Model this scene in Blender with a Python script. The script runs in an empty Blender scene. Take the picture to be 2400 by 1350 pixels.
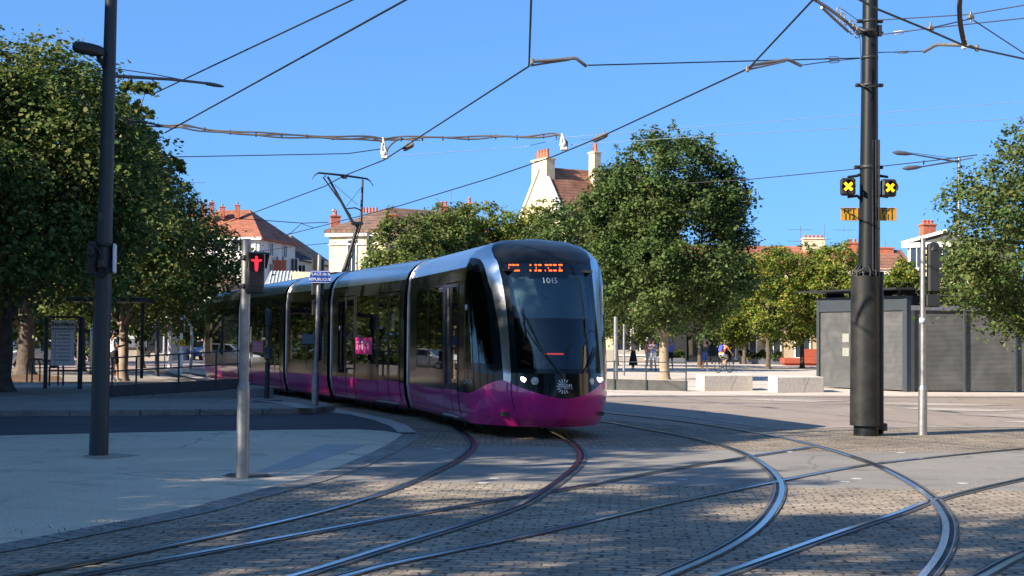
import bpy, bmesh, math, random
import numpy as np
from mathutils import Vector, Matrix, noise
random.seed(11); RNG = np.random.default_rng(11)
C = bpy.context.scene.collection
R = math.radians
# ------------------------------------------------------------------ camera
CAMH, F, W0, H0 = 1.55, 3467.0, 1200.0, 675.0
PITCH, ROLL = math.atan(126.5/F), R(0.5)
_f = Vector((0, math.cos(PITCH), math.sin(PITCH)))
_r0 = Vector((1, 0, 0)); _u0 = Vector((0, -math.sin(PITCH), math.cos(PITCH)))
_r = math.cos(ROLL)*_r0 + math.sin(ROLL)*_u0
_u = -math.sin(ROLL)*_r0 + math.cos(ROLL)*_u0
EYE = Vector((0, 0, CAMH))
def ray(px, py): return _f + (px-W0)/F*_r + (H0-py)/F*_u
def P(px, py, Y):                       # point of the place seen at that pixel, Y metres ahead
    d = ray(px, py); return EYE + d*(Y/d.y)
def G(px, py, z=0.0):                   # point at height z
    d = ray(px, py); return EYE + d*((z-CAMH)/d.z)
def px_per_m(Y): return F/Y
scene = bpy.context.scene
cd = bpy.data.cameras.new('camera'); cam = bpy.data.objects.new('camera', cd); C.objects.link(cam)
cd.sensor_width = 36.0; cd.lens = F*36.0/2400.0; cd.clip_end = 6000; cd.clip_start = 0.1
m = Matrix((( _r.x, _u.x, -_f.x, EYE.x), (_r.y, _u.y, -_f.y, EYE.y), (_r.z, _u.z, -_f.z, EYE.z), (0, 0, 0, 1)))
cam.matrix_world = m; scene.camera = cam
# ------------------------------------------------------------------ light
SUN_EL = R(29.0); SUN_AZ = math.atan2(-0.84, -0.54)     # towards the sun, from +Y
world = bpy.data.worlds.new('World'); scene.world = world; world.use_nodes = True
nt = world.node_tree; bg = nt.nodes['Background']
sky = nt.nodes.new('ShaderNodeTexSky'); sky.sky_type = 'NISHITA'; sky.sun_disc = False
sky.sun_elevation = SUN_EL; sky.sun_rotation = SUN_AZ
sky.air_density = 0.5; sky.dust_density = 0.9; sky.ozone_density = 6.0; sky.altitude = 0
gm = nt.nodes.new('ShaderNodeGamma'); gm.inputs[1].default_value = 0.5; nt.links.new(sky.outputs[0], gm.inputs[0])
tn = nt.nodes.new('ShaderNodeMix'); tn.data_type = 'RGBA'; tn.blend_type = 'MULTIPLY'; tn.inputs['Factor'].default_value = 1
tn.inputs['B'].default_value = (0.66, 1.20, 1.80, 1); nt.links.new(gm.outputs[0], tn.inputs['A'])
nt.links.new(tn.outputs['Result'], bg.inputs[0]); bg.inputs[1].default_value = 0.118
sd = bpy.data.lights.new('sun', 'SUN'); sun = bpy.data.objects.new('sun', sd); C.objects.link(sun)
sd.energy = 5.0; sd.angle = R(0.53); sd.color = (1.0, 0.87, 0.70)
tosun = Vector((math.sin(SUN_AZ)*math.cos(SUN_EL), math.cos(SUN_AZ)*math.cos(SUN_EL), math.sin(SUN_EL)))
sun.rotation_euler = tosun.to_track_quat('Z', 'Y').to_euler(); sun.location = tosun*80
vs = scene.view_settings; vs.view_transform = 'Standard'; vs.look = 'None'; vs.gamma = 1; vs.exposure = 1.3
scene.render.engine = 'CYCLES'
cy = scene.cycles; cy.max_bounces = 8; cy.diffuse_bounces = 3; cy.glossy_bounces = 4; cy.transparent_max_bounces = 12; cy.transmission_bounces = 4
cy.caustics_reflective = False; cy.caustics_refractive = False; cy.use_denoising = True
# ------------------------------------------------------------------ materials
MATS = {}
def mat(name, col, rough=0.6, metal=0.0, var=0.12, scale=6.0, bump=0.0, bscale=40.0, coat=0.0, spec=0.5, emit=None, es=0.0, col2=None, detail=6.0):
    if name in MATS: return MATS[name]
    m = bpy.data.materials.new(name); m.use_nodes = True; n = m.node_tree.nodes; l = m.node_tree.links
    b = n['Principled BSDF']; b.inputs['Roughness'].default_value = rough; b.inputs['Metallic'].default_value = metal
    b.inputs['Coat Weight'].default_value = coat; b.inputs['Coat Roughness'].default_value = 0.04; b.inputs['Specular IOR Level'].default_value = spec
    tc = n.new('ShaderNodeTexCoord')
    if var > 0:
        t = n.new('ShaderNodeTexNoise'); t.inputs['Scale'].default_value = scale; t.inputs['Detail'].default_value = detail; t.inputs['Roughness'].default_value = 0.6
        l.new(tc.outputs['Object'], t.inputs['Vector'])
        r = n.new('ShaderNodeValToRGB'); r.color_ramp.elements[0].position = 0.3; r.color_ramp.elements[1].position = 0.7
        c2 = col2 or tuple(min(1, c*(1+var)) for c in col); c1 = tuple(c*(1-var) for c in col) if col2 is None else col
        r.color_ramp.elements[0].color = (*c1, 1); r.color_ramp.elements[1].color = (*c2, 1)
        l.new(t.outputs['Fac'], r.inputs['Fac']); l.new(r.outputs['Color'], b.inputs['Base Color'])
    else: b.inputs['Base Color'].default_value = (*col, 1)
    if bump > 0:
        t2 = n.new('ShaderNodeTexNoise'); t2.inputs['Scale'].default_value = bscale; t2.inputs['Detail'].default_value = 4
        l.new(tc.outputs['Object'], t2.inputs['Vector'])
        bp = n.new('ShaderNodeBump'); bp.inputs['Strength'].default_value = bump; bp.inputs['Distance'].default_value = 0.02
        l.new(t2.outputs['Fac'], bp.inputs['Height']); l.new(bp.outputs['Normal'], b.inputs['Normal'])
    if emit: b.inputs['Emission Color'].default_value = (*emit, 1); b.inputs['Emission Strength'].default_value = es
    MATS[name] = m; return m
def ground_mat(name, c_lo, c_hi, grain=55.0, rough=0.85, bump=0.35, patch=None, spec=0.3, fine=0.25):
    """asphalt / concrete: broad patches, fine aggregate, hairline cracks"""
    m = bpy.data.materials.new(name); m.use_nodes = True; n = m.node_tree.nodes; l = m.node_tree.links
    b = n['Principled BSDF']; b.inputs['Roughness'].default_value = rough; b.inputs['Specular IOR Level'].default_value = spec
    tc = n.new('ShaderNodeTexCoord')
    a = n.new('ShaderNodeTexNoise'); a.inputs['Scale'].default_value = 0.35; a.inputs['Detail'].default_value = 8; a.inputs['Roughness'].default_value = 0.65
    g = n.new('ShaderNodeTexNoise'); g.inputs['Scale'].default_value = grain; g.inputs['Detail'].default_value = 3
    l.new(tc.outputs['Object'], a.inputs['Vector']); l.new(tc.outputs['Object'], g.inputs['Vector'])
    r = n.new('ShaderNodeValToRGB'); r.color_ramp.elements[0].position = 0.33; r.color_ramp.elements[1].position = 0.68
    r.color_ramp.elements[0].color = (*c_lo, 1); r.color_ramp.elements[1].color = (*c_hi, 1)
    l.new(a.outputs['Fac'], r.inputs['Fac'])
    mr = n.new('ShaderNodeMapRange'); mr.inputs['From Min'].default_value = 0.3; mr.inputs['From Max'].default_value = 0.7
    mr.inputs['To Min'].default_value = 1-fine; mr.inputs['To Max'].default_value = 1+fine
    l.new(g.outputs['Fac'], mr.inputs['Value'])
    mx = n.new('ShaderNodeMix'); mx.data_type = 'RGBA'; mx.blend_type = 'MULTIPLY'; mx.inputs['Factor'].default_value = 1
    l.new(r.outputs['Color'], mx.inputs['A']); l.new(mr.outputs['Result'], mx.inputs['B'])
    v = n.new('ShaderNodeTexVoronoi'); v.feature = 'DISTANCE_TO_EDGE'; v.inputs['Scale'].default_value = 0.22
    w = n.new('ShaderNodeTexNoise'); w.inputs['Scale'].default_value = 1.2; w.inputs['Detail'].default_value = 5
    l.new(tc.outputs['Object'], w.inputs['Vector'])
    ad = n.new('ShaderNodeMix'); ad.data_type = 'RGBA'; ad.blend_type = 'LINEAR_LIGHT'; ad.inputs['Factor'].default_value = 0.25
    l.new(tc.outputs['Object'], ad.inputs['A']); l.new(w.outputs['Color'], ad.inputs['B']); l.new(ad.outputs['Result'], v.inputs['Vector'])
    cr = n.new('ShaderNodeMapRange'); cr.inputs['From Min'].default_value = 0.0; cr.inputs['From Max'].default_value = 0.006
    cr.inputs['To Min'].default_value = 0.62; cr.inputs['To Max'].default_value = 1.0
    l.new(v.outputs['Distance'], cr.inputs['Value'])
    m2 = n.new('ShaderNodeMix'); m2.data_type = 'RGBA'; m2.blend_type = 'MULTIPLY'; m2.inputs['Factor'].default_value = 1
    l.new(mx.outputs['Result'], m2.inputs['A']); l.new(cr.outputs['Result'], m2.inputs['B'])
    st = n.new('ShaderNodeTexNoise'); st.inputs['Scale'].default_value = 1.7; st.inputs['Detail'].default_value = 5; st.inputs['Distortion'].default_value = .8; l.new(tc.outputs['Object'], st.inputs['Vector'])
    sr = n.new('ShaderNodeMapRange'); sr.inputs['From Min'].default_value = .56; sr.inputs['From Max'].default_value = .70; sr.inputs['To Min'].default_value = 1.0; sr.inputs['To Max'].default_value = .74; l.new(st.outputs['Fac'], sr.inputs['Value'])
    sp = n.new('ShaderNodeTexVoronoi'); sp.inputs['Scale'].default_value = 3.2; l.new(tc.outputs['Object'], sp.inputs['Vector'])
    s2 = n.new('ShaderNodeMapRange'); s2.inputs['From Min'].default_value = .045; s2.inputs['From Max'].default_value = .07; s2.inputs['To Min'].default_value = .62; s2.inputs['To Max'].default_value = 1.0; l.new(sp.outputs['Distance'], s2.inputs['Value'])
    ms = n.new('ShaderNodeMath'); ms.operation = 'MULTIPLY'; l.new(sr.outputs['Result'], ms.inputs[0]); l.new(s2.outputs['Result'], ms.inputs[1])
    m3 = n.new('ShaderNodeMix'); m3.data_type = 'RGBA'; m3.blend_type = 'MULTIPLY'; m3.inputs['Factor'].default_value = 1
    l.new(m2.outputs['Result'], m3.inputs['A']); l.new(ms.outputs['Value'], m3.inputs['B']); l.new(m3.outputs['Result'], b.inputs['Base Color'])
    bp = n.new('ShaderNodeBump'); bp.inputs['Strength'].default_value = bump; bp.inputs['Distance'].default_value = 0.01
    l.new(g.outputs['Fac'], bp.inputs['Height']); l.new(bp.outputs['Normal'], b.inputs['Normal'])
    MATS[name] = m; return m
def sett_mat(name, c1, c2, cj, bw=0.27, rh=0.17, rot=0.0, bump=0.9):
    m = bpy.data.materials.new(name); m.use_nodes = True; n = m.node_tree.nodes; l = m.node_tree.links
    b = n['Principled BSDF']; b.inputs['Roughness'].default_value = 0.8; b.inputs['Specular IOR Level'].default_value = 0.35
    tc = n.new('ShaderNodeTexCoord')
    wn = n.new('ShaderNodeTexNoise'); wn.inputs['Scale'].default_value = 1.6; wn.inputs['Detail'].default_value = 4
    l.new(tc.outputs['Object'], wn.inputs['Vector'])
    ad = n.new('ShaderNodeMix'); ad.data_type = 'RGBA'; ad.blend_type = 'LINEAR_LIGHT'; ad.inputs['Factor'].default_value = 0.075
    l.new(tc.outputs['Object'], ad.inputs['A']); l.new(wn.outputs['Color'], ad.inputs['B'])
    mp = n.new('ShaderNodeMapping'); mp.inputs['Rotation'].default_value = (0, 0, rot); l.new(ad.outputs['Result'], mp.inputs['Vector'])
    def brick(mort, smooth):
        t = n.new('ShaderNodeTexBrick'); t.inputs['Scale'].default_value = 1.0; t.inputs['Mortar Size'].default_value = mort; t.inputs['Mortar Smooth'].default_value = smooth
        t.inputs['Brick Width'].default_value = bw; t.inputs['Row Height'].default_value = rh
        t.inputs['Color1'].default_value = (*c1, 1); t.inputs['Color2'].default_value = (*c2, 1); t.inputs['Mortar'].default_value = (*cj, 1)
        l.new(mp.outputs['Vector'], t.inputs['Vector']); return t
    t = brick(0.011, 0.6)
    # joints that have lost their filling show darker, in scattered runs
    jn = n.new('ShaderNodeTexNoise'); jn.inputs['Scale'].default_value = 2.6; jn.inputs['Detail'].default_value = 3; l.new(tc.outputs['Object'], jn.inputs['Vector'])
    jr = n.new('ShaderNodeMapRange'); jr.inputs['From Min'].default_value = 0.53; jr.inputs['From Max'].default_value = 0.72; l.new(jn.outputs['Fac'], jr.inputs['Value'])
    t2 = brick(0.020, 0.3)
    ml = n.new('ShaderNodeMath'); ml.operation = 'MULTIPLY'; l.new(t2.outputs['Fac'], ml.inputs[0]); l.new(jr.outputs['Result'], ml.inputs[1])
    dk = n.new('ShaderNodeMix'); dk.data_type = 'RGBA'; dk.inputs['B'].default_value = (0.022, 0.02, 0.017, 1)
    l.new(ml.outputs['Value'], dk.inputs['Factor']); l.new(t.outputs['Color'], dk.inputs['A'])
    a = n.new('ShaderNodeTexNoise'); a.inputs['Scale'].default_value = 0.6; a.inputs['Detail'].default_value = 9; a.inputs['Roughness'].default_value = 0.7
    l.new(tc.outputs['Object'], a.inputs['Vector'])
    mr = n.new('ShaderNodeMapRange'); mr.inputs['From Min'].default_value = 0.3; mr.inputs['From Max'].default_value = 0.7; mr.inputs['To Min'].default_value = 0.68; mr.inputs['To Max'].default_value = 1.3
    l.new(a.outputs['Fac'], mr.inputs['Value'])
    g = n.new('ShaderNodeTexNoise'); g.inputs['Scale'].default_value = 26; g.inputs['Detail'].default_value = 5; l.new(tc.outputs['Object'], g.inputs['Vector'])
    mg = n.new('ShaderNodeMapRange'); mg.inputs['From Min'].default_value = 0.3; mg.inputs['From Max'].default_value = 0.7; mg.inputs['To Min'].default_value = 0.65; mg.inputs['To Max'].default_value = 1.35
    l.new(g.outputs['Fac'], mg.inputs['Value'])
    mm = n.new('ShaderNodeMath'); mm.operation = 'MULTIPLY'; l.new(mr.outputs['Result'], mm.inputs[0]); l.new(mg.outputs['Result'], mm.inputs[1])
    mx = n.new('ShaderNodeMix'); mx.data_type = 'RGBA'; mx.blend_type = 'MULTIPLY'; mx.inputs['Factor'].default_value = 1
    l.new(dk.outputs['Result'], mx.inputs['A']); l.new(mm.outputs['Value'], mx.inputs['B']); l.new(mx.outputs['Result'], b.inputs['Base Color'])
    sm = n.new('ShaderNodeMath'); sm.operation = 'MULTIPLY_ADD'; sm.inputs[1].default_value = -1.0; l.new(t.outputs['Fac'], sm.inputs[0]); 
    g2 = n.new('ShaderNodeMath'); g2.operation = 'MULTIPLY'; g2.inputs[1].default_value = 0.7; l.new(g.outputs['Fac'], g2.inputs[0]); l.new(g2.outputs['Value'], sm.inputs[2])
    sm2 = n.new('ShaderNodeMath'); sm2.operation = 'MULTIPLY_ADD'; sm2.inputs[1].default_value = -1.3; l.new(ml.outputs['Value'], sm2.inputs[0]); l.new(sm.outputs['Value'], sm2.inputs[2])
    bp = n.new('ShaderNodeBump'); bp.inputs['Strength'].default_value = bump; bp.inputs['Distance'].default_value = 0.02
    l.new(sm2.outputs['Value'], bp.inputs['Height']); l.new(bp.outputs['Normal'], b.inputs['Normal'])
    MATS[name] = m; return m
def tile_mat(name, c1, c2, cj, rh=0.28, bw=0.24):
    """roof tiles: courses by height (z) and columns along the slope"""
    m = bpy.data.materials.new(name); m.use_nodes = True; n = m.node_tree.nodes; l = m.node_tree.links
    b = n['Principled BSDF']; b.inputs['Roughness'].default_value = 0.85
    tc = n.new('ShaderNodeTexCoord'); sp = n.new('ShaderNodeSeparateXYZ'); l.new(tc.outputs['Object'], sp.inputs[0])
    ad = n.new('ShaderNodeMath'); ad.operation = 'ADD'; l.new(sp.outputs['X'], ad.inputs[0]); l.new(sp.outputs['Y'], ad.inputs[1])
    cb = n.new('ShaderNodeCombineXYZ'); l.new(ad.outputs[0], cb.inputs['X']); l.new(sp.outputs['Z'], cb.inputs['Y'])
    t = n.new('ShaderNodeTexBrick'); t.inputs['Scale'].default_value = 1; t.inputs['Mortar Size'].default_value = 0.03; t.inputs['Brick Width'].default_value = bw; t.inputs['Row Height'].default_value = rh
    t.inputs['Color1'].default_value = (*c1, 1); t.inputs['Color2'].default_value = (*c2, 1); t.inputs['Mortar'].default_value = (*cj, 1)
    l.new(cb.outputs[0], t.inputs['Vector'])
    a = n.new('ShaderNodeTexNoise'); a.inputs['Scale'].default_value = 0.9; a.inputs['Detail'].default_value = 8; l.new(tc.outputs['Object'], a.inputs['Vector'])
    mr = n.new('ShaderNodeMapRange'); mr.inputs['From Min'].default_value = 0.3; mr.inputs['From Max'].default_value = 0.7; mr.inputs['To Min'].default_value = 0.6; mr.inputs['To Max'].default_value = 1.25; l.new(a.outputs['Fac'], mr.inputs['Value'])
    mx = n.new('ShaderNodeMix'); mx.data_type = 'RGBA'; mx.blend_type = 'MULTIPLY'; mx.inputs['Factor'].default_value = 1
    l.new(t.outputs['Color'], mx.inputs['A']); l.new(mr.outputs['Result'], mx.inputs['B']); l.new(mx.outputs['Result'], b.inputs['Base Color'])
    bp = n.new('ShaderNodeBump'); bp.inputs['Strength'].default_value = 0.6; bp.inputs['Distance'].default_value = 0.05; bp.invert = True
    l.new(t.outputs['Fac'], bp.inputs['Height']); l.new(bp.outputs['Normal'], b.inputs['Normal'])
    MATS[name] = m; return m
def glass_mat(name, tint, gloss=0.12, rough=0.02):
    m = bpy.data.materials.new(name); m.use_nodes = True; n = m.node_tree.nodes; l = m.node_tree.links
    for x in list(n):
        if x.type == 'BSDF_PRINCIPLED': n.remove(x)
    out = n['Material Output']; tr = n.new('ShaderNodeBsdfTransparent'); tr.inputs[0].default_value = (*tint, 1)
    gl = n.new('ShaderNodeBsdfGlossy'); gl.inputs['Roughness'].default_value = rough; gl.inputs['Color'].default_value = (0.9, 0.95, 1, 1)
    fr = n.new('ShaderNodeFresnel'); fr.inputs['IOR'].default_value = 1.5
    ad = n.new('ShaderNodeMath'); ad.operation = 'MULTIPLY_ADD'; ad.inputs[1].default_value = 1.0; ad.inputs[2].default_value = gloss; l.new(fr.outputs[0], ad.inputs[0])
    mx = n.new('ShaderNodeMixShader'); l.new(ad.outputs[0], mx.inputs[0]); l.new(tr.outputs[0], mx.inputs[1]); l.new(gl.outputs[0], mx.inputs[2])
    l.new(mx.outputs[0], out.inputs['Surface']); MATS[name] = m; return m
def leaf_mat(name, cols, trans=0.3):
    m = bpy.data.materials.new(name); m.use_nodes = True; n = m.node_tree.nodes; l = m.node_tree.links
    b = n['Principled BSDF']; b.inputs['Roughness'].default_value = 0.6; b.inputs['Specular IOR Level'].default_value = 0.2
    g = n.new('ShaderNodeNewGeometry'); r = n.new('ShaderNodeValToRGB')
    while len(r.color_ramp.elements) < len(cols): r.color_ramp.elements.new(0.5)
    for i, c in enumerate(cols):
        r.color_ramp.elements[i].position = i/(len(cols)-1); r.color_ramp.elements[i].color = (*c, 1)
    l.new(g.outputs['Random Per Island'], r.inputs['Fac'])
    tc = n.new('ShaderNodeTexCoord'); a = n.new('ShaderNodeTexNoise'); a.inputs['Scale'].default_value = 0.7; a.inputs['Detail'].default_value = 3
    l.new(tc.outputs['Object'], a.inputs['Vector'])
    hs = n.new('ShaderNodeHueSaturation'); l.new(r.outputs['Color'], hs.inputs['Color'])
    mr = n.new('ShaderNodeMapRange'); mr.inputs['From Min'].default_value = 0.35; mr.inputs['From Max'].default_value = 0.65; mr.inputs['To Min'].default_value = 0.478; mr.inputs['To Max'].default_value = 0.512
    l.new(a.outputs['Fac'], mr.inputs['Value']); l.new(mr.outputs['Result'], hs.inputs['Hue'])
    l.new(hs.outputs['Color'], b.inputs['Base Color'])
    t = n.new('ShaderNodeBsdfTranslucent'); l.new(hs.outputs['Color'], t.inputs['Color'])
    mx = n.new('ShaderNodeMixShader'); mx.inputs[0].default_value = trans
    l.new(b.outputs[0], mx.inputs[1]); l.new(t.outputs[0], mx.inputs[2]); l.new(mx.outputs[0], n['Material Output'].inputs['Surface'])
    MATS[name] = m; return m
# ------------------------------------------------------------------ mesh helpers
ORIG = {}
class MB:
    def __init__(s): s.v = []; s.f = []; s.m = []; s.sm = []
    def add(s, vs, fs, mi=0, smooth=False):
        o = len(s.v); s.v += [tuple(v) for v in vs]
        for f in fs: s.f.append([i+o for i in f]); s.m.append(mi); s.sm.append(smooth)
        return s
    def box(s, c, size, rz=0, mi=0, bev=0.0, ax=None):
        """box centred at c; ax = (x,y,z) axis vectors or rz about z; a bevel as chamfered edges"""
        hx, hy, hz = size[0]/2, size[1]/2, size[2]/2
        if ax is None: ax = (Vector((math.cos(rz), math.sin(rz), 0)), Vector((-math.sin(rz), math.cos(rz), 0)), Vector((0, 0, 1)))
        c = Vector(c)
        def T(x, y, z): return c + ax[0]*x + ax[1]*y + ax[2]*z
        if bev <= 0:
            vs = [T(x, y, z) for z in (-hz, hz) for y in (-hy, hy) for x in (-hx, hx)]
            return s.add(vs, [(0, 2, 3, 1), (4, 5, 7, 6), (0, 1, 5, 4), (2, 6, 7, 3), (0, 4, 6, 2), (1, 3, 7, 5)], mi)
        b = min(bev, hx*.9, hy*.9, hz*.9); vs = []; idx = {}
        for sx in (-1, 1):
            for sy in (-1, 1):
                for sz in (-1, 1):
                    idx[sx, sy, sz] = len(vs)
                    vs += [T(sx*hx, sy*(hy-b), sz*(hz-b)), T(sx*(hx-b), sy*hy, sz*(hz-b)), T(sx*(hx-b), sy*(hy-b), sz*hz)]
        fs = []
        I = lambda k, a: idx[k]+a
        for sg in (-1, 1):
            q = [(sg, -1, -1), (sg, 1, -1), (sg, 1, 1), (sg, -1, 1)]; f = [I(k, 0) for k in q]; fs.append(f if sg > 0 else f[::-1])
            q = [(-1, sg, -1), (-1, sg, 1), (1, sg, 1), (1, sg, -1)]; f = [I(k, 1) for k in q]; fs.append(f if sg > 0 else f[::-1])
            q = [(-1, -1, sg), (1, -1, sg), (1, 1, sg), (-1, 1, sg)]; f = [I(k, 2) for k in q]; fs.append(f if sg > 0 else f[::-1])
        for sx in (-1, 1):
            for sy in (-1, 1):
                f = [I((sx, sy, -1), 0), I((sx, sy, -1), 1), I((sx, sy, 1), 1), I((sx, sy, 1), 0)]; fs.append(f if sx*sy > 0 else f[::-1])
            for sz in (-1, 1):
                f = [I((sx, -1, sz), 0), I((sx, 1, sz), 0), I((sx, 1, sz), 2), I((sx, -1, sz), 2)]; fs.append(f if sx*sz > 0 else f[::-1])
        for sy in (-1, 1):
            for sz in (-1, 1):
                f = [I((-1, sy, sz), 1), I((-1, sy, sz), 2), I((1, sy, sz), 2), I((1, sy, sz), 1)]; fs.append(f if sy*sz > 0 else f[::-1])
        for k in idx:
            f = [I(k, 0), I(k, 1), I(k, 2)]; fs.append(f if k[0]*k[1]*k[2] > 0 else f[::-1])
        return s.add(vs, fs, mi)
    def tube(s, pts, r, n=8, mi=0, caps=True, smooth=True):
        pts = [Vector(p) for p in pts]; rs = r if isinstance(r, (list, tuple)) else [r]*len(pts)
        vs = []; prev = None
        for i, p in enumerate(pts):
            d = (pts[min(i+1, len(pts)-1)]-pts[max(i-1, 0)]).normalized()
            if prev is None:
                up = Vector((0, 0, 1)) if abs(d.z) < 0.9 else Vector((1, 0, 0)); a = d.cross(up).normalized()
            else: a = (prev - d*prev.dot(d)).normalized()
            prev = a; b = d.cross(a)
            for k in range(n):
                t = 2*math.pi*k/n; vs.append(p + (a*math.cos(t)+b*math.sin(t))*rs[i])
        fs = []
        for i in range(len(pts)-1):
            for k in range(n):
                k2 = (k+1) % n; fs.append((i*n+k, (i+1)*n+k, (i+1)*n+k2, i*n+k2))
        s.add(vs, fs, mi, smooth)
        if caps: s.add(vs[:n], [list(range(n))], mi); s.add(vs[-n:], [list(range(n))[::-1]], mi)
        return s
    def lathe(s, prof, c=(0, 0, 0), n=20, mi=0, axis=None, smooth=True):
        """prof = [(radius, height)]"""
        c = Vector(c); z = (axis or Vector((0, 0, 1))).normalized(); x = z.orthogonal().normalized(); y = z.cross(x)
        vs = [c + z*h + (x*math.cos(2*math.pi*k/n)+y*math.sin(2*math.pi*k/n))*r for r, h in prof for k in range(n)]
        fs = [(i*n+k, i*n+(k+1) % n, (i+1)*n+(k+1) % n, (i+1)*n+k) for i in range(len(prof)-1) for k in range(n)]
        s.add(vs, fs, mi, smooth)
        if prof[0][0] > 1e-4: s.add(vs[:n], [list(range(n))[::-1]], mi)
        if prof[-1][0] > 1e-4: s.add(vs[-n:], [list(range(n))], mi)
        return s
    def prism(s, poly, z0, z1, mi=0):
        """vertical prism over a 2-D outline (any winding)"""
        a = sum(poly[i][0]*poly[(i+1) % len(poly)][1]-poly[(i+1) % len(poly)][0]*poly[i][1] for i in range(len(poly)))
        if a < 0: poly = poly[::-1]
        n = len(poly); vs = [(p[0], p[1], z0) for p in poly]+[(p[0], p[1], z1) for p in poly]
        return s.add(vs, [list(range(n))[::-1], list(range(n, 2*n))]+[(i, (i+1) % n, n+(i+1) % n, n+i) for i in range(n)], mi)
    def sheet(s, poly, z, mi=0):
        a = sum(poly[i][0]*poly[(i+1) % len(poly)][1]-poly[(i+1) % len(poly)][0]*poly[i][1] for i in range(len(poly)))
        if a < 0: poly = poly[::-1]
        return s.add([(p[0], p[1], z) for p in poly], [list(range(len(poly)))], mi)
    def extr(s, poly3, d, mi=0):
        """planar 3-D outline swept by vector d"""
        n = len(poly3); d = Vector(d); a = [Vector(p) for p in poly3]; nn = (a[1]-a[0]).cross(a[2]-a[1])
        nn = sum(((a[i]-a[0]).cross(a[(i+1) % n]-a[0]) for i in range(n)), Vector())
        if nn.dot(d) > 0: a = a[::-1]
        vs = a+[p+d for p in a]
        return s.add(vs, [list(range(n)), list(range(n, 2*n))[::-1]]+[(i, n+i, n+(i+1) % n, (i+1) % n) for i in range(n)], mi)
    def strip(s, path, off0, off1, z0, z1=None, mi=0):
        """flat ribbon along a ground path between two lateral offsets"""
        vs = []
        for i, p in enumerate(path):
            d = Vector(path[min(i+1, len(path)-1)][:2])-Vector(path[max(i-1, 0)][:2]); d.normalize(); nx, ny = d.y, -d.x
            vs += [(p[0]+nx*off0, p[1]+ny*off0, z0), (p[0]+nx*off1, p[1]+ny*off1, z0 if z1 is None else z1)]
        k = 1 if off1 < off0 else -1
        return s.add(vs, [(2*i, 2*i+2, 2*i+3, 2*i+1)[::-k] for i in range(len(path)-1)], mi)
    def sphere(s, c, r, n=12, mi=0, sc=(1, 1, 1)):
        c = Vector(c); prof = []; vs = []
        m = n//2+1
        for i in range(m+1):
            t = math.pi*i/m
            for k in range(n): vs.append(c+Vector((sc[0]*r*math.sin(t)*math.cos(2*math.pi*k/n), sc[1]*r*math.sin(t)*math.sin(2*math.pi*k/n), -sc[2]*r*math.cos(t))))
        return s.add(vs, [(i*n+k, i*n+(k+1) % n, (i+1)*n+(k+1) % n, (i+1)*n+k) for i in range(m) for k in range(n)], mi, True)
    def build(s, name, mats, parent=None, loc=None):
        me = bpy.data.meshes.new(name); o0 = ORIG.get(parent.name, Vector()) if parent else Vector(loc or (0, 0, 0))
        me.from_pydata([(v[0]-o0.x, v[1]-o0.y, v[2]-o0.z) for v in s.v], [], s.f)
        if not isinstance(mats, (list, tuple)): mats = [mats]
        for m in mats: me.materials.append(m)
        me.polygons.foreach_set('material_index', s.m); me.polygons.foreach_set('use_smooth', s.sm); me.update()
        o = bpy.data.objects.new(name, me); C.objects.link(o)
        if parent: o.parent = parent
        else: o.location = o0
        ORIG[o.name] = o0.copy(); return o
def tag(o, label=None, cat=None, group=None, kind=None):
    if label: o['label'] = label
    if cat: o['category'] = cat
    if group: o['group'] = group
    if kind: o['kind'] = kind
    return o
def thing(name, loc, label, cat, group=None):
    o = bpy.data.objects.new(name, None); C.objects.link(o); o.location = loc; o.empty_display_size = 0.2
    ORIG[o.name] = Vector(loc); return tag(o, label, cat, group)
def kids(o): return [c for c in bpy.data.objects if c.parent is o]
def copy_tree(o, loc=None, rz=None, sc=None, label=None, parent=None):
    c = o.copy(); C.objects.link(c)
    if parent: c.parent = parent
    if loc is not None: c.location = loc
    if rz is not None: c.rotation_euler = (0, 0, rz)
    if sc is not None: c.scale = (sc, sc, sc) if isinstance(sc, (int, float)) else sc
    if label: c['label'] = label
    for k in kids(o): copy_tree(k, parent=c)
    return c
def crv(pts, n=8):
    """Catmull-Rom through the points"""
    pts = [Vector(p) for p in pts]; out = []
    q = [pts[0]*2-pts[1]]+pts+[pts[-1]*2-pts[-2]]
    for i in range(1, len(q)-2):
        for k in range(n):
            t = k/n; a, b, c, d = q[i-1], q[i], q[i+1], q[i+2]
            out.append(0.5*((2*b)+(c-a)*t+(2*a-5*b+4*c-d)*t*t+(3*b-a-3*c+d)*t**3))
    out.append(pts[-1]); return out
def text_geo(s, size=1.0, extr=0.0, align='CENTER', bold=0.0, sx=1.0):
    cu = bpy.data.curves.new('t', 'FONT'); cu.body = s; cu.size = size; cu.align_x = align; cu.align_y = 'CENTER'; cu.extrude = extr; cu.offset = bold; cu.resolution_u = 3
    o = bpy.data.objects.new('t', cu); C.objects.link(o); dg = bpy.context.evaluated_depsgraph_get(); dg.update()
    me = bpy.data.meshes.new_from_object(o.evaluated_get(dg)); vs = [Vector((v.co.x*sx, v.co.y, v.co.z)) for v in me.vertices]; fs = [list(p.vertices) for p in me.polygons]
    bpy.data.objects.remove(o); bpy.data.meshes.remove(me); bpy.data.curves.remove(cu); return vs, fs
def put_text(mb, s, c, right, up, size, bold=0.0, mi=0, sx=1.0, off=0.004, align='CENTER'):
    """flat lettering on a board: c centre, right/up axes of the board"""
    right = Vector(right).normalized(); up = Vector(up).normalized(); nn = right.cross(up)
    vs, fs = text_geo(s, size, 0, align, bold, sx); c = Vector(c)
    mb.add([c+right*v.x+up*v.y+nn*off for v in vs], fs, mi); return mb
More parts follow.
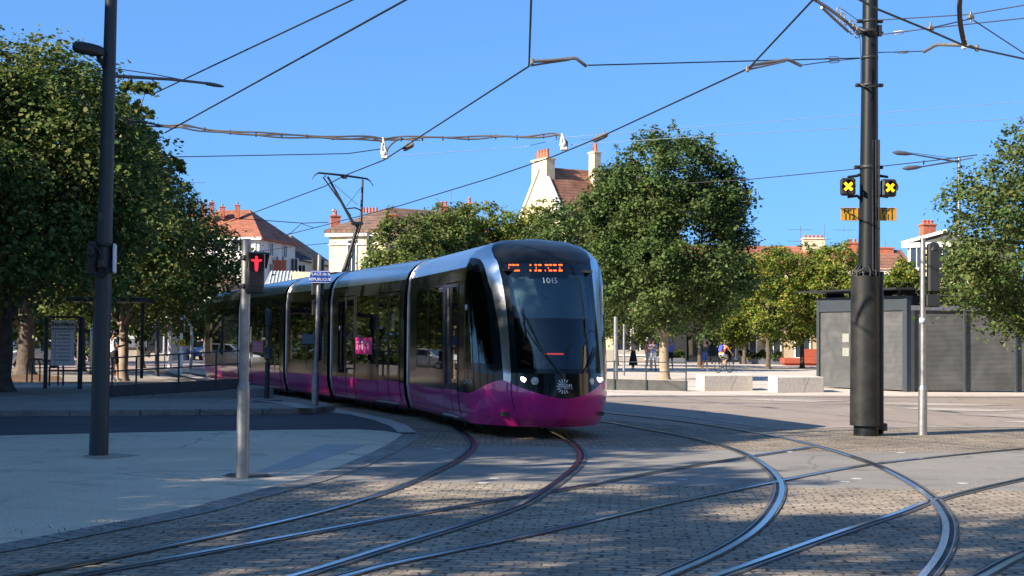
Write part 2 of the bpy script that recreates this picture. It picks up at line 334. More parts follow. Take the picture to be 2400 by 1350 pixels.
# ================================================================== THE GROUND
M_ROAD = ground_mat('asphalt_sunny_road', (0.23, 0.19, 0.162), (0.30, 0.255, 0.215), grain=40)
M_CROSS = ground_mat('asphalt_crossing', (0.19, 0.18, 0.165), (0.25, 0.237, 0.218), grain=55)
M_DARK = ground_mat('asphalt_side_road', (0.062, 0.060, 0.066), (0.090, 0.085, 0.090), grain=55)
M_PAVE = ground_mat('pavement_resin', (0.52, 0.44, 0.335), (0.64, 0.55, 0.425), grain=80, fine=0.3)
M_SLAB = ground_mat('pavement_asphalt', (0.24, 0.215, 0.185), (0.31, 0.28, 0.24), grain=60)
M_PLAZA = ground_mat('plaza_paving', (0.46, 0.40, 0.345), (0.58, 0.51, 0.44), grain=30)
M_PALE = ground_mat('pale_concrete', (0.36, 0.34, 0.31), (0.45, 0.425, 0.39), grain=40)
M_SETT = sett_mat('setts', (0.225, 0.19, 0.145), (0.345, 0.29, 0.225), (0.14, 0.118, 0.092), bw=0.195, rh=0.125, rot=R(5))
M_SETT2 = sett_mat('setts_small', (0.19, 0.158, 0.12), (0.30, 0.25, 0.19), (0.10, 0.085, 0.066), bw=0.2, rh=0.12)
M_EDGE = sett_mat('sett_edging', (0.20, 0.185, 0.165), (0.28, 0.26, 0.235), (0.10, 0.09, 0.08), bw=0.24, rh=0.16, rot=R(35), bump=0.5)
def px2(pts, z=0.0): return [tuple(G(x, y, z))[:2] for x, y in pts]
def struct(name, mb, m, loc=None):
    o = mb.build(name, m, None, loc); o['kind'] = 'structure'; return o
mb = MB(); n = 40; S = 3000.0      # one sheet to the horizon
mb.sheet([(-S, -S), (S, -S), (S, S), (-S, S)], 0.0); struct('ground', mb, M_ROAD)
# setts, crossing, roads
struct('sett_paving', MB().sheet(px2([(-500, 1500), (-300, 1330), (0, 1281), (197, 1244), (441, 1197), (622, 1150), (750, 1127), (1000, 1132), (1300, 1137), (1600, 1139), (1830, 1143), (2100, 1147), (2400, 1151), (2900, 1160), (2900, 1600), (1200, 1700)]), 0.004), M_SETT)
struct('crossing', MB().sheet(px2([(750, 1127), (800, 1105), (875, 1079), (929, 1050), (1110, 1047), (1300, 1048), (1500, 1050), (1700, 1055), (1900, 1059), (2100, 1061), (2400, 1058), (2900, 1056), (2900, 1160), (2400, 1151), (2100, 1147), (1830, 1143), (1600, 1139), (1300, 1137), (1000, 1132)]), 0.004), M_CROSS)
struct('sett_band', MB().sheet(px2([(929, 1050), (967, 1021), (975, 1013), (900, 990), (820, 968), (770, 950), (900, 930), (1430, 985), (1620, 999), (1850, 1006), (2400, 1003), (2900, 1001), (2900, 1056), (2400, 1058), (2100, 1061), (1900, 1059), (1700, 1055), (1500, 1050), (1300, 1048), (1110, 1047)]), 0.004), M_SETT2)
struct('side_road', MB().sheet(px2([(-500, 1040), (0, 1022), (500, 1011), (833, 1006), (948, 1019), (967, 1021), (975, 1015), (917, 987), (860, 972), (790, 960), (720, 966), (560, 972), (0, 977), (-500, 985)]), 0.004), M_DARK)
struct('concrete_band', MB().sheet(px2([(790, 958), (854, 971), (917, 985), (954, 998), (975, 1014), (933, 1014), (917, 1000), (875, 985), (825, 973), (770, 966)]), 0.008), M_PALE)
pav = [(-500, 1370), (-300, 1328), (0, 1279), (67, 1266), (197, 1242), (311, 1221), (441, 1195), (519, 1174), (622, 1148), (690, 1130), (750, 1112), (800, 1094), (850, 1073), (893, 1053), (925, 1035), (946, 1019), (900, 1011), (833, 1007), (625, 1009), (300, 1015), (0, 1022), (-500, 1037)]
struct('pavement', MB().sheet(px2(pav), 0.008), M_PAVE)
edge = [G(x, y) for x, y in [(-300, 1328), (0, 1279), (197, 1242), (311, 1221), (441, 1195), (519, 1174), (622, 1148), (690, 1130), (750, 1112), (800, 1094), (850, 1073), (893, 1053), (925, 1035), (946, 1019)]]
struct('sett_edging', MB().strip(crv(edge, 6), -0.02, 0.30, 0.012), M_EDGE)
struct('tactile_paving', MB().sheet(px2([(762, 1042), (858, 1044), (642, 1117), (584, 1116)]), 0.012), ground_mat('tactile', (0.34, 0.335, 0.32), (0.43, 0.42, 0.40), grain=120))
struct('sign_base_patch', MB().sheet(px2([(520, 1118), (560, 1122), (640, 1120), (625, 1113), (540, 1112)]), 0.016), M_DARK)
struct('sandy_patch', MB().sheet(px2([(190, 1072), (230, 1079), (285, 1074), (330, 1069), (270, 1064), (215, 1065)]), 0.012), ground_mat('sand', (0.30, 0.26, 0.2), (0.40, 0.35, 0.28), grain=90))
# platform pavement and its stone kerb (a real step)
ZK = 0.13
front = px2([(-500, 984), (0, 977), (300, 975), (560, 973), (700, 971), (748, 968), (775, 963)])
side = [(-4.62, 34.6), (-5.15, 36.2), (-6.75, 39.7), (-9.3, 46.2), (-11.6, 52.7), (-15.5, 62.0)]
struct('platform_pavement', MB().prism(front+side+[(-60, 62), (-60, 27)], 0.0, ZK), M_SLAB)
kerb = MB(); path = crv([(*p, 0) for p in front]+[(*side[0], 0)], 10); kerb_pts = []
acc = 0; last = path[0]; run = [path[0]]
for p in path[1:]:
    run.append(p); acc += (p-last).length; last = p
    if acc > 1.15 or p is path[-1]:
        d = (run[-1]-run[0]); L = d.length
        if L > 0.1:
            d.normalize(); c = (run[0]+run[-1])/2; kerb.box((c.x, c.y, ZK/2+0.001), (L-0.012, 0.17, ZK+0.012), math.atan2(d.y, d.x), 0, 0.015)
        run = [p]; acc = 0
struct('kerb', kerb, ground_mat('kerb_stone', (.22, .21, .195), (.30, .285, .265), grain=40))
# sunlight painted as a pale pavement strip beneath the trees, soil round the trunks
struct('sunlit_strip', MB().sheet(px2([(-60, 909), (30, 903), (215, 900), (225, 905), (30, 910)], ZK), ZK+0.004), M_PALE)
struct('tree_soil', MB().sheet(px2([(-200, 905), (20, 896), (150, 893), (140, 882), (60, 876), (-200, 880)], ZK), ZK+0.004), ground_mat('soil', (0.10, 0.06, 0.035), (0.2, 0.12, 0.07), grain=20, bump=1.0))
struct('manhole_cover', MB().sheet(px2([(590, 942), (650, 945), (665, 938), (600, 937)], ZK), ZK+0.006), M_DARK)
struct('pale_slab', MB().sheet(px2([(585, 938), (640, 941), (700, 945), (735, 958), (700, 957), (640, 944)], ZK), ZK+0.008), M_PALE)
# plaza beyond
struct('plaza', MB().sheet(px2([(1300, 927), (1435, 927), (1700, 927), (2000, 928), (2400, 929), (2900, 931), (2900, 845), (2400, 846), (1300, 838), (1250, 880)]), 0.006), M_PLAZA)
struct('plaza_kerb', MB().strip([G(x, y) for x, y in [(1300, 929), (1435, 929), (1700, 929), (2000, 930), (2400, 931), (2900, 933)]], 0.0, 0.35, 0.02), M_PALE)
struct('road_edge_line', MB().strip([G(x, y) for x, y in [(1425, 960), (1608, 977), (1796, 1003)]], -0.05, 0.05, 0.009), M_PALE)
struct('kerb_line', MB().strip([G(x, y) for x, y in [(1850, 1006), (1992, 1001), (2400, 1001), (2900, 1000)]], -0.07, 0.07, 0.009), M_PALE)
zb = MB()
for x0, x1, y0, y1 in ((1704, 2000, 936, 941), (1960, 2380, 944, 950), (2080, 2420, 957, 963), (2240, 2600, 972, 980), (2330, 2700, 988, 996)):
    zb.sheet(px2([(x0, y0), (x0+120, y0-1), (x1, y1-1), (x1-100, y1+2), (x0+150, y1)]), 0.008)
struct('zebra_marking', zb, ground_mat('worn_paint', (0.27, 0.235, 0.205), (0.44, 0.40, 0.36), grain=25))
struct('far_road', MB().sheet(px2([(200, 868), (480, 862), (560, 850), (560, 836), (300, 834), (-300, 834), (-300, 858)]), 0.006), ground_mat('pink_road', (0.30, 0.235, 0.21), (0.38, 0.30, 0.27), grain=20))
fz = MB()
for a in ((345, 858, 480, 876), (372, 866, 470, 890), (330, 876, 420, 905)):
    x0, y0, x1, y1 = a; fz.sheet(px2([(x0, y0), (x0+18, y0), (x1+30, y1), (x1, y1)], ZK), ZK+0.005)
struct('lane_marking', fz, MATS['worn_paint'])
# small white studs that mark the crossing
M_WHITE = mat('white_paint', (0.78, 0.78, 0.76), 0.5, var=0.05)
stud_px = [(891, 1120), (1160, 1122), (1027, 1053), (1195, 1150), (1480, 1054), (1600, 1054), (1597, 1125), (1850, 1060), (2113, 1062), (1982, 1130), (2258, 1134), (1135, 1133), (2010, 1123)]
stud0 = None
for i, (x, y) in enumerate(stud_px):
    g = G(x, y)
    if stud0 is None:
        mbs = MB(); mbs.lathe([(0.07, 0.0), (0.066, 0.004), (0.05, 0.006), (0.0001, 0.007)], (0, 0, 0), 14)
        stud0 = mbs.build('road_stud', mat('worn_stud', (.34, .34, .33), .6, var=.3, scale=14)); o = stud0
    else: o = stud0.copy(); C.objects.link(o)
    o.location = (g.x, g.y, 0.006)
    tag(o, 'small round white stud set flush in the grey crossing asphalt', 'road stud', 'white studs marking the crossing')
# grass tufts in the joints
M_GRASS = leaf_mat('grass_blades', [(0.05, 0.075, 0.02), (0.09, 0.11, 0.03), (0.16, 0.14, 0.05)], 0.2)
gv, gf = [], []
for (x, y, k, sp, hh) in [(197, 1246, 18, .25, .035), (120, 1258, 12, .2, .03), (305, 1226, 14, .2, .03), (70, 1268, 12, .2, .03), (765, 955, 70, .35, .09), (980, 1040, 30, .2, .04)]:
    g = G(x, y)
    for _ in range(k):
        a = random.uniform(0, 6.28); px_, py_ = g.x+random.gauss(0, sp), g.y+random.gauss(0, .07); h = hh*random.uniform(.4, 1.3); w = .006
        t = random.uniform(-.5, .5)*h; i = len(gv)
        gv += [(px_-w*math.cos(a), py_-w*math.sin(a), 0.005), (px_+w*math.cos(a), py_+w*math.sin(a), 0.005), (px_+t, py_+t*.5, h)]; gf.append((i, i+1, i+2))
mbg = MB(); mbg.add(gv, gf); tag(mbg.build('grass', M_GRASS), 'thin grass tufts growing in the joints along the pavement edge', 'grass', kind='stuff')
# ------------------------------------------------------------------ rails
M_STEEL = mat('rail_steel', (0.60, 0.61, 0.63), 0.2, 1.0, var=0.04, scale=1)
M_LIP = mat('rail_lip', (0.34, 0.31, 0.28), 0.4, 0.9, var=0.25, scale=8)
M_GROOVE = mat('rail_groove', (0.012, 0.011, 0.010), 0.7, var=0.2)
M_BED = mat('rail_bed', (0.12, 0.105, 0.088), 0.8, var=0.3, scale=5, bump=0.4, bscale=60)
RAILS = {
 'A1': [(1062, 995), (1083, 1012), (1105, 1030), (1112, 1050), (1085, 1076), (1025, 1108), (960, 1136), (875, 1167), (750, 1204), (571, 1246), (400, 1283), (259, 1313), (78, 1347), (-250, 1405)],
 'A2': [(1270, 1006), (1310, 1023), (1344, 1045), (1358, 1068), (1348, 1094), (1317, 1121), (1271, 1154), (1208, 1190), (1083, 1233), (917, 1283), (708, 1348), (450, 1420)],
 'B1': [(1300, 972), (1421, 990), (1525, 1009), (1629, 1029), (1725, 1056), (1787, 1087), (1826, 1125), (1832, 1160), (1810, 1205), (1767, 1250), (1692, 1297), (1579, 1348), (1400, 1420)],
 'B2': [(1300, 952), (1425, 969), (1567, 985), (1692, 1003), (1817, 1025), (1900, 1044), (2025, 1083), (2108, 1121), (2175, 1166), (2210, 1212), (2217, 1250), (2204, 1296), (2165, 1352), (2090, 1430)],
 'C1': [(-100, 1398), (207, 1346), (500, 1293), (708, 1254), (875, 1223), (1042, 1194), (1208, 1167), (1333, 1146), (1500, 1114), (1650, 1088), (1790, 1066), (1900, 1049)],
 'C2': [(600, 1410), (833, 1348), (917, 1326), (1125, 1283), (1333, 1238), (1500, 1199), (1608, 1175), (1817, 1132), (1942, 1107), (2046, 1090), (2192, 1073), (2400, 1053), (2700, 1028)],
 'D1': [(1400, 1450), (1692, 1348), (1942, 1258), (2108, 1203), (2192, 1173), (2400, 1123), (2800, 1040)],
 'D2': [(2150, 1440), (2317, 1348), (2400, 1304), (2600, 1215)],
}
def track(name, ra, rb, label, sides, lift):
    c = G(*RAILS[ra][len(RAILS[ra])//2]); t = thing(name, (c.x, c.y, 0), label, 'tram track')
    for rn, sd in zip((ra, rb), sides):
        pts = [G(x, y) for x, y in RAILS[rn]]; p = crv(pts, 10)
        for _ in range(2): p = [p[0]]+[(p[i-1]+p[i]*2+p[i+1])/4 for i in range(1, len(p)-1)]+[p[-1]]
        z = 0.0125+lift
        rl = MB().strip(p, -0.028, 0.028, z+0.006).build('rail', M_STEEL, t)
        MB().strip(p, sd*0.028, sd*0.066, z+0.001).build('groove', M_GROOVE, rl)
        MB().strip(p, sd*0.066, sd*0.080, z+0.005).build('guard_lip', M_LIP, rl)
        MB().strip(p, -0.028*sd, -0.046*sd, z+0.002).strip(p, 0.080*sd, 0.100*sd, z+0.002).build('rail_bed', M_BED, rl)
    return t
track('tram_track', 'A1', 'A2', 'curved grooved rails running out from beneath the magenta tram', (1, -1), 0.0)
track('tram_track', 'B1', 'B2', 'wide curve of two rails sweeping right of the tram past the black mast', (1, -1), 0.001)
track('tram_track', 'C1', 'C2', 'straighter crossing rails cutting across both curved tracks', (1, -1), -0.0015)
track('tram_track', 'D1', 'D2', 'straight rails in the lower right corner crossing the wide curve', (1, -1), -0.003)
# ================================================================== TREES
M_BARK = mat('bark', (0.055, 0.042, 0.032), 0.9, var=0.45, scale=5, bump=0.9, bscale=18, col2=(0.12, 0.095, 0.07))
M_BARK2 = mat('pale_bark', (0.20, 0.155, 0.115), 0.9, var=0.4, scale=5, bump=0.8, bscale=20, col2=(0.34, 0.27, 0.20))
M_LEAF_DARK = leaf_mat('maple_leaf', [(0.035, 0.068, 0.018), (0.06, 0.105, 0.026), (0.085, 0.135, 0.034), (0.11, 0.15, 0.042), (0.16, 0.165, 0.055)])
M_LEAF_MAIN = leaf_mat('dense_maple_leaf', [(0.036, 0.068, 0.02), (0.062, 0.108, 0.03), (0.09, 0.14, 0.038), (0.12, 0.165, 0.05)])
M_LEAF_YEL = leaf_mat('turning_leaf', [(0.075, 0.14, 0.022), (0.115, 0.185, 0.028), (0.16, 0.215, 0.034), (0.22, 0.235, 0.036), (0.29, 0.25, 0.045)])
M_LEAF_DRY = leaf_mat('dry_edged_leaf', [(0.042, 0.08, 0.02), (0.078, 0.132, 0.03), (0.115, 0.17, 0.04), (0.155, 0.19, 0.05), (0.22, 0.21, 0.08)])
def crown_mesh(name, clumps, nleaf, ls, seed, m, droop=0.25):
    """leaves set in clumps: clumps = (centre, radius, squash); every leaf a small folded blade of its own"""
    g = np.random.default_rng(seed)
    # every clump carries a few dozen sprays; the leaves sit on the sprays, so light and dark tufts and gaps appear
    tc, tr, td = [], [], []; mid = np.mean([c[0] for c in clumps], 0)
    for c, r_, sq in clumps:
        c = np.array(c)
        for _ in range(max(7, int(24*r_*r_))):
            d = g.normal(size=3); out_ = (c-mid); d = d/np.linalg.norm(d)+out_/(np.linalg.norm(out_)+.5)*.45+np.array([0, 0, .12]); d /= np.linalg.norm(d)
            tc.append(c+d*r_*np.array([1, 1, sq])*(0.45+0.62*g.random()**.7)); tr.append(r_*(.20+.20*g.random())); td.append(d)
    tc, tr, td = np.array(tc), np.array(tr), np.array(td); w = tr**2; w /= w.sum(); k = g.choice(len(tc), nleaf, p=w)
    d = td[k]; q = g.normal(size=(nleaf, 3))*tr[k][:, None]*.62; q[:, 2] *= .62; q[:, 2] -= .35*(q[:, 0]**2+q[:, 1]**2)/tr[k]
    p = tc[k]+q
    nrm = d*0.40 + g.normal(size=(nleaf, 3))*0.5 + np.array([0, 0, 0.75]); nrm /= np.linalg.norm(nrm, axis=1)[:, None]
    t = g.normal(size=(nleaf, 3)); t[:, 2] -= droop*2; t -= nrm*(t*nrm).sum(1)[:, None]; t /= np.linalg.norm(t, axis=1)[:, None]
    b = np.cross(nrm, t); s = ls*(0.45+1.0*g.random(nleaf)**1.3)[:, None]
    # five-cornered blade, slightly cupped
    V = np.empty((nleaf, 5, 3), np.float32)
    V[:, 0] = p - t*s*0.5; V[:, 1] = p + b*s*0.5 - t*s*0.08 - nrm*s*0.10; V[:, 2] = p + b*s*0.27 + t*s*0.33
    V[:, 3] = p - b*s*0.27 + t*s*0.33 + nrm*s*0.03; V[:, 4] = p - b*s*0.5 - t*s*0.08 - nrm*s*0.10
    me = bpy.data.meshes.new(name); n = nleaf
    me.vertices.add(n*5); me.vertices.foreach_set('co', V.reshape(-1)); me.loops.add(n*5); me.loops.foreach_set('vertex_index', np.arange(n*5, dtype=np.int32))
    me.polygons.add(n); me.polygons.foreach_set('loop_start', np.arange(0, n*5, 5, dtype=np.int32)); me.polygons.foreach_set('loop_total', np.full(n, 5, np.int32))
    me.materials.append(m); me.update(calc_edges=True); me.validate(); return me
def clump_set(seed, h0, h1, rx, n, shape='oval', rmin=0.5, rmax=1.0, tips=6, sq=0.8, ry=None):
    """clump centres through the volume of a crown between heights h0 and h1"""
    g = random.Random(seed); out = []; ry = ry or rx
    def prof(f):
        if shape == 'oval': return math.sqrt(max(0, 1-((f-0.45)/0.58)**2))
        if shape == 'round': return math.sqrt(max(0, 1-((f-0.5)/0.53)**2))
        if shape == 'cone': return max(0.12, min(1, (1.02-f)*1.7))*min(1, 0.55+f*3)
        if shape == 'broad': return math.sqrt(max(0, 1-((f-0.35)/0.68)**2))
    for i in range(n):
        f = (i+0.5)/n; f = f**0.85; a = i*2.39996+g.uniform(-.4, .4); q = prof(f)
        rr = q*math.sqrt(g.uniform(0.42, 1.0)); rad = g.uniform(rmin, rmax)*(0.75+0.35*q)
        out.append((((rx-rad*.55)*rr*math.cos(a), (ry-rad*.55)*rr*math.sin(a), h0+rad*.4+(h1-h0-rad)*f), rad, sq*g.uniform(.8, 1.15)))
    for i in range(tips):        # leading shoots that break the outline
        a = g.uniform(0, 6.28); f = g.uniform(0.55, 1.02); q = prof(min(f, .97)); z = h0+(h1-h0)*f
        x, y = rx*q*0.9*math.cos(a), ry*q*0.9*math.sin(a)
        for k in range(3): out.append(((x*(1+.05*k), y*(1+.05*k), z+0.28*k*rmin), rmin*(0.5-0.12*k), 1.3))
    return out
def trunk_mb(seed, h, r, clumps, forks=9, lean=0.0, split=None, base=1.6):
    g = random.Random(seed); mb = MB(); top = h
    pts = [Vector((lean*z/h*0.6+g.uniform(-.03, .03)*(z > .3), g.uniform(-.04, .04)*(z > .3), z)) for z in [0, .12, .4, 1.0, 1.8, 2.6, 3.4]+[3.4+(top-3.4)*k/4 for k in (1, 2, 3, 4)] if z <= top]
    rs = [r*(base if p.z < .05 else 1.25 if p.z < .2 else 1.05 if p.z < .6 else 1.0-0.86*max(0, p.z-1)/(top)) for p in pts]
    mb.tube(pts, rs, 12)
    big = sorted(clumps, key=lambda c: -c[1])[:forks]
    for c, rad, _ in big:
        c = Vector(c); z0 = min(max(c.z-0.9*math.hypot(c.x, c.y)-0.3, 1.9), top*.85)
        i = max(k for k in range(len(pts)) if pts[k].z <= z0+0.01); a = pts[i]; mid = a.lerp(c, .5)+Vector((g.uniform(-.2, .2), g.uniform(-.2, .2), -.15))
        mb.tube([a, a.lerp(mid, .5)+Vector((0, 0, .05)), mid, c], [rs[i]*.55, rs[i]*.42, rs[i]*.3, .015], 7)
        for _ in range(2):
            e = c+Vector((g.uniform(-1, 1), g.uniform(-1, 1), g.uniform(-.3, .9)))*rad*.8
            mb.tube([mid, mid.lerp(e, .6)+Vector((0, 0, .1)), e], [rs[i]*.22, .03, .008], 5)
    return mb
TREE_GROUP = 'trees round the square'
def make_tree(loc, label, seed, h0, h1, rx, n, nleaf, ls, leaf, bark, r=0.17, shape='oval', rmin=.55, rmax=1.05, tips=6, off=(0, 0), group=TREE_GROUP, sq=.8, ry=None, lean=0.0, cat='tree', zs=0.0):
    t = thing('tree', loc, label, cat, group)
    cl = clump_set(seed, h0, h1, rx, n, shape, rmin, rmax, tips, sq, ry); cl = [((c[0][0]+off[0], c[0][1]+off[1], c[0][2]), c[1], c[2]) for c in cl]
    me = crown_mesh('crown', cl, nleaf, ls, seed, leaf); o = bpy.data.objects.new('crown', me); C.objects.link(o); o.parent = t
    me2 = trunk_mb(seed, (h0+h1)*.55, r, cl, lean=lean)
    tr = MB(); tr.v = [(v[0]+loc[0], v[1]+loc[1], v[2]+loc[2]) for v in me2.v]; tr.f, tr.m, tr.sm = me2.f, me2.m, me2.sm; tr.build('trunk', bark, t); return t
def at(px, py, Y): p = P(px, py, Y); return (p.x, p.y)
# the big maple right of the tram, trunk at px 1557, base 890
b = G(1557, 890); Y = b.y; sc_ = Y/F
MAIN = make_tree((b.x, b.y, 0), 'dense round-headed maple standing alone just right of the tram front', 3, 2.2, 10.5, 3.6, 70, 90000, 0.125, M_LEAF_MAIN, M_BARK2, r=0.2, shape='oval', rmin=.62, rmax=1.2, tips=24, off=(0.2, 0), sq=.85)
# left group: two tall trees by the stop
b = G(12, 918, ZK)
LEFT = make_tree((b.x-.1, b.y, ZK), 'tall thick-trunked tree at the left edge of the picture', 8, 2.35, 9.2, 3.75, 74, 80000, 0.112, M_LEAF_DRY, M_BARK, r=0.26, shape='broad', rmin=.8, rmax=1.5, tips=16, off=(0.1, 0))
b = G(58, 878, ZK)
make_tree((b.x, b.y, ZK), 'dark tree with a leaning double trunk behind the stop panel', 15, 2.7, 12.0, 4.6, 50, 26000, 0.19, M_LEAF_DARK, M_BARK, r=0.33, shape='broad', rmin=.9, rmax=1.5, tips=10)
b = G(288, 893, ZK)
make_tree((b.x, b.y, ZK), 'tree in front of the red-roofed block with a sparse airy top', 21, 2.25, 8.0, 3.55, 66, 64000, 0.112, M_LEAF_DRY, M_BARK2, r=0.16, shape='cone', rmin=.7, rmax=1.25, tips=8, off=(0.1, 0))
# its sparse leading shoot
t = [o for o in bpy.data.objects if o.get('label', '').startswith('tree in front of the red-roofed')][0]
cl = []; g_ = random.Random(4)
for k in range(18):
    f = k/17; a = g_.uniform(0, 6.28); rr = (1-f)*1.25+.35; cl.append(((.25+rr*math.cos(a)*.9, rr*math.sin(a)*.9, 6.9+f*2.9), g_.uniform(.26, .5), .9))
me = crown_mesh('crown', cl, 4200, .17, 77, M_LEAF_DRY); o = bpy.data.objects.new('crown', me); C.objects.link(o); o.parent = t
mbq = MB().tube([(t.location.x+.1, t.location.y, 5.0), (t.location.x+.4, t.location.y, 7.6), (t.location.x+.3, t.location.y, 9.6)], [.09, .05, .012], 6)
for k in range(0, 18, 2):
    c0 = Vector(cl[k][0])+Vector((t.location.x, t.location.y, ZK)); mbq.tube([(t.location.x+.35, t.location.y, c0.z-.6), c0], [.03, .01], 5)
mbq.build('branch', M_BARK2, t)
# row behind the tram (px 860-1400)
row = [(958, 500, 77, 31, 2.5, 'lowest round tree at the left end of the row behind the tram'), (1045, 484, 80, 32, 2.6, 'bushy tree behind the second tram car, beneath the brown roof'), (1130, 470, 82, 33, 2.5, 'tree behind the tram roof with one shoot standing up'),
       (1225, 488, 84, 34, 2.3, 'yellow-tinged tree in front of the cream gable'), (1335, 462, 80, 35, 2.8, 'taller tree pressed against the big round maple')]
ROWT = []
for px, py, Y, sd, rx, lb in row:
    p = P(px, 880, Y); h = (P(px, py, Y).z)
    ROWT.append(make_tree((p.x, Y, 0), lb, sd, 2.2, h, rx, 40, 32000, .135, M_LEAF_YEL if sd in (33, 34) else M_LEAF_DRY if sd != 35 else M_LEAF_MAIN, M_BARK2, r=.15, shape='round', rmin=.6, rmax=1.1, tips=7))
# mid right rows across the plaza
mid = [(1640, 590, 96, 41, 3.0, M_LEAF_MAIN, 'tree half hidden behind the big round maple'), (1800, 590, 92, 42, 2.5, M_LEAF_YEL, 'fresh green tree nearest the big maple across the plaza'), (1880, 580, 97, 43, 2.4, M_LEAF_DRY, 'grey-green tree in the middle of the row across the plaza'),
       (1965, 572, 92, 44, 2.3, M_LEAF_YEL, 'yellow-turning tree left of the black mast'), (1745, 640, 113, 45, 2.4, M_LEAF_YEL, 'small yellow tree low between the maple and the plaza row'), (2118, 622, 96, 46, 1.3, M_LEAF_YEL, 'slim young tree showing over the kiosk roof'),
       (1445, 640, 100, 47, 2.8, M_LEAF_DARK, 'dark tree behind the right shoulder of the tram'), (2290, 600, 90, 48, 3.0, M_LEAF_MAIN, 'tree behind the right end of the kiosk'), (2050, 660, 100, 49, 2.4, M_LEAF_DARK, 'low tree right behind the black mast')]
for px, py, Y, sd, rx, lf, lb in mid:
    p = P(px, 860, Y); h = P(px, py-(12 if px > 1700 else 0), Y).z
    make_tree((p.x, Y, 0), lb, sd, 1.5, h, rx*1.2, 38, 26000, .14, lf, M_BARK, r=.14, shape='broad', rmin=.55, rmax=1.0, tips=5)
# near tree at the right edge
p = P(2420, 900, 41.5)
make_tree((p.x+2.0, 41.5, 0), 'near maple leaning into the right edge over the kiosk', 52, 1.9, 9.9, 4.4, 66, 85000, 0.105, M_LEAF_DARK, M_BARK, r=.2, shape='cone', rmin=.75, rmax=1.25, tips=16)
# dark background greenery on the left
for px, Y, h, sd, rx, lb in [(-120, 62, 9, 61, 4.5, 'dark tree beyond the left edge'), (190, 70, 9.5, 62, 4.2, 'dark tree deep behind the stop shelter'), (330, 78, 9, 63, 3.8, 'shaded tree behind the airy-topped one'), (-60, 90, 11, 64, 5, 'far dark tree at the left behind the white car'), (120, 95, 10, 65, 4.5, 'far tree above the parked white car')]:
    p = P(px, 850, Y); make_tree((p.x, Y, 0), lb, sd, 1.7, h, rx, 30, 10000, .26, M_LEAF_DARK, M_BARK, r=.2, shape='broad', rmin=.8, rmax=1.3, tips=4)
# street trees up-sun, out of the picture on the left and behind: they shade the foreground
SHADE = [(-17.2, 37.5, 1.0, .3), (-16.2, 29.5, 1.02, 1.4), (-14.6, 22.5, 1.0, 2.2), (-14.4, 14.5, 1.13, 3.1), (-18.5, 18, 1.15, .2), (-22.5, 28.5, 1.1, 2.0), (-23, 36.5, 1.15, .7), (-20, -4, 1.15, 2), (-21, 4, 1.1, .5), (-21.5, 12, 1.15, 1.1), (-21.5, 20, 1.1, 3.3)]
for i, (x, y, s, rz) in enumerate(SHADE):
    copy_tree(LEFT if i % 2 == 0 else MAIN, (x, y, 0), rz, s*(1.12 if i % 2 == 0 else 1.0), label='street tree out of the picture that shades the tracks')

SPARSE = make_tree((-14.2, 6.8, 0), 'street tree out of the picture with a thin gappy crown', 71, 2.2, 10.8, 4.6, 25, 15000, .19, M_LEAF_DARK, M_BARK, r=.2, shape='broad', rmin=.7, rmax=1.15, tips=8)  # unseen tree, crown thinned to dapple the tracks with sun
for x, y, s, rz in ((-14.0, -1.0, 1.22, 2.1), (-12.5, -9, 1.26, 4.4), (-6.5, -6.5, 1.0, 1.0)): copy_tree(SPARSE, (x, y, 0), rz, s)
for x, y, s, rz in ((18.5, -3, .95, .4), (18.8, 5, 1.0, 2.2), (19.5, 13.5, .95, 3.9)): copy_tree(MAIN, (x, y, 0), rz, s, label='street tree added out of the picture to break up windscreen reflections')  # unseen trees added so foliage, not sunlit wall, shows in the windscreen
# tall dark hedge added on the far left to darken the tram's side reflections
hg = thing('hedge', (-36, 84, 0), 'tall dark hedge closing off the left background behind the white car', 'hedge')
hc = [((x+random.uniform(-.3, .3), random.uniform(-.5, .5), z), random.uniform(.9, 1.3), .9) for x in np.arange(-30, 11.5, 1.0) for z in (.9, 2.3, 3.7)]
me = crown_mesh('foliage', hc, 34000, .3, 91, M_LEAF_DARK); o = bpy.data.objects.new('foliage', me); C.objects.link(o); o.parent = hg
for k in range(14): MB().tube([(-65+3*k, 84, 0), (-65+3*k+.1, 84, 2.2)], [.07, .04], 7).build('stem', M_BARK, hg)
# ================================================================== THE TRAM
M_MAG = mat('magenta_paint', (0.62, 0.014, 0.24), 0.32, var=0.12, scale=1.4, coat=1.0, detail=9)
M_BLK = mat('gloss_black', (0.008, 0.010, 0.012), 0.10, var=0.0, coat=0.0, spec=.28)
M_SIL = mat('brushed_silver', (0.66, 0.68, 0.71), 0.24, 1.0, var=0.06, scale=2)
M_ROOF = mat('tram_roof_dark', (0.010, 0.013, 0.019), 0.2, var=0.1, spec=.2)
M_RUB = mat('bellows_rubber', (0.012, 0.012, 0.013), 0.6, var=0.1)
M_TRIM = mat('metal_trim', (0.50, 0.50, 0.51), 0.3, 1.0, var=0.1)
M_GLS = glass_mat('tram_window_glass', (0.22, 0.26, 0.26), 0.04)
M_WSC = glass_mat('windscreen_glass', (0.40, 0.50, 0.53), 0.02)
M_INT = mat('tram_interior', (0.16, 0.17, 0.17), 0.6, var=0.1)
M_INTD = mat('tram_interior_dark', (0.03, 0.032, 0.036), 0.7, var=0.1)
M_SEAT = mat('tram_seat_fabric', (0.20, 0.02, 0.10), 0.8, var=0.25, scale=12)
M_POLE = mat('handrail_yellow_green', (0.35, 0.42, 0.25), 0.4, var=0.0)
M_BLIND = mat('sun_blind_fabric', (0.42, 0.56, 0.60), 0.8, var=0.05)
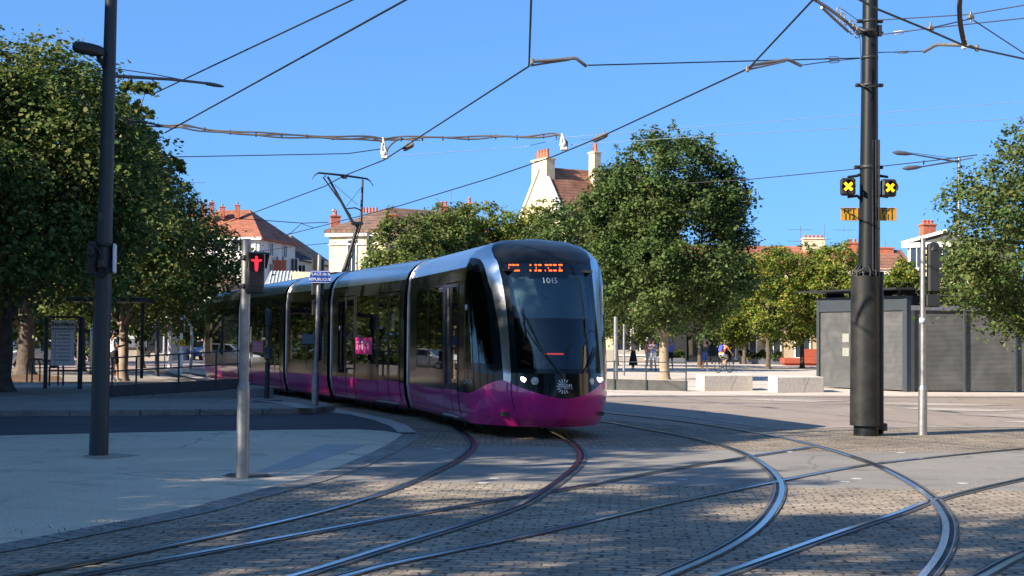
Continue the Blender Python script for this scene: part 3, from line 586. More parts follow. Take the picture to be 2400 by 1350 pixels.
M_LAMP = mat('headlight_lit', (0.9, 0.9, 0.88), 0.2, var=0, emit=(1, 0.97, 0.9), es=3.0)
M_LENS = mat('lamp_lens', (0.45, 0.47, 0.47), 0.12, 0.3, var=0, coat=1)
M_LED = mat('orange_display', (0.3, 0.06, 0.01), 0.4, var=0, emit=(1.0, 0.12, 0.012), es=1.2)
M_GREY_TXT = mat('pale_grey_lettering', (0.62, 0.66, 0.68), 0.4, var=0)
M_PINK = mat('pink_poster', (0.50, 0.012, 0.19), 0.4, var=0.04)
M_LINE = mat('panel_gap', (0.02, 0.004, 0.012), 0.6, var=0)
SEC_Z = [.2, .45, .7, 2.5, 2.8, 2.95, 3.08, 3.18, 3.26, 3.30]
SEC_W = [1.10, 1.17, 1.2, 1.2, 1.165, 1.10, .98, .82, .55, .0]
def hw(z): return float(np.interp(z, SEC_Z, SEC_W))
def proj(p):
    d = Vector(p)-EYE; w = d.dot(_f); return W0+F*d.dot(_r)/w, H0-F*d.dot(_u)/w
V2 = lambda x, y: Vector((x, y, 0))
NEAR = [V2(-10.9, 52.7), V2(-8.5, 46.1), V2(-6.05, 39.5), V2(-4.38, 35.6), V2(-2.12, 29.9), V2(-.80, 24.8)]   # rear to front, near side of the joints
TRAM = thing('tram', (-4.0, 37.5, 0), 'low-floor articulated tram in black glass, magenta skirt and silver roof edge rounding the curve', 'tram')
class Frame:
    def __init__(s, A, B):
        s.A = A; s.d = (B-A).normalized(); s.n = V2(-s.d.y, s.d.x); s.L = (B-A).length
    def pt(s, u, v, z): return s.A+s.d*u+s.n*(v+1.2)+Vector((0, 0, z))
    def u_at(s, px):
        r = ray(px, 800); # A + u d = t r  in plan
        M = Matrix(((s.d.x, -r.x), (s.d.y, -r.y))); u, t = M.inverted() @ Vector((-s.A.x, -s.A.y)); return u
def zsteps(z0, z1, k=None):
    zs = sorted({z0, z1, *[z for z in SEC_Z if z0 < z < z1]}); return zs
def patch(mb, fr, u0, u1, z0, z1, side, off=0.0, mi=0):
    zs = zsteps(z0, z1); vs = []
    for z in zs:
        w = (hw(z)+off)*side
        vs += [fr.pt(u0, w, z), fr.pt(u1, w, z)]
    fs = [(2*i, 2*i+1, 2*i+3, 2*i+2) for i in range(len(zs)-1)]
    if side > 0: fs = [f[::-1] for f in fs]
    mb.add(vs, fs, mi, len(zs) > 2); return mb
ZG0, ZG1 = 1.0, 2.58
def build_car(fr, u0, u1, feats, trim_rear=True, seats=True):
    """feats: (kind, ua, ub) along the near side; the far side mirrors them"""
    body = MB(); sides = []; floor = MB(); win, doors = [], []
    cuts = sorted(feats, key=lambda f: f[1])
    for side in (-1, 1):
        pos = u0; segs = []; skirt = MB(); cowl = MB(); sides.append((skirt, cowl))
        for kind, a, b in cuts:
            if a > pos: segs.append(('wall', pos, a))
            segs.append((kind, a, b)); pos = b
        if pos < u1: segs.append(('wall', pos, u1))
        for kind, a, b in segs:
            if kind == 'wall': patch(body, fr, a, b, .7, 2.62, side); patch(skirt, fr, a, b, .2, .7, side)
            elif kind == 'window':
                patch(body, fr, a, b, .7, ZG0, side); patch(body, fr, a, b, ZG1, 2.62, side); patch(skirt, fr, a, b, .2, .7, side)
                win.append((side, a, b))
            else: patch(skirt, fr, a, b, .2, .30, side); patch(body, fr, a, b, ZG1, 2.62, side); doors.append((side, a, b))
        patch(cowl, fr, u0, u1, 2.80, 3.20, side, .004)
        patch(body, fr, u0, u1, 2.62, 2.80, side)
    # ends, roof, floor and ceiling of the car
    top = [fr.pt(u, w*s, z) for u in (u0, u1) for s in (1,) for z, w in ()]
    roofv = []
    prof = [(-hw(z), z) for z in (3.20, 3.26)]+[(0, 3.30)]+[(hw(z), z) for z in (3.26, 3.20)]
    for u in (u0, u1): roofv += [fr.pt(u, v, z) for v, z in prof]
    roof = MB().add(roofv, [(i, 5+i, 6+i, 1+i) for i in range(4)], 0, True)
    ends = [(-hw(z), z) for z in SEC_Z[:-1]]+[(hw(z), z) for z in SEC_Z[:-1][::-1]]
    for u, flip in ((u0, 0), (u1, 1)):      # car ends are open to the gangway: a ring
        o = [fr.pt(u, v, z) for v, z in ends]; i_ = [fr.pt(u, v*.72, .38+(z-.2)*.66) for v, z in ends]; k = len(o)
        body.add(o+i_, [(j, (j+1) % k, k+(j+1) % k, k+j)[::(1 if flip else -1)] for j in range(k)], 0)
    floor.add([fr.pt(u0, -1.16, .36), fr.pt(u1, -1.16, .36), fr.pt(u1, 1.16, .36), fr.pt(u0, 1.16, .36)], [(0, 3, 2, 1)])
    floor.add([fr.pt(u0, -1.16, 2.6), fr.pt(u1, -1.16, 2.6), fr.pt(u1, 1.16, 2.6), fr.pt(u0, 1.16, 2.6)], [(0, 3, 2, 1)], 1)
    floor.add([fr.pt(u0, -1.14, .26), fr.pt(u1, -1.14, .26), fr.pt(u1, 1.14, .26), fr.pt(u0, 1.14, .26)], [(0, 3, 2, 1)])
    car = body.build('car_body', M_BLK, TRAM)
    for sk_, co_ in sides: sk_.build('skirt', M_MAG, car); co_.build('roof_edge', M_SIL, car)
    roof.build('roof', M_ROOF, car); floor.build('interior', [M_INTD, M_INT], car)
    for side in (-1, 1): patch(MB(), fr, u0+.1, u1-.1, 2.66, 2.79, side, .003).build('header_strip', M_BLK, car)
    for side, a, b in win:
        g = patch(MB(), fr, a, b, ZG0, ZG1, side, -.004).build('window', M_GLS, car)
        fr_ = MB()
        for x0, x1, za, zb in ((a, a+.045, ZG0, ZG1), (b-.045, b, ZG0, ZG1), (a+.045, b-.045, ZG0, ZG0+.05), (a+.045, b-.045, ZG1-.04, ZG1)): patch(fr_, fr, x0, x1, za, zb, side, .004)
        fr_.build('window_frame', M_BLK, car)
    for side, a, b in doors:
        dr = MB(); mid = (a+b)/2; leaves = [(a, mid), (mid, b)] if b-a > .95 else [(a, b)]
        for la, lb in leaves:
            patch(dr, fr, la+.012, lb-.012, .305, .72, side, .006, 0)
            patch(dr, fr, la+.012, la+.075, .72, 2.56, side, .006, 1); patch(dr, fr, lb-.075, lb-.012, .72, 2.56, side, .006, 1)
            patch(dr, fr, la+.075, lb-.075, .72, .80, side, .006, 1); patch(dr, fr, la+.075, lb-.075, 2.49, 2.56, side, .006, 1)
            patch(dr, fr, la+.075, lb-.075, .80, 2.49, side, .003, 2)
        do = dr.build('door', [M_MAG, M_BLK, M_GLS], car)
        st = MB(); c = fr.pt((a+b)/2, side*(hw(.27)+.05), .265)
        st.box(c, (b-a-.06, .11, .035), math.atan2(fr.d.y, fr.d.x), 0, .008); st.build('door_step', M_TRIM, car)
        gl = MB()
        for x in [a, b]+([mid] if len(leaves) > 1 else []): patch(gl, fr, x-.012, x+.012, .30, 2.58, side, .009)
        gl.build('door_seal', M_LINE, car)
    for f_ in (.33, .66):
        x_ = u0+(u1-u0)*f_
        if not any(a-.05 < x_ < b+.05 for s, a, b in doors):
            for side in (-1, 1): patch(MB(), fr, x_-.006, x_+.006, .21, .70, side, .003).build('panel_seam', M_LINE, car)
    for side in (-1, 1): patch(MB(), fr, u0+.03, u1-.03, .205, .225, side, .004).build('skirt_edge', M_LINE, car)
    if trim_rear:
        for side in (-1, 1):
            pts = [fr.pt(u0-.005, side*(hw(z)+.005), z) for z in (.24, .45, .7, 1.2, 1.8, 2.5, 2.8, 2.95, 3.08, 3.18)]
            MB().tube(pts, .028, 6).build('edge_trim', M_TRIM, car)
    ins = MB(); rz = math.atan2(fr.d.y, fr.d.x)
    u = u0+.75; k = 0
    while u < u1-.5 and seats:
        blocked = any(a-.1 < u < b+.1 for s, a, b in doors)
        for v in (-.82, .82):
            if not blocked:
                s_ = MB(); s_.box(fr.pt(u, v, .78), (.44, .46, .10), rz, 0, .03); s_.box(fr.pt(u-.2, v, 1.12), (.09, .46, .66), rz, 0, .03); s_.box(fr.pt(u, v, .55), (.3, .1, .40), rz)
                s_.build('seat', M_SEAT, car)
        u += .85
    hp = MB()
    for s, a, b in doors:
        if s < 0:
            for x in (a-.05, b+.05): hp.tube([fr.pt(x, -.75, .36), fr.pt(x, -.75, 2.58)], .02, 6); hp.tube([fr.pt(x, .75, .36), fr.pt(x, .75, 2.58)], .02, 6)
    hp.tube([fr.pt(u0+.3, -.5, 2.2), fr.pt(u1-.3, -.5, 2.2)], .017, 6); hp.tube([fr.pt(u0+.3, .5, 2.2), fr.pt(u1-.3, .5, 2.2)], .017, 6)
    hp.build('handrail', M_POLE, car)
    bg_ = MB(); um = (u0+u1)/2
    bg_.box(fr.pt(um, 0, .18), ((u1-u0)*.8, 1.5, .16), rz)
    for du in (-.85, .85):
        for v in (-.72, .72): bg_.lathe([(.0001, -.06), (.27, -.06), (.27, .06), (.0001, .06)], fr.pt(um+du, v, .285), 18, 0, fr.n)
    bg_.build('underframe', M_INTD, car)
    return car
CARS = []; FR = [Frame(NEAR[i], NEAR[i+1]) for i in range(5)]
def feats(fr, items): return [(k, fr.u_at(a), fr.u_at(b)) for k, a, b in items]
f5, f4, f3, f2, f1 = FR
c5 = build_car(f5, 0.0, f5.L-.18, feats(f5, [('window', 491, 524), ('window', 527, 556)]), False)
c4 = build_car(f4, .2, f4.L-.18, feats(f4, [('door', 570, 588), ('window', 592, 628), ('door', 633, 657)]))
c3 = build_car(f3, .2, f3.L-.18, feats(f3, [('window', 680, 717), ('window', 721, 760)]))
c2 = build_car(f2, .2, f2.L-.18, feats(f2, [('door', 791, 831), ('window', 835, 882), ('door', 886, 937)]))
c1 = build_car(f1, .2, f1.L, feats(f1, [('window', 976, 1003), ('window', 1005, 1038), ('door', 1042, 1074)]), seats=True)
# gangway bellows
for a, b in ((f5, f4), (f4, f3), (f3, f2), (f2, f1)):
    mb = MB(); rings = []
    prof = [(-1, z) for z in SEC_Z[:-1]]+[(1, z) for z in SEC_Z[:-1][::-1]]
    N = 9
    for i in range(N):
        t = i/(N-1); k = .95 if i % 2 else .90; ring = []
        for sgn, z in prof:
            pa = a.pt(a.L-.18, sgn*hw(z)*k, .1+z*.965); pb = b.pt(.2, sgn*hw(z)*k, .1+z*.965); ring.append(pa.lerp(pb, t))
        rings.append(ring)
    kk = len(prof); vs = [p for r in rings for p in r]
    mb.add(vs, [(i*kk+j, i*kk+(j+1) % kk, (i+1)*kk+(j+1) % kk, (i+1)*kk+j) for i in range(N-1) for j in range(kk)], 0, False)
    mb.build('bellows', M_RUB, TRAM)
# ------------------------------------------------------------------ nose
NZ = [.2, .35, .7, 1.06, 1.6, 2.2, 2.6, 2.9, 3.05, 3.15, 3.25, 3.3]
NL = [1.55, 1.78, 1.98, 1.95, 1.76, 1.46, 1.22, 1.00, .82, .62, .30, .05]
class Nose:
    def __init__(s, O, d, n): s.O, s.d, s.n = O, d, n
    def S(s, th, z, off=0.0):
        L = float(np.interp(z, NZ, NL))+off; w = hw(min(z, 3.299))+off; e = 1.11; a = abs(th); sg = 1 if th > 0 else -1
        v = w*max(0.0, math.sin(a))**e*sg; u = L*max(0.0, math.cos(a))**e
        return s.O+s.d*u+s.n*v+Vector((0, 0, z))
    def N(s, th, z):
        e = .01; a = s.S(th+e, z)-s.S(th-e, z); b = s.S(th, z+e)-s.S(th, z-e); n = a.cross(b).normalized()
        return n if n.dot(s.d*.8+s.n*(1 if th > 0 else -1)*.3) > 0 else -n
    def inv(s, px, py, ths=(-1.57, 1.2), zr=(.22, 3.25)):
        best = None
        t0, t1, z0, z1 = *ths, *zr
        for it in range(4):
            for i in range(25):
                for j in range(25):
                    th = t0+(t1-t0)*i/24; z = z0+(z1-z0)*j/24; q = s.S(th, z); x, y = proj(q); e = (x-px)**2+(y-py)**2
                    if (q-EYE).dot(s.N(th, z)) > 0: e += 400
                    if best is None or e < best[0]: best = (e, th, z)
            dt = (t1-t0)/10; dz = (z1-z0)/10; t0, t1, z0, z1 = best[1]-dt, best[1]+dt, max(.21, best[2]-dz), min(3.28, best[2]+dz)
        return best[1], best[2]
def wave(th):
    a = abs(th)
    if a < .80: return .67+.27*(a/.80)**1.7
    t = min(1, (a-.80)/.62); t = t*t*(3-2*t); return .94-.24*t
def build_nose(ns, car, front):
    T1 = lambda z: float(np.interp(z, [.6, 1.0, 2.1, 2.53, 2.86, 3.02, 3.16, 3.25], [.715, .715, .717, .74, .80, .95, 1.153, 1.35]))
    T2 = lambda z: float(np.interp(z, [.6, 1.0, 1.76, 2.36, 2.8, 2.95, 3.25], [.808, .81, .834, .897, 1.03, 1.27, 1.5]))
    def ztop(th): return 2.93-.05*min(1, abs(th)/.9)+.07*min(1, max(0, abs(th)-.95)/.4)
    segs = [(0, 9), (1, 4), (2, 26), (3, 9), (4, 5)]
    cols = [('side', 12), ('pil', 4), ('front', 34), ('pil2', 4), ('side2', 12)]
    parts = {}
    H = math.pi/2
    def th_at(c, f, z):
        t1, t2 = T1(z), T2(z)
        if c == 'side': return -H+(H-t2)*f
        if c == 'pil': return -t2+(t2-t1)*f
        if c == 'front': return -t1+2*t1*f
        if c == 'pil2': return t1+(t2-t1)*f
        return t2+(H-t2)*f
    def zrow(seg, f, th):
        w = wave(th); zb = 1.06; zt = ztop(th); a = [.2, w, zb, zt, 3.2, 3.3]
        return a[seg]+(a[seg+1]-a[seg])*f
    for seg, nr in segs:
        for ci, (c, ncol) in enumerate(cols):
            grid = []
            for i in range(nr+1):
                row = []
                for j in range(ncol+1):
                    th = th_at(c, j/ncol, 1.5); z = zrow(seg, i/nr, th); th = th_at(c, j/ncol, z); z = zrow(seg, i/nr, th); row.append(ns.S(th, z))
                grid.append(row)
            for i in range(nr):
                for j in range(ncol):
                    front_ = c == 'front'; pil = c.startswith('pil')
                    if seg == 0: k = 'nose_skirt'
                    elif seg == 1: k = 'pillar' if pil else 'nose_band'
                    elif seg == 2: k = ('windscreen_border' if (j < 2 or j >= ncol-2 or i < 1 or i >= nr-1) else 'windscreen') if front_ else 'pillar' if pil else ('side_glass' if (i > 1 and i < nr-3 and 1 < (j if c == 'side2' else ncol-1-j)+0 < ncol-1) else 'nose_band')
                    elif seg == 3: k = 'roof_cap' if front_ else 'pillar' if pil else 'side_cowl'
                    else: k = 'nose_roof'
                    key = (k, '' if front_ or k in ('nose_skirt', 'nose_roof') else c[-1] == '2'); parts.setdefault(key, MB()).add([grid[i][j], grid[i][j+1], grid[i+1][j+1], grid[i+1][j]], [(0, 1, 2, 3)], 0, True)
    mm = {'nose_skirt': M_MAG, 'nose_band': M_BLK, 'windscreen': M_WSC, 'windscreen_border': M_BLK, 'pillar': M_SIL, 'side_glass': M_GLS, 'roof_cap': M_ROOF, 'side_cowl': M_SIL, 'nose_roof': M_ROOF}
    for (k, _s), mbk in parts.items():
        # weld so the shading runs smoothly
        o = mbk.build(k, mm[k], car); bm = bmesh.new(); bm.from_mesh(o.data); bmesh.ops.remove_doubles(bm, verts=bm.verts, dist=.0008); bmesh.ops.recalc_face_normals(bm, faces=bm.faces); bm.to_mesh(o.data); bm.free()
NO = Nose(f1.pt(f1.L, 0, 0), f1.d, f1.n); build_nose(NO, c1, True)
NR = Nose(f5.pt(0, 0, 0), -f5.d, -f5.n); build_nose(NR, c5, False)
def onnose(px, py, off=0.006, **k): th, z = NO.inv(px, py, **k); return NO.S(th, z, off), th, z
def nose_text(s, px, py, size, m, name, sx=1.0, bold=0.0, tilt=0.0):
    th, z = NO.inv(px, py); c = NO.S(th, z, .006); t = (NO.S(th+.02, z)-NO.S(th-.02, z)).normalized(); n = NO.N(th, z); up = n.cross(t).normalized()
    if up.z < 0: up = -up
    mb = MB(); vs, fs = text_geo(s, size, 0, 'CENTER', bold, sx); out = []
    for v in vs:
        q = c+t*v.x+up*v.y
        # lay it on the curved surface
        tt = th+v.x/max(.2, (NO.S(th+.1, z)-NO.S(th-.1, z)).length/.2); zz = z+v.y*max(.3, up.z); out.append(NO.S(tt, zz, .006))
    mb.add(out, fs); return mb.build(name, m, c1)
nose_text('1015', 1290, 658, .15, mat('number_grey', (.36, .42, .45), .5, var=0), 'fleet_number', .88, .001)
nose_text('1015 M1', 1226, 652, .055, mat('number_teal', (.14, .22, .24), .5, var=0), 'small_fleet_number')
# destination display: two broken lines of lit dots
led = MB()
def led_bar(x0, x1, y):
    a, ta, za = onnose(x0, y, .004); b_, tb, zb = onnose(x1, y, .004)
    led.add([NO.S(ta, za-.013, .004), NO.S(tb, zb-.013, .004), NO.S(tb, zb+.013, .004), NO.S(ta, za+.013, .004)], [(0, 1, 2, 3)])
for x0, x1 in ((1192, 1199), (1200.5, 1208), (1210, 1216), (1241.5, 1245), (1253, 1258), (1261, 1269), (1277, 1285), (1287, 1293), (1296, 1304), (1309, 1318)):
    led_bar(x0, x1, 621)
for x0, x1 in ((1192, 1198), (1203, 1209), (1210, 1218), (1241.5, 1245), (1253, 1258), (1261, 1269), (1277, 1279), (1286, 1294), (1297, 1304), (1309, 1318)):
    led_bar(x0, x1, 634)
for x, y in ((1192, 627.5), (1256, 627.5), (1284, 628), (1311, 628)):
    led_bar(x, x+1.6, y)
led.build('display_lettering', M_LED, c1)
bk = MB(); gr = [[NO.S(th, z, -.05) for th in np.linspace(-.62, .30, 14)] for z in (2.60, 2.70, 2.80, 2.88)]
for i in range(3):
    for j in range(13): bk.add([gr[i][j], gr[i][j+1], gr[i+1][j+1], gr[i+1][j]], [(0, 1, 2, 3)], 0, True)
bk.build('display_box', M_INTD, c1)
# blind, cab interior
bl = MB(); zs = np.linspace(1.95, 2.66, 6)
gr = [[NO.S(th, z, -.09) for th in np.linspace(-.66, .66, 20)] for z in zs]
for i in range(5):
    for j in range(19): bl.add([gr[i][j], gr[i][j+1], gr[i+1][j+1], gr[i+1][j]], [(0, 1, 2, 3)], 0, True)
blo = bl.build('sun_blind', M_BLIND, c1)
MB().tube([NO.S(th, 1.945, -.09) for th in np.linspace(-.66, .66, 16)], .012, 6).build('blind_rail', M_GREY_TXT, c1)
ci = MB(); rz1 = math.atan2(f1.d.y, f1.d.x)
def cabpt(u, v, z): return NO.O+NO.d*u+NO.n*v+Vector((0, 0, z))
ci.box(cabpt(.98, 0, .93), (.5, 1.15, .24), rz1, 0, .06); ci.box(cabpt(.75, 0, .62), (.8, 1.2, .5), rz1); ci.box(cabpt(.55, 0, .40), (1.5, 1.7, .06), rz1)
ci.box(cabpt(-.25, 0, 1.45), (.05, 2.1, 2.2), rz1); ci.box(cabpt(.3, 0, 2.72), (1.3, 1.5, .04), rz1, 0)
ci.build('cab_interior', M_INTD, c1)
sc2 = MB(); sc2.box(cabpt(.15, -.1, .95), (.46, .5, .12), rz1, 0, .04); sc2.box(cabpt(-.08, -.1, 1.35), (.12, .5, .8), rz1, 0, .05); sc2.box(cabpt(-.08, -.1, 1.84), (.1, .28, .2), rz1, 0, .04); sc2.build('driver_seat', M_INTD, c1)
# red strip inside the cab
a = cabpt(.85, .12, 1.36); MB().box(a, (.02, .34, .025), rz1).build('red_lamp', mat('red_cab_lamp', (.4, .02, .02), .4, var=0, emit=(1, .06, .04), es=.6), c1)
# headlights
def disc(px, py, r, m, name, depth=.03, squash=1.0):
    p, th, z = onnose(px, py, 0); n = NO.N(th, z); mb = MB()
    mb.lathe([(r*1.25, -.01), (r*1.25, depth*.5), (r*1.05, depth*.62), (r, depth*.5), (r*.6, depth*.9), (.0001, depth)], p, 18, 0, n); return mb.build(name, m, c1)
disc(1254, 893, .050, M_LENS, 'headlight'); disc(1386, 894, .046, M_LENS, 'headlight')
for pts in ([(1220, 884), (1226, 883), (1233, 887), (1233, 892), (1229, 896), (1222, 892)], [(1399, 884), (1405, 885), (1411, 886), (1412, 891), (1405, 896), (1400, 891)]):
    mb = MB(); q = [onnose(x, y, .008)[0] for x, y in pts]; c = sum(q, Vector())/len(q); mb.add(q+[c+NO.d*.012], [(i, (i+1) % 6, 6) for i in range(6)], 0, True); mb.build('headlight', M_LAMP, c1)
# star-burst emblem and lettering on the right of the nose
em = MB(); ec, eth, ez = onnose(1322, 906, .006); t = (NO.S(eth+.02, ez)-NO.S(eth-.02, ez)).normalized(); up = NO.N(eth, ez).cross(t).normalized(); up = up if up.z > 0 else -up
for k in range(11):
    a = math.radians(60+k*24); r0, r1 = .065, .115
    if k == 3: r1 = .13
    d0 = t*math.cos(a)+up*math.sin(a); d1 = t*-math.sin(a)+up*math.cos(a); w = .010
    em.add([ec+d0*r0-d1*w*.5, ec+d0*r1-d1*w, ec+d0*r1+d1*w, ec+d0*r0+d1*w*.5], [(0, 1, 2, 3)])
em.build('emblem', M_GREY_TXT, c1)
nose_text('dijon', 1326, 903, .105, M_GREY_TXT, 'emblem_lettering', 1.0, .001)
nose_text('MÉTROPOLE', 1332, 911, .026, M_GREY_TXT, 'emblem_lettering')
nose_text('DIVIA', 1096, 894, .15, M_GREY_TXT, 'operator_lettering', 1.15, -.002)
# wipers
def on(px, py, off): return onnose(px, py, off)[0]
for blade, arm in (([(1227, 762), (1262, 815), (1310, 874)], [(1228, 735), (1262, 806), (1300, 858), (1318, 880)]), ([(1394, 812), (1384, 838), (1372, 868)], [(1392, 824), (1380, 852), (1370, 872)])):
    mb = MB(); mb.tube([on(x, y, .028) for x, y in blade], .010, 5); mb.tube([on(x, y, .045) for x, y in arm], .014, 6); mb.build('wiper', M_INTD, c1)
MB().tube([on(1226, 722, .03), on(1228, 760, .03), on(1232, 790, .02)], .008, 5).build('aerial', M_INTD, c1)
mb = MB().tube([onnose(x, y, .004)[0] for x, y in [(1197, 893), (1199, 925), (1204, 955), (1212, 985), (1218, 1006)]], .006, 5); mb.build('panel_seam', M_LINE, c1)
# pink no-smoking style posters in two windows, oval badge
def poster(fr, x0, x1, y0, y1, car):
    u0, u1 = fr.u_at(x0), fr.u_at(x1); um = (u0+u1)/2; Y = fr.pt(um, -1.2, 0).y
    z1_, z0_ = P((x0+x1)/2, y0, Y).z, P((x0+x1)/2, y1, Y).z
    o = patch(MB(), fr, u0, u1, z0_, z1_, -1, .008).build('poster', M_PINK, car)
    mb = MB(); c = fr.pt(um, -1.2-.008, (z0_+z1_)/2); h = z1_-z0_; w = u1-u0
    put_text(mb, 'PLACES', c+fr.d*w*.20+Vector((0, 0, h*.14)), fr.d, (0, 0, 1), h*.2); put_text(mb, 'PRIORITAIRES', c+fr.d*w*.20-Vector((0, 0, h*.12)), fr.d, (0, 0, 1), h*.13)
    for k in range(3):
        q = c-fr.d*w*(.36-.15*k)+fr.n*-.004; mb.tube([q+Vector((0, 0, -h*.24)), q+Vector((0, 0, h*.08))], .018, 5); mb.sphere(q+Vector((0, 0, h*.2)), .028, 8)
    mb.build('poster_lettering', M_GREY_TXT, car)
poster(f2, 834, 873, 791, 830, c2); poster(f4, 593, 618, 799, 826, c4)
bd = MB(); q = f2.pt(f2.u_at(797), -1.215, P(797, 769, f2.pt(f2.u_at(797), -1.2, 0).y).z); bd.lathe([(.0001, 0), (.055, 0), (.05, .006), (.0001, .007)], q, 16, 0, -f2.n); bd.build('door_badge', M_WHITE, c2)
q = NO.S(-1.45, 2.12, .004); MB().lathe([(.03, 0), (.05, 0), (.05, .01), (.03, .01)], q, 16, 0, NO.N(-1.45, 2.12)).build('door_button', M_GREY_TXT, c1)
# ------------------------------------------------------------------ pantograph
pn = MB().box(P(803, 645, 38.1), (1.3, .8, .1), math.atan2(f3.d.y, f3.d.x)).build('pantograph', M_INTD, TRAM)
M_PAN = mat('pantograph_steel', (.05, .05, .055), .45, .6, var=.1)
Yl, Ym, Yr = 37.75, 38.05, 38.4
k0, kn = P(804, 642, Ym), P(838, 527, Ym)
lo = MB().tube([k0, P(826, 572, Ym), kn], [.06, .05, .06], 8); lo.tube([P(812, 640, Ym+.1), P(846, 528, Ym+.1)], .018, 6); lo.build('lower_arm', M_PAN, pn)
ua = MB().tube([P(828, 524, Yl+.1), P(768, 414, Yl)], [.04, .028], 7).tube([P(846, 524, Yr-.1), P(850, 424, Yr)], [.04, .028], 7)
ua.tube([P(826, 524, Yl+.1), P(848, 524, Yr-.1)], .05, 8).tube([P(814, 489, Yl+.05), P(832, 487, Ym), P(847, 493, Yr-.05)], .018, 6)
ua.tube([P(822, 506, Yl+.1), P(757, 415, Yl)], .02, 6)
ua.build('upper_arm', M_PAN, pn)
st = MB().tube([P(783, 432, Yl), P(838, 480, Yr)], .006, 5).tube([P(846, 440, Yr), P(812, 484, Yl)], .006, 5); st.build('stay_wire', M_PAN, pn)
hd = MB()
for dy, dz in ((-.18, 0), (.18, 0)):
    pts = [P(731, 421, Yl-.1+dy), P(737, 411, Yl-.08+dy), P(747, 405, Yl-.05+dy), P(806, 411, Ym+dy), P(860, 419, Yr+dy), P(868, 425, Yr+.03+dy), P(875, 436, Yr+.06+dy)]
    hd.tube(pts, [.010, .013, .026, .03, .026, .013, .010], 7)
hd.tube([P(762, 412, Yl-.2), P(762, 414, Yl+.25)], .02, 6); hd.tube([P(850, 422, Yr-.2), P(850, 424, Yr+.25)], .02, 6); hd.box(P(806, 415, Ym), (.12, .4, .05), 0)
hd.build('collector_head', M_PAN, pn)
# ================================================================== STREET FURNITURE
M_MAST = mat('mast_paint', (0.008, 0.010, 0.012), 0.4, var=0.2, scale=4, spec=.3)
M_LEFTP = mat('left_pole_paint', (0.022, 0.036, 0.045), 0.5, var=0.12, scale=3)
M_GALV = mat('galvanised_steel', (0.31, 0.32, 0.33), 0.48, 0.85, var=0.22, scale=9)
M_SIGD = mat('signal_black', (0.014, 0.016, 0.018), 0.5, var=0.15)
M_BLUE = mat('enamel_blue', (0.015, 0.045, 0.30), 0.25, var=0.05, coat=.5)
M_YEL = mat('yellow_plate', (0.44, 0.23, 0.012), 0.5, var=0.18, scale=14)
M_YLIT = mat('yellow_lit', (0.5, 0.3, 0.0), 0.4, var=0, emit=(1.0, 0.50, 0.01), es=1.3)
M_RLIT = mat('red_lit', (0.5, 0.01, 0.02), 0.4, var=0, emit=(1.0, 0.02, 0.05), es=.8)
M_DKTXT = mat('dark_lettering', (0.012, 0.012, 0.014), 0.6, var=0)
M_WTXT = mat('white_lettering', (0.75, 0.76, 0.78), 0.5, var=0)
M_GREYP = mat('grey_plate', (0.11, 0.12, 0.15), 0.5, var=0.1)
M_BRNZ = mat('bronze_green', (0.10, 0.12, 0.115), 0.5, 0.4, var=.2)
X, Yv, Z = Vector((1, 0, 0)), Vector((0, 1, 0)), Vector((0, 0, 1))
def lean_pts(pxys, Y): return [P(x, y, Y) for x, y in pxys]
# ---- dark lamp post at the left
b = G(231, 1070); Y = b.y
t = thing('lamp_post', (b.x, b.y, 0), 'tall dark blue-grey lamp post standing on the near left pavement', 'lamp post')
tp = P(261, -20, Y); top = tp+(tp-Vector(b))*.35
mb = MB(); mb.tube([b, b.lerp(tp, .5), tp, top], [.125, .098, .078, .06], 20); mb.build('pole', M_LEFTP, t)
mb = MB(); mb.lathe([(.20, 0), (.19, .012), (.13, .02)], b, 20); mb.build('base_ring', MATS['sand'], t)
mb = MB(); h0 = P(226, 118, Y-.25); a0 = P(249, 165, Y)
mb.tube([a0, P(240, 146, Y-.05), P(230, 133, Y-.15)], [.035, .035, .03], 8)
arm = mb.build('lamp_arm', M_SIGD, t)
hd = MB(); ax = ((P(172, 110, Y-.35)-P(240, 120, Y-.1)).normalized(), Vector((0.1, 1, 0.05)).normalized(), Vector((0, 0, 1)))
pr = [(-.02, .05), (.04, .09), (.14, .115), (.28, .12), (.36, .10), (.395, .05)]
c0 = P(241, 127, Y-.15); vs = []
for u, w in pr:
    for k in range(10):
        a = 2*math.pi*k/10; vs.append(c0+ax[0]*u+ax[1]*(w*1.2*math.cos(a))+Z*((.10 if math.sin(a) > 0 else .07)*math.sin(a)*(w/.12)**.5+.02+u*.03))
hd.add(vs, [(i*10+k, i*10+(k+1) % 10, i*10+10+(k+1) % 10, i*10+10+k) for i in range(5) for k in range(10)]+[list(range(10))[::-1], list(range(50, 60))], 0, True)
hd.build('lamp_head', M_SIGD, arm)
mb = MB().tube([P(266, 178, Y), P(400, 186, Y+.6), P(482, 195, Y+1.0)], [.025, .02, .018], 8).tube([P(266, 160, Y), P(360, 174, Y+.4), P(432, 188, Y+.75)], .007, 5)
ar = mb.build('lamp_arm', mat('brown_arm', (.10, .085, .09), .5, var=.1), t)
mb = MB(); c0, c1_ = P(480, 195, Y+1), P(525, 203, Y+1.1); dd = (c1_-c0).normalized(); vs = []
for i, (f, w, h) in enumerate([(0, .015, .012), (.1, .04, .02), (.5, .06, .022), (.85, .055, .015), (1, .02, .006)]):
    for k in range(8):
        a = 2*math.pi*k/8; vs.append(c0.lerp(c1_, f)+Yv*(w*math.cos(a))+Z*(h*math.sin(a)*1.3))
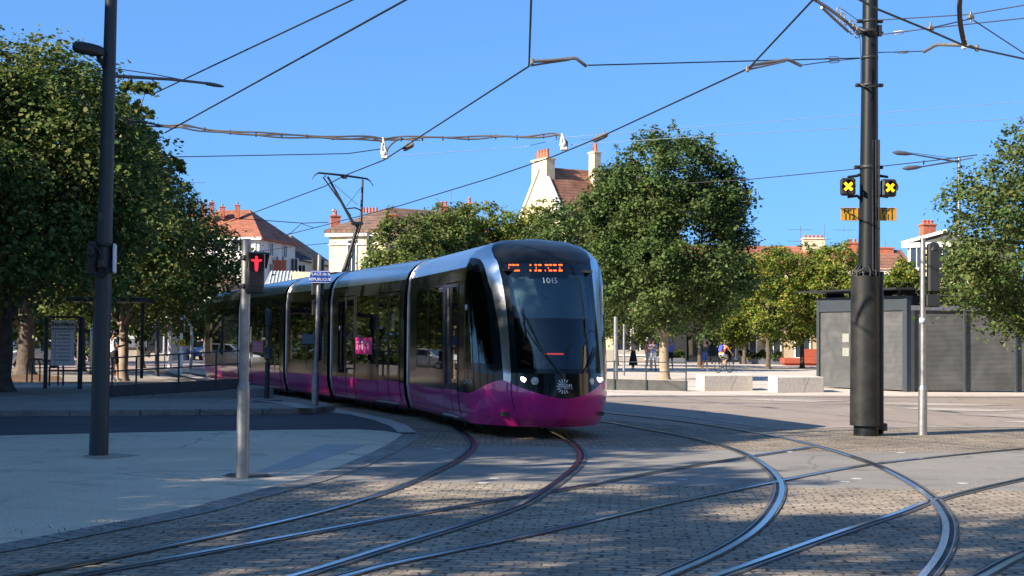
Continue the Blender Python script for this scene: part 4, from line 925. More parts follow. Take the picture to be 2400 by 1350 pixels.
mb.add(vs, [(i*8+k, i*8+(k+1) % 8, i*8+8+(k+1) % 8, i*8+8+k) for i in range(4) for k in range(8)]+[list(range(8))[::-1], list(range(32, 40))], 0, True); mb.build('lamp_head', M_BRNZ, ar)
# clamp with signal and small sign on that post
mb = MB(); c = P(247, 605, Y)
for yy in (575, 630): mb.lathe([(.105, -.02), (.125, -.02), (.125, .02), (.105, .02)], P(249, yy, Y), 18)
mb.box(P(218, 606, Y-.05), (.12, .16, .44), 0, 0, .02); mb.box(P(213, 590, Y-.14), (.10, .10, .12), 0, 0, .02); mb.tube([P(222, 640, Y-.1), P(240, 648, Y-.12), P(258, 628, Y-.12)], .03, 8); mb.box(P(236, 618, Y-.14), (.09, .1, .12), .3, 0, .02); mb.tube([P(225, 575, Y-.1), P(240, 600, Y-.15), P(238, 640, Y-.12)], .016, 6)
mb.build('pole_clamp', M_SIGD, t)
mb = MB(); q = P(269, 606, Y+.05); mb.box(q, (.035, .30, .38), R(12), 0, .008); sg = mb.build('side_plate', M_WTXT, t)
MB().box(q+Vector((.0, -.02, 0)), (.04, .24, .30), R(12)).build('plate_print', M_BLUE, sg)
# ---- pedestrian signal on the galvanised post
b = G(568, 1121); Y = b.y
t = thing('pedestrian_signal', (b.x, b.y, 0), 'galvanised post with a black signal head showing a lit red standing figure', 'signal')
tp = P(578, 560, Y)
mb = MB(); p1 = P(571, 908, Y); p2 = P(572, 893, Y); mb.tube([b, p1], [.072, .070], 20); mb.tube([p1, p2], [.070, .055], 20); mb.tube([p2, tp], [.054, .052], 20); mb.build('post', M_GALV, t)
mb = MB(); c = P(596, 640, Y-.03); rz = R(24); ex = Vector((math.cos(rz), math.sin(rz), 0)); ey = Vector((-math.sin(rz), math.cos(rz), 0))
mb.box(c, (.20, .17, .47), rz, 0, .025); hd = mb.build('signal_head', M_SIGD, t)
mb = MB()     # hood: a slanting open shade round the upper lamp
f0 = c-ey*.086+Z*.19
mb.extr([f0-ex*.10+Z*.035, f0+ex*.10+Z*.035, f0+ex*.12-ey*.13+Z*.015, f0-ex*.11-ey*.13+Z*.015], Z*.012)
for s in (-1, 1): mb.extr([f0+ex*.098*s+Z*.035, f0+ex*.11*s-ey*.13+Z*.02, f0+ex*.105*s-ey*.03-Z*.14, f0+ex*.098*s-Z*.14], ex*.008*s)
mb.build('hood', M_SIGD, hd)
mb = MB(); lc = c-ey*.0885+Z*.105
mb.box(lc, (.165, .004, .165), rz); mb.build('lens', M_DKTXT, hd)
mb = MB(); lc = lc-ey*.004
def plate(mb, poly, c, ex, ez, d): mb.extr([c+ex*x+ez*z for x, z in poly], d)
plate(mb, [(-.062, .045), (.062, .045), (.058, .026), (.022, .018), (.018, -.06), (.010, -.088), (-.010, -.088), (-.018, -.06), (-.022, .018), (-.058, .026)], lc, ex, Z, -ey*.003)
mb.lathe([(.017, 0), (.016, .003), (.0001, .004)], lc+Z*.066, 14, 0, -ey); mb.build('red_figure', M_RLIT, hd)
mb = MB(); put_text(mb, 'STOP', c-ey*.087-Z*.115, ex, Z, .075, .001); mb.build('lettering', mat('dim_lettering', (.07, .075, .08), .6, var=0), hd)
mb = MB()
for zz in (.17, -.15): mb.box(P(580, 640, Y)+Z*zz, (.15, .14, .055), rz, 0, .012)
mb.build('bracket', M_SIGD, t)
# ---- street-name sign post
b = G(738, 960, ZK*.3); Y = b.y
t = thing('sign_post', (b.x, b.y, 0), 'grey post carrying the blue street-name plate PLACE de la RÉPUBLIQUE beside the tram', 'sign post')
p1 = P(740, 872, Y); tp = P(749, 597, Y)
mb = MB(); mb.tube([b, p1], [.075, .073], 18); mb.tube([p1, P(740.3, 866, Y)], [.073, .05], 18); mb.tube([P(740.3, 866, Y), tp], [.047, .045], 18); mb.build('post', M_GALV, t)
mb = MB(); c = P(750, 649, Y-.065); ex = Vector((1, .10, 0)).normalized(); mb.box(c, (.44, .02, .27), math.atan2(.10, 1), 0, .006); pl = mb.build('name_plate', M_BLUE, t)
ey = Vector((-ex.y, ex.x, 0)); mb = MB(); put_text(mb, 'PLACE de la', c-ey*.0115+Z*.06, ex, Z, .088, .0); put_text(mb, 'RÉPUBLIQUE', c-ey*.0115-Z*.055, ex, Z, .085, .0)
for dz in (.122, -.122): mb.box(c-ey*.0115+Z*dz, (.42, .002, .008), math.atan2(ex.y, ex.x))
mb.build('lettering', M_WTXT, pl)
mb = MB(); mb.box(P(745, 650, Y+.13), (.27, .2, .82), .1, 0, .03); hd = mb.build('signal_back', M_SIGD, t)
mb = MB(); mb.box(P(744, 722, Y+.13), (.24, .18, .36), .1, 0, .03); mb.build('signal_back', M_SIGD, t)
mb = MB(); mb.box(P(722, 795, Y-.03), (.27, .02, .21), .05, 0, .006); mb.box(P(738, 795, Y), (.12, .05, .03), .05); mb.build('blank_plate', M_GREYP, t)
# ---- dark bollard-signal by the ramp end
b = G(625, 934, ZK); Y = b.y
t = thing('signal_post', (b.x, b.y, ZK), 'short dark signal post with a box halfway up beside the ramp end', 'signal post')
MB().tube([b, P(627, 850, Y)], .062, 14).tube([P(627, 850, Y), P(629, 722, Y)], .045, 12).build('post', M_LEFTP, t)
MB().box(P(628, 828, Y), (.17, .16, .30), 0, 0, .02).box(P(629, 745, Y-.02), (.13, .15, .38), 0, 0, .02).build('signal_box', M_LEFTP, t)
# ---- black catenary mast with casing, lights and plates
b = G(2030, 1021); Y = b.y; s_ = F/Y
t = thing('catenary_mast', (b.x, b.y, 0), 'thick black overhead-line mast with two yellow X lights and plates FPT 112 and FPT 111', 'mast')
mb = MB(); q0, q1, q2 = b, P(2036, 500, Y), P(2040, -40, Y)
mb.tube([b+X*.02, q1, q2, q2+(q2-q1)*.2], [.235, .16, .128, .12], 22)
mb.box(b.lerp(P(2034, 640, Y), .5)+X*.17, (.16, .34, 2.75), 0, 0, .02)
mb.build('column', M_MAST, t)
mb = MB(); c0, c1_ = P(2028, 997, Y-.03), P(2029, 648, Y-.03); mb.tube([c0, c1_], [.262, .250], 26); 
mb.build('casing', mat('scuffed_casing', (0.007, 0.008, 0.009), 0.5, var=0.5, scale=3, col2=(0.026, 0.028, 0.028), spec=.3, bump=.15, bscale=9), t)
mb = MB(); rr_ = random.Random(5); ct = P(2029, 648, Y-.03)
for k in range(7):
    a = -1.9+k*.5; q = ct+Vector((math.sin(a)*.235, -math.cos(a)*.235, 0)); mb.tube([q-Z*.1, q+Z*rr_.uniform(.02, .10), q*.55+ct*.45+Z*rr_.uniform(.10, .2)], .014, 5)
mb.tube([ct+Vector((-.24, -.05, .02)), ct+Vector((-.1, -.22, .12)), ct+Vector((.1, -.2, .02)), ct+Vector((.2, -.12, .14))], .018, 6)
mb.build('cable_loop', M_SIGD, t)
mb = MB(); mb.box(P(2060, 1000, Y)+X*.0, (.22, .3, .13), 0, 0, .01).box(P(2040, 1012, Y), (.34, .34, .12), 0, 0, .01); mb.box(P(2008, 1010, Y), (.06, .06, .14), 0, 0, 0); mb.build('foot_bracket', M_MAST, t)
mb = MB()
for k in range(3): mb.box(P(2040+k*7, 500, Y)+Vector((0, -.175, 0)), (.028, .05, 2.5), 0, 0, .005)
mb.build('conduit', M_SIGD, t)
def band(y, r, w=.03, n=20, bolt=True):
    mb = MB(); c = P(2038.5-(y-200)*-.0, y, Y); c = P(2039-y*.0085, y, Y)
    mb.lathe([(r*.9, -w), (r, -w), (r, w), (r*.9, w)], c, n)
    if bolt:
        for sx in (-1, 1): mb.box(c+X*(r+.045)*sx, (.09, .07, .06), 0, 0, .01); mb.tube([c+X*(r+.05)*sx-Yv*.07, c+X*(r+.05)*sx+Yv*.07], .016, 6)
    return mb.build('clamp_band', M_SIGD, t)
band(50, .137); band(78, .142, .06); band(136, .148, .025, bolt=False); band(200, .150, .03); band(392, .158, .035); band(640, .185, .03)
MB().tube([P(2016, 196, Y-.12), P(2030, 205, Y-.24), P(2060, 200, Y-.2)], .022, 6).build('mast_bracket', M_SIGD, t); MB().box(P(2062, 72, Y-.05), (.07, .05, .2), 0, 0, .005).build('mast_bracket', M_SIGD, t); mb = MB(); mb.tube([P(2014, 66, Y-.1), P(2024, 72, Y-.2), P(2046, 70, Y-.2)], .035, 7)
mb.build('mast_bracket', M_SIGD, t)
for sx, px in ((-1, 1987), (1, 2082)):
    c = P(px, 438 if sx < 0 else 441, Y-.12); mb = MB(); rz = R(-6)*sx*-1
    mb.box(c, (.25, .16, .30), rz, 0, .03); lt = mb.build('signal_light', M_SIGD, t)
    ex = Vector((math.cos(rz), math.sin(rz), 0)); ey = Vector((-math.sin(rz), math.cos(rz), 0)); fc = c-ey*.082
    mb = MB(); n = 18; ring = []   # round visor
    for i in range(n+1):
        a = math.pi*(-.15+1.3*i/n); ring.append(fc+ex*math.cos(a)*.115+Z*math.sin(a)*.115)
    vs = ring+[p-ey*.09 for p in ring]; mb.add(vs, [(i, i+1, n+2+i, n+1+i) for i in range(n)], 0, True); mb.build('visor', M_SIGD, lt)
    MB().lathe([(.105, 0), (.1, .004), (.0001, .005)], fc, 20, 0, -ey).build('lens', M_DKTXT, lt)
    mb = MB(); d1, d2 = (ex+Z).normalized(), (ex-Z).normalized()
    for q in (d1, d2):
        o = q.cross(ey); mb.extr([fc-ey*.007+q*.088+o*.023, fc-ey*.007-q*.088+o*.023, fc-ey*.007-q*.088-o*.023, fc-ey*.007+q*.088-o*.023], -ey*(.004 if q is d1 else .006))
    mb.build('lit_cross', M_YLIT, lt)
    for yy in (415, 462): MB().tube([P(px, yy, Y-.08), P(px-sx*22, yy-3, Y-.04), P(2037-sx*-16, yy+8*(1 if yy > 430 else -1), Y)], [.022, .026, .03], 7).build('light_bracket', M_SIGD, lt)
for px, tx, rz in ((1991, 'FPT\n112', R(3)), (2081, 'FPT\n111', R(3))):
    c = P(px, 502, Y-.10); sx = -1 if px < 2030 else 1; mb = MB(); mb.box(c, (.30, .016, .225), rz, 0, .003); pl = mb.build('number_plate', M_YEL, t)
    ex = Vector((math.cos(rz), math.sin(rz), 0)); mb = MB(); a_, b_ = tx.split('\n'); ey = Vector((-ex.y, ex.x, 0))
    put_text(mb, a_, c-ey*.0085+Z*.052+ex*.0, ex, Z, 0.13, .003, sx=1.05); put_text(mb, b_, c-ey*.0085-Z*.052, ex, Z, .13, .003, sx=1.05); mb.build('lettering', M_DKTXT, pl)
    MB().box(P(px-sx*22, 502, Y-.03), (.12, .14, .2), 0).build('plate_bracket', M_SIGD, pl)
# ---- right galvanised post with traffic light seen from behind
b = G(2162, 1020); Y = b.y
t = thing('traffic_light', (b.x, b.y, 0), 'slim galvanised post with the dark back of a traffic light, right of the black mast', 'traffic light')
MB().tube([b, P(2163, 912, Y)], [.078, .076], 18).tube([P(2163, 912, Y), P(2163, 903, Y)], [.076, .05], 18).tube([P(2163, 903, Y), P(2163, 558, Y)], [.049, .047], 16).build('post', M_GALV, t)
mb = MB(); mb.box(P(2187, 628, Y+.02), (.20, .16, .86), 0, 0, .03); mb.lathe([(.10, -.08), (.08, .02), (.03, .06), (.0001, .065)], P(2187, 576, Y+.02), 12); hd = mb.build('signal_back', M_SIGD, t)
mb = MB()
for yy in (582, 612, 640): mb.extr([P(2200, yy, Y+.1), P(2210, yy+1, Y+.2), P(2208, yy+12, Y+.2), P(2200, yy+16, Y+.1)], Yv*.14)
mb.build('hood', M_SIGD, hd)
MB().box(P(2185, 705, Y+.02), (.24, .16, .22), 0, 0, .02).build('signal_back', M_SIGD, t)
mb = MB()
for yy in (598, 652): mb.box(P(2172, yy, Y+.01), (.10, .04, .04), 0)
mb.build('bracket', M_SIGD, t)
MB().lathe([(.054, -.05), (.0545, -.05), (.0545, .05), (.054, .05)], P(2162, 752, Y), 14).build('sticker', mat('faded_sticker', (.35, .40, .48), .6, var=.3, scale=30), t)
# ---- far twin-arm street light on the right
Y = 62.0; b = P(2247, 850, Y); b.z = 0
t = thing('street_light', b, 'thin street light with two grey arms reaching left, behind the right-edge tree', 'street light')
MB().tube([b, P(2248, 368, Y)], [.09, .06], 10).build('pole', M_GALV, t)
M_ARM = mat('dark_grey_arm', (.08, .085, .10), .5, var=.1)
for (x0, y0, x1, y1, hx) in ((2248, 380, 2135, 361, 2092), (2248, 376, 2158, 391, 2115)):
    mb = MB().tube([P(x0, y0, Y), P(x1, y1, Y-1)], [.045, .03], 7); a_ = mb.build('lamp_arm', M_ARM, t)
    mb = MB(); p0, p1 = P(x1+2, y1, Y-1), P(hx, y1-4 if x1 == 2135 else y1+4, Y-1.2); mb.tube([p0, p0.lerp(p1, .3), p0.lerp(p1, .75), p1], [.04, .09, .10, .03], 8); mb.build('lamp_head', M_ARM, a_)
MB().tube([P(2135, 358, Y-1), P(2247, 372, Y)], .012, 5).tube([P(2165, 375, Y-.6), P(2165, 386, Y-.6)], .03, 6).tube([P(2248, 376, Y), P(2280, 370, Y)], .03, 6).build('stay', M_ARM, t)
# ---- railing and low wall on the ramp to the platform (left)
A = G(250, 934, ZK); B = G(640, 932, ZK); A.z = B.z = ZK
dd = (B-A).normalized(); nn = Vector((-dd.y, dd.x, 0)); LL = (B-A).length
t = thing('platform_ramp', A, 'low ramp with pale stone edge, dark low wall and railing left of the tram', 'ramp')
hz = lambda u: .02+.23*min(1, u/LL*1.05)
mb = MB(); mb.extr([A, B, B+Z*hz(LL), A+Z*hz(0)], nn*.25); mb.build('ramp_edge', ground_mat('ramp_stone', (.20, .195, .185), (.28, .27, .255), grain=60), t)
mb = MB(); mb.extr([A+nn*.26, B+nn*.26, B+nn*.26+Z*(hz(LL)-.01), A+nn*.26+Z*(hz(0)-.01)], nn*2.4); mb.build('ramp_slab', M_SLAB, t)
E = A+dd*(LL*.80); mb = MB(); q0 = A+nn*.10+Z*hz(0); q1 = E+nn*.10+Z*hz(LL*.8); mb.extr([q0, q1, q1+Z*.26, q0+Z*.27], nn*.05); mb.build('low_wall', mat('dark_panel', (.035, .042, .052), .5, var=.2), t)
mb = MB(); off = nn*.07
posts = [(2, 0), (65, 0), (165, 0), (252, 0), (318, 0)]
for px in (262, 317, 415, 503, 568):
    u = LL*(px-250)/390.0; q = A+dd*u+off+Z*(hz(u)-.02); MB().box(q+Z*.47, (.045, .02, .96), math.atan2(dd.y, dd.x), 0, .004).build('rail_post', M_LEFTP, t)
for h in (.94, .62):
    q0, q1 = A+dd*.12+off+Z*(hz(0)+h), A+dd*LL*.83+off+Z*(hz(LL*.83)+h); MB().box((q0+q1)/2, ((q1-q0).length, .035, .035), 0, 0, .006, ax=((q1-q0).normalized(), nn, (q1-q0).normalized().cross(nn))).build('handrail', M_LEFTP, t)
# ---- stop information panel and shelter
b = G(106, 911, ZK); Y = b.y; bb = P(187, 905, Y); bb.z = ZK
t = thing('stop_panel', (b.x, b.y, ZK), 'white tram-stop information panel headed République in a dark frame', 'info panel')
mb = MB(); H_ = P(110, 742, Y).z-ZK
for q, w in ((b, .10), (bb, .12)): mb.box(Vector((q.x, q.y, ZK+H_/2)), (w, .09, H_), 0, 0, .01)
c0, c1_ = P(118, 868, Y), P(180, 743, Y); mb.box(Vector(((c0.x+c1_.x)/2, Y, c0.z)), (.82, .07, .05), 0); mb.box(Vector(((c0.x+c1_.x)/2, Y, c1_.z)), (.82, .07, .06), 0); mb.build('frame', M_LEFTP, t)
c0, c1_ = P(119, 857, Y-.03), P(175, 751, Y-.03); cx, w, z0, z1 = (c0.x+c1_.x)/2, c1_.x-c0.x, c0.z, c1_.z; h = z1-z0
M_PANEL = mat('white_panel', (.80, .81, .82), .35, var=.04)
pa = MB().box((cx, Y-.03, (z0+z1)/2), (w, .03, h)).build('panel', M_PANEL, t)
mb = MB(); put_text(mb, 'République', (cx, Y-.047, z1-h*.085), X, Z, .16, .004, sx=.9); mb.build('lettering', mat('navy_print', (.015, .03, .12), .5, var=0), pa)
mb = MB(); mb.box((cx, Y-.046, z1-h*.19), (w, .004, .045), 0); mb.box((cx-w*.32, Y-.046, z0+h*.39), (.018, .004, h*.76), 0)
for k in range(9):
    zz = z1-h*(.25+.078*k); mb.box((cx+w*.06*(1 if k % 2 else .6), Y-.046, zz), (w*(.56 if k % 2 else .62), .003, .03 if k % 3 else .018), 0); mb.box((cx-w*.42, Y-.046, zz), (.06, .003, .02), 0)
mb.build('timetable_print', mat('timetable_ink', (.22, .26, .36), .5, var=.2, scale=60), pa)
Y = 45.5
q = P(203, 890, Y); q.z = ZK
t = thing('tram_shelter', q, 'dark tram-stop shelter with glass panes and a flat black roof under the trees', 'shelter')
mb = MB()
x0, x1 = P(176, 800, Y).x, P(312, 800, Y).x
roof = MB().box(((x0+x1)/2, Y+.7, 2.75), (x1-x0+.5, 1.9, .14), 0, 0, .02).build('roof', M_SIGD, t)
for px in (190, 204, 306):
    p = P(px, 880, Y); MB().box((p.x, Y+1.35, 1.42+ZK), (.09, .09, 2.5), 0, 0, .01).build('post', M_SIGD, t)
for a_, c_ in ((178, 189), (192, 203)):
    pa_, pc_ = P(a_, 880, Y).x, P(c_, 880, Y).x; MB().box(((pa_+pc_)/2, Y+1.37, 1.4), (abs(pc_-pa_)-.05, .012, 2.0), 0).build('glass_pane', glass_mat('shelter_glass', (.30, .36, .36), .1) if 'shelter_glass' not in MATS else MATS['shelter_glass'], t)
MB().box(((P(190, 880, Y).x+P(235, 880, Y).x)/2, Y+.9, .62), (.9, .4, .05), 0, 0, .01).box((P(212, 880, Y).x, Y+.9, .36), (.08, .3, .48), 0).build('bench', M_GREYP, t)
# cycle hoops under the left trees
hp = None
for i, (px, Yh) in enumerate(((78, 47.5), (90, 47.2), (120, 44.0), (132, 43.6))):
    p = P(px, 890, Yh); p.z = ZK
    if hp is None:
        mb = MB(); pts = [(-.32, 0, 0), (-.32, 0, .55), (-.26, 0, .68), (-.14, 0, .74), (.14, 0, .74), (.26, 0, .68), (.32, 0, .55), (.32, 0, 0)]; mb.tube([Vector(q) for q in pts], .028, 8); hp = mb.build('cycle_hoop', M_SIGD); o = hp
    else: o = hp.copy(); C.objects.link(o)
    o.location = p; o.rotation_euler = (0, 0, R(70)); tag(o, 'dark steel cycle hoop on the pavement by the stop panel', 'cycle hoop', 'cycle hoops by the stop')
# dark pole, yellow 15 sign, round sign, white post, curved lamp beyond the stop
Y = 56.0; b = P(368, 878, Y); b.z = ZK; t = thing('dark_pole', b, 'plain dark pole behind the railing, left of the yellow 15 sign', 'pole'); MB().tube([b, P(369, 730, Y)], .085, 12).lathe([(.13, 0), (.12, .04), (.085, .05)], b, 12).build('shaft', M_SIGD, t)
Y = 62.5; b = P(422, 854, Y); b.z = 0; t = thing('speed_sign', b, 'white post with a small square yellow sign reading 15', 'sign')
MB().tube([b, P(424, 822, Y)], .10, 10).tube([P(424, 822, Y), P(426, 738, Y)], .055, 10).build('post', M_PANEL, t)
c = P(426, 803, Y-.1); pl = MB().box(c, (.27, .02, .28), 0, 0, .01).build('plate', mat('sign_yellow', (.65, .42, .01), .4, var=.05), t); mb = MB(); put_text(mb, '15', c-Yv*.011, X, Z, .2, .005); mb.build('lettering', M_DKTXT, pl)
MB().box(P(427, 765, Y), (.2, .2, .55), 0, 0, .03).build('signal_back', M_SIGD, t)
Y = 78.0; b = P(398, 836, Y); b.z = 0; t = thing('white_post', b, 'tall white post at the far kerb between the yellow sign and a round sign', 'post'); MB().tube([b, P(401, 736, Y)], .10, 10).build('shaft', M_PANEL, t); MB().box(P(406, 748, Y), (.2, .1, .5), 0, 0, .02).build('box', M_PANEL, t)
Y = 80.0; b = P(386, 832, Y); b.z = 0; t = thing('round_sign', b, 'thin post with a round sign seen from behind, at the far kerb', 'sign'); MB().tube([b, P(387, 752, Y)], .035, 8).build('post', M_GALV, t); MB().lathe([(.0001, 0), (.30, 0), (.30, .02), (.0001, .02)], P(387, 758, Y-.05), 20, 0, -Yv).build('disc', M_GALV, t)
Y = 74.0; b = P(447, 835, Y); b.z = 0; t = thing('street_light', b, 'curved pale street light bending over the far road by the yellow sign', 'street light'); MB().tube([b, P(450, 790, Y), P(447, 765, Y), P(438, 748, Y), P(428, 742, Y)], [.09, .075, .06, .05, .04], 9).build('pole', M_GALV, t); MB().sphere(P(427, 742, Y), .13, 10, 0, (1.5, 1, .5)).build('lamp_head', M_PANEL, t)
# ---- low planter wall and railing right of the tram, concrete blocks, bench
A = G(1405, 914); B = G(1610, 917); t = thing('low_wall', A, 'dark low wall with a thin railing just right of the tram nose', 'wall')
dd = (B-A).normalized(); nn = Vector((-dd.y, dd.x, 0)); MB().extr([A, B, B+Z*.33, A+Z*.36], nn*.3).build('wall', mat('dark_concrete', (.075, .078, .075), .8, var=.25, scale=4), t)
for px in (1440, 1515, 1608):
    q = A.lerp(B, (px-1405)/205); MB().box(q-nn*.03+Z*.49, (.045, .02, .98), math.atan2(dd.y, dd.x), 0, .004).build('rail_post', M_LEFTP, t)
for h in (.93, .62): q0, q1 = A-nn*.03+Z*h, B-nn*.03+Z*h; MB().box((q0+q1)/2, ((q1-q0).length, .03, .03), math.atan2(dd.y, dd.x), 0, .005).build('handrail', M_LEFTP, t)
p = P(1443, 905, 51.5); p.z = 0; t = thing('grey_post', p, 'slim grey post standing just right of the tram nose', 'post'); MB().tube([p, P(1443, 742, 51.5)], [.085, .07], 12).build('shaft', M_GALV, t)
p = P(1462, 870, 70); p.z = 0; t = thing('grey_post', p, 'thinner grey post farther back beside the tram nose', 'post'); MB().tube([p, P(1463, 760, 70)], .06, 10).build('shaft', M_GALV, t)
M_BLOCK = ground_mat('block_concrete', (.52, .48, .42), (.64, .595, .52), grain=14, fine=.12)
for x0, xm, x1, yb, yt, lb in ((1631, 1650, 1764, 917, 880, 'pale concrete block nearer the tram, left of the pair'), (1800, 1821, 1931, 921, 884, 'pale concrete block touching the kiosk corner, right of the pair')):
    p0, p1, p2 = G(x0, yb-5), G(xm, yb), G(x1, yb-1); ht = P(xm, yt, p1.y).z; pc = p2+(p0-p1)
    mb = MB().prism([(p1.x, p1.y), (p2.x, p2.y), (pc.x, pc.y), (p0.x, p0.y)], 0, ht); o = mb.build('concrete_block', M_BLOCK, None, (p1.x, p1.y, 0)); tag(o, lb, 'concrete block', 'concrete blocks at the plaza edge')
    bv = o.modifiers.new('b', 'BEVEL'); bv.width = .02; bv.segments = 2
M_RUST = mat('rust_red_steel', (.30, .065, .035), .6, var=.15, scale=5)
Y = 108.0; p = P(1832, 856, Y); p.z = 0
t = thing('lounge_bench', p, 'large rust-red metal lounger with a raised back at the far side of the plaza', 'bench')
xa, xb = P(1832, 850, Y).x, P(1930, 850, Y).x
MB().box(((xa+xb)/2, Y, .36), (xb-xa, 1.5, .42), 0, 0, .05).box(((xa+xb)/2, Y, .08), (xb-xa-.3, 1.2, .16), 0).build('seat', M_RUST, t)
q = [P(1880, 818, Y), P(1925, 818, Y), P(1925, 845, Y), P(1890, 845, Y)]; MB().extr([v-Yv*.7 for v in q], Yv*1.4).build('backrest', M_RUST, t)
# ---- dark shuttered kiosk
A0 = G(1914, 909); B0 = G(2124, 919); A0.z = B0.z = 0
C0 = G(2500, 921); C0.z = 0
t = thing('kiosk', B0, 'dark grey shuttered kiosk with an overhanging flat roof behind the black mast', 'kiosk')
def shutter_mat():
    m = bpy.data.materials.new('grey_shutter'); m.use_nodes = True; n = m.node_tree.nodes; l = m.node_tree.links; b = n['Principled BSDF']; b.inputs['Roughness'].default_value = .55
    tc = n.new('ShaderNodeTexCoord'); w = n.new('ShaderNodeTexWave'); w.bands_direction = 'Z'; w.inputs['Scale'].default_value = 7.5; l.new(tc.outputs['Object'], w.inputs['Vector'])
    a = n.new('ShaderNodeTexNoise'); a.inputs['Scale'].default_value = 1.3; a.inputs['Detail'].default_value = 7; a.inputs['Distortion'].default_value = 1.2; l.new(tc.outputs['Object'], a.inputs['Vector'])
    r = n.new('ShaderNodeValToRGB'); r.color_ramp.elements[0].position = .35; r.color_ramp.elements[1].position = .68; r.color_ramp.elements[0].color = (.072, .076, .078, 1); r.color_ramp.elements[1].color = (.112, .117, .119, 1); l.new(a.outputs['Fac'], r.inputs['Fac']); 
    mp = n.new('ShaderNodeMapRange'); mp.inputs['To Min'].default_value = .85; mp.inputs['To Max'].default_value = 1.1; l.new(w.outputs['Fac'], mp.inputs['Value'])
    mx = n.new('ShaderNodeMix'); mx.data_type = 'RGBA'; mx.blend_type = 'MULTIPLY'; mx.inputs['Factor'].default_value = 1; l.new(r.outputs['Color'], mx.inputs['A']); l.new(mp.outputs['Result'], mx.inputs['B']); l.new(mx.outputs['Result'], b.inputs['Base Color'])
    bp = n.new('ShaderNodeBump'); bp.inputs['Strength'].default_value = .7; bp.inputs['Distance'].default_value = .02; l.new(w.outputs['Fac'], bp.inputs['Height']); l.new(bp.outputs['Normal'], b.inputs['Normal']); return m
M_SHUT = shutter_mat(); M_KF = mat('kiosk_frame', (.035, .045, .055), .45, var=.12); 
dA = (B0-A0).normalized(); nA = Vector((-dA.y, dA.x, 0)); LA = (B0-A0).length; dB = (C0-B0).normalized(); nB = Vector((-dB.y, dB.x, 0)); LB = (C0-B0).length
HA = P(2122, 692, B0.y).z; hA = 2.72; hB = P(2292, 723, (B0+dB*2.4).y).z
MB().extr([A0+nA*.06+Z*.05, B0+nA*.06-dA*.1+Z*.05, B0+nA*.06-dA*.1+Z*hA, A0+nA*.06+Z*hA], nA*3.0).build('shutter', M_SHUT, t)
MB().extr([A0+Z*hA, B0-dA*.02+Z*hA, B0-dA*.02+Z*HA, A0+Z*HA], nA*.3).build('fascia', M_KF, t)
for q, w in ((A0+dA*.07, .14), (B0-dA*.06, .2)): MB().box(q+nA*.08+Z*HA/2, (w, .2, HA), math.atan2(dA.y, dA.x), 0, .01).build('corner_post', M_KF, t)
for k in range(2):
    c = P(1984, 792+k*33, (A0.y+B0.y)/2-.3); c = A0+dA*(LA*.33)+nA*.05; c.z = P(1984, 792+k*33, c.y).z
    MB().box(c, (.34, .02, .30), math.atan2(dA.y, dA.x)).build('notice', mat('paper_notice', (.22, .23, .20), .7, var=.1), t)
hB2 = hB-.08
x = .32; k = 0
while x < LB-.2:
    x1 = min(LB, x+1.72); q0, q1 = B0+dB*x+nB*.12, B0+dB*(x1-.02)+nB*.12
    MB().extr([q0+Z*.05, q1+Z*.05, q1+Z*hB2, q0+Z*hB2], nB*.1).build('shutter', M_SHUT, t)
    MB().box(B0+dB*(x1+.01)+nB*.08+Z*hB2/2, (.09, .12, hB2), math.atan2(dB.y, dB.x), 0, .008).build('shutter_post', M_KF, t)
    x = x1+.06
MB().box(B0+dB*.18+nB*.10+Z*hB2/2, (.26, .14, hB2), math.atan2(dB.y, dB.x), 0, .01).build('corner_panel', M_KF, t)
MB().extr([B0+dB*.05+nB*.03+Z*hB2, C0+nB*.03+Z*hB2, C0+nB*.03+Z*(hB2+.16), B0+dB*.05+nB*.03+Z*(hB2+.16)], nB*.2).build('lintel', M_GREYP, t)
MB().extr([B0+dB*.06+nB*.2+Z*(hB2+.16), C0+nB*.2+Z*(hB2+.16), C0+nB*.2+Z*HA, B0+dB*.06+nB*.2+Z*HA], nB*2.8).build('upper_wall', M_SIGD, t)
MB().prism([(v.x, v.y) for v in (A0+nA*.1, B0+nA*.3+dB*.3, C0+nB*.3, C0+nB*4, A0+nA*3.6)], HA-.3, HA).build('core', M_SIGD, t)
p0, p1, p2, p3 = P(1898, 686, A0.y+.5), P(2135, 672, B0.y-.35), P(2262, 690, B0.y+.4), P(2600, 735, B0.y+.6)
mb = MB(); zt = HA+.18; rf = [A0-dA*.55-nA*.5, B0+dA*.1-nA*.55, C0-nB*.3, C0+nB*4.2, A0-dA*.55+nA*4.0]
mb.add([Vector((v.x, v.y, zt+.02*(i == 0))) for i, v in enumerate(rf)]+[Vector((v.x, v.y, zt+.07)) for v in rf], [(0, 4, 3, 2, 1), (5, 6, 7, 8, 9)]+[(i, (i+1) % 5, 5+(i+1) % 5, 5+i) for i in range(5)]); mb.build('roof', M_SIGD, t)
for k in range(4): MB().box(A0.lerp(B0, .1+.27*k)+nA*.45+Z*(HA+.09), (.08, .8, .18), math.atan2(dA.y, dA.x)).build('roof_bearer', M_SIGD, t)
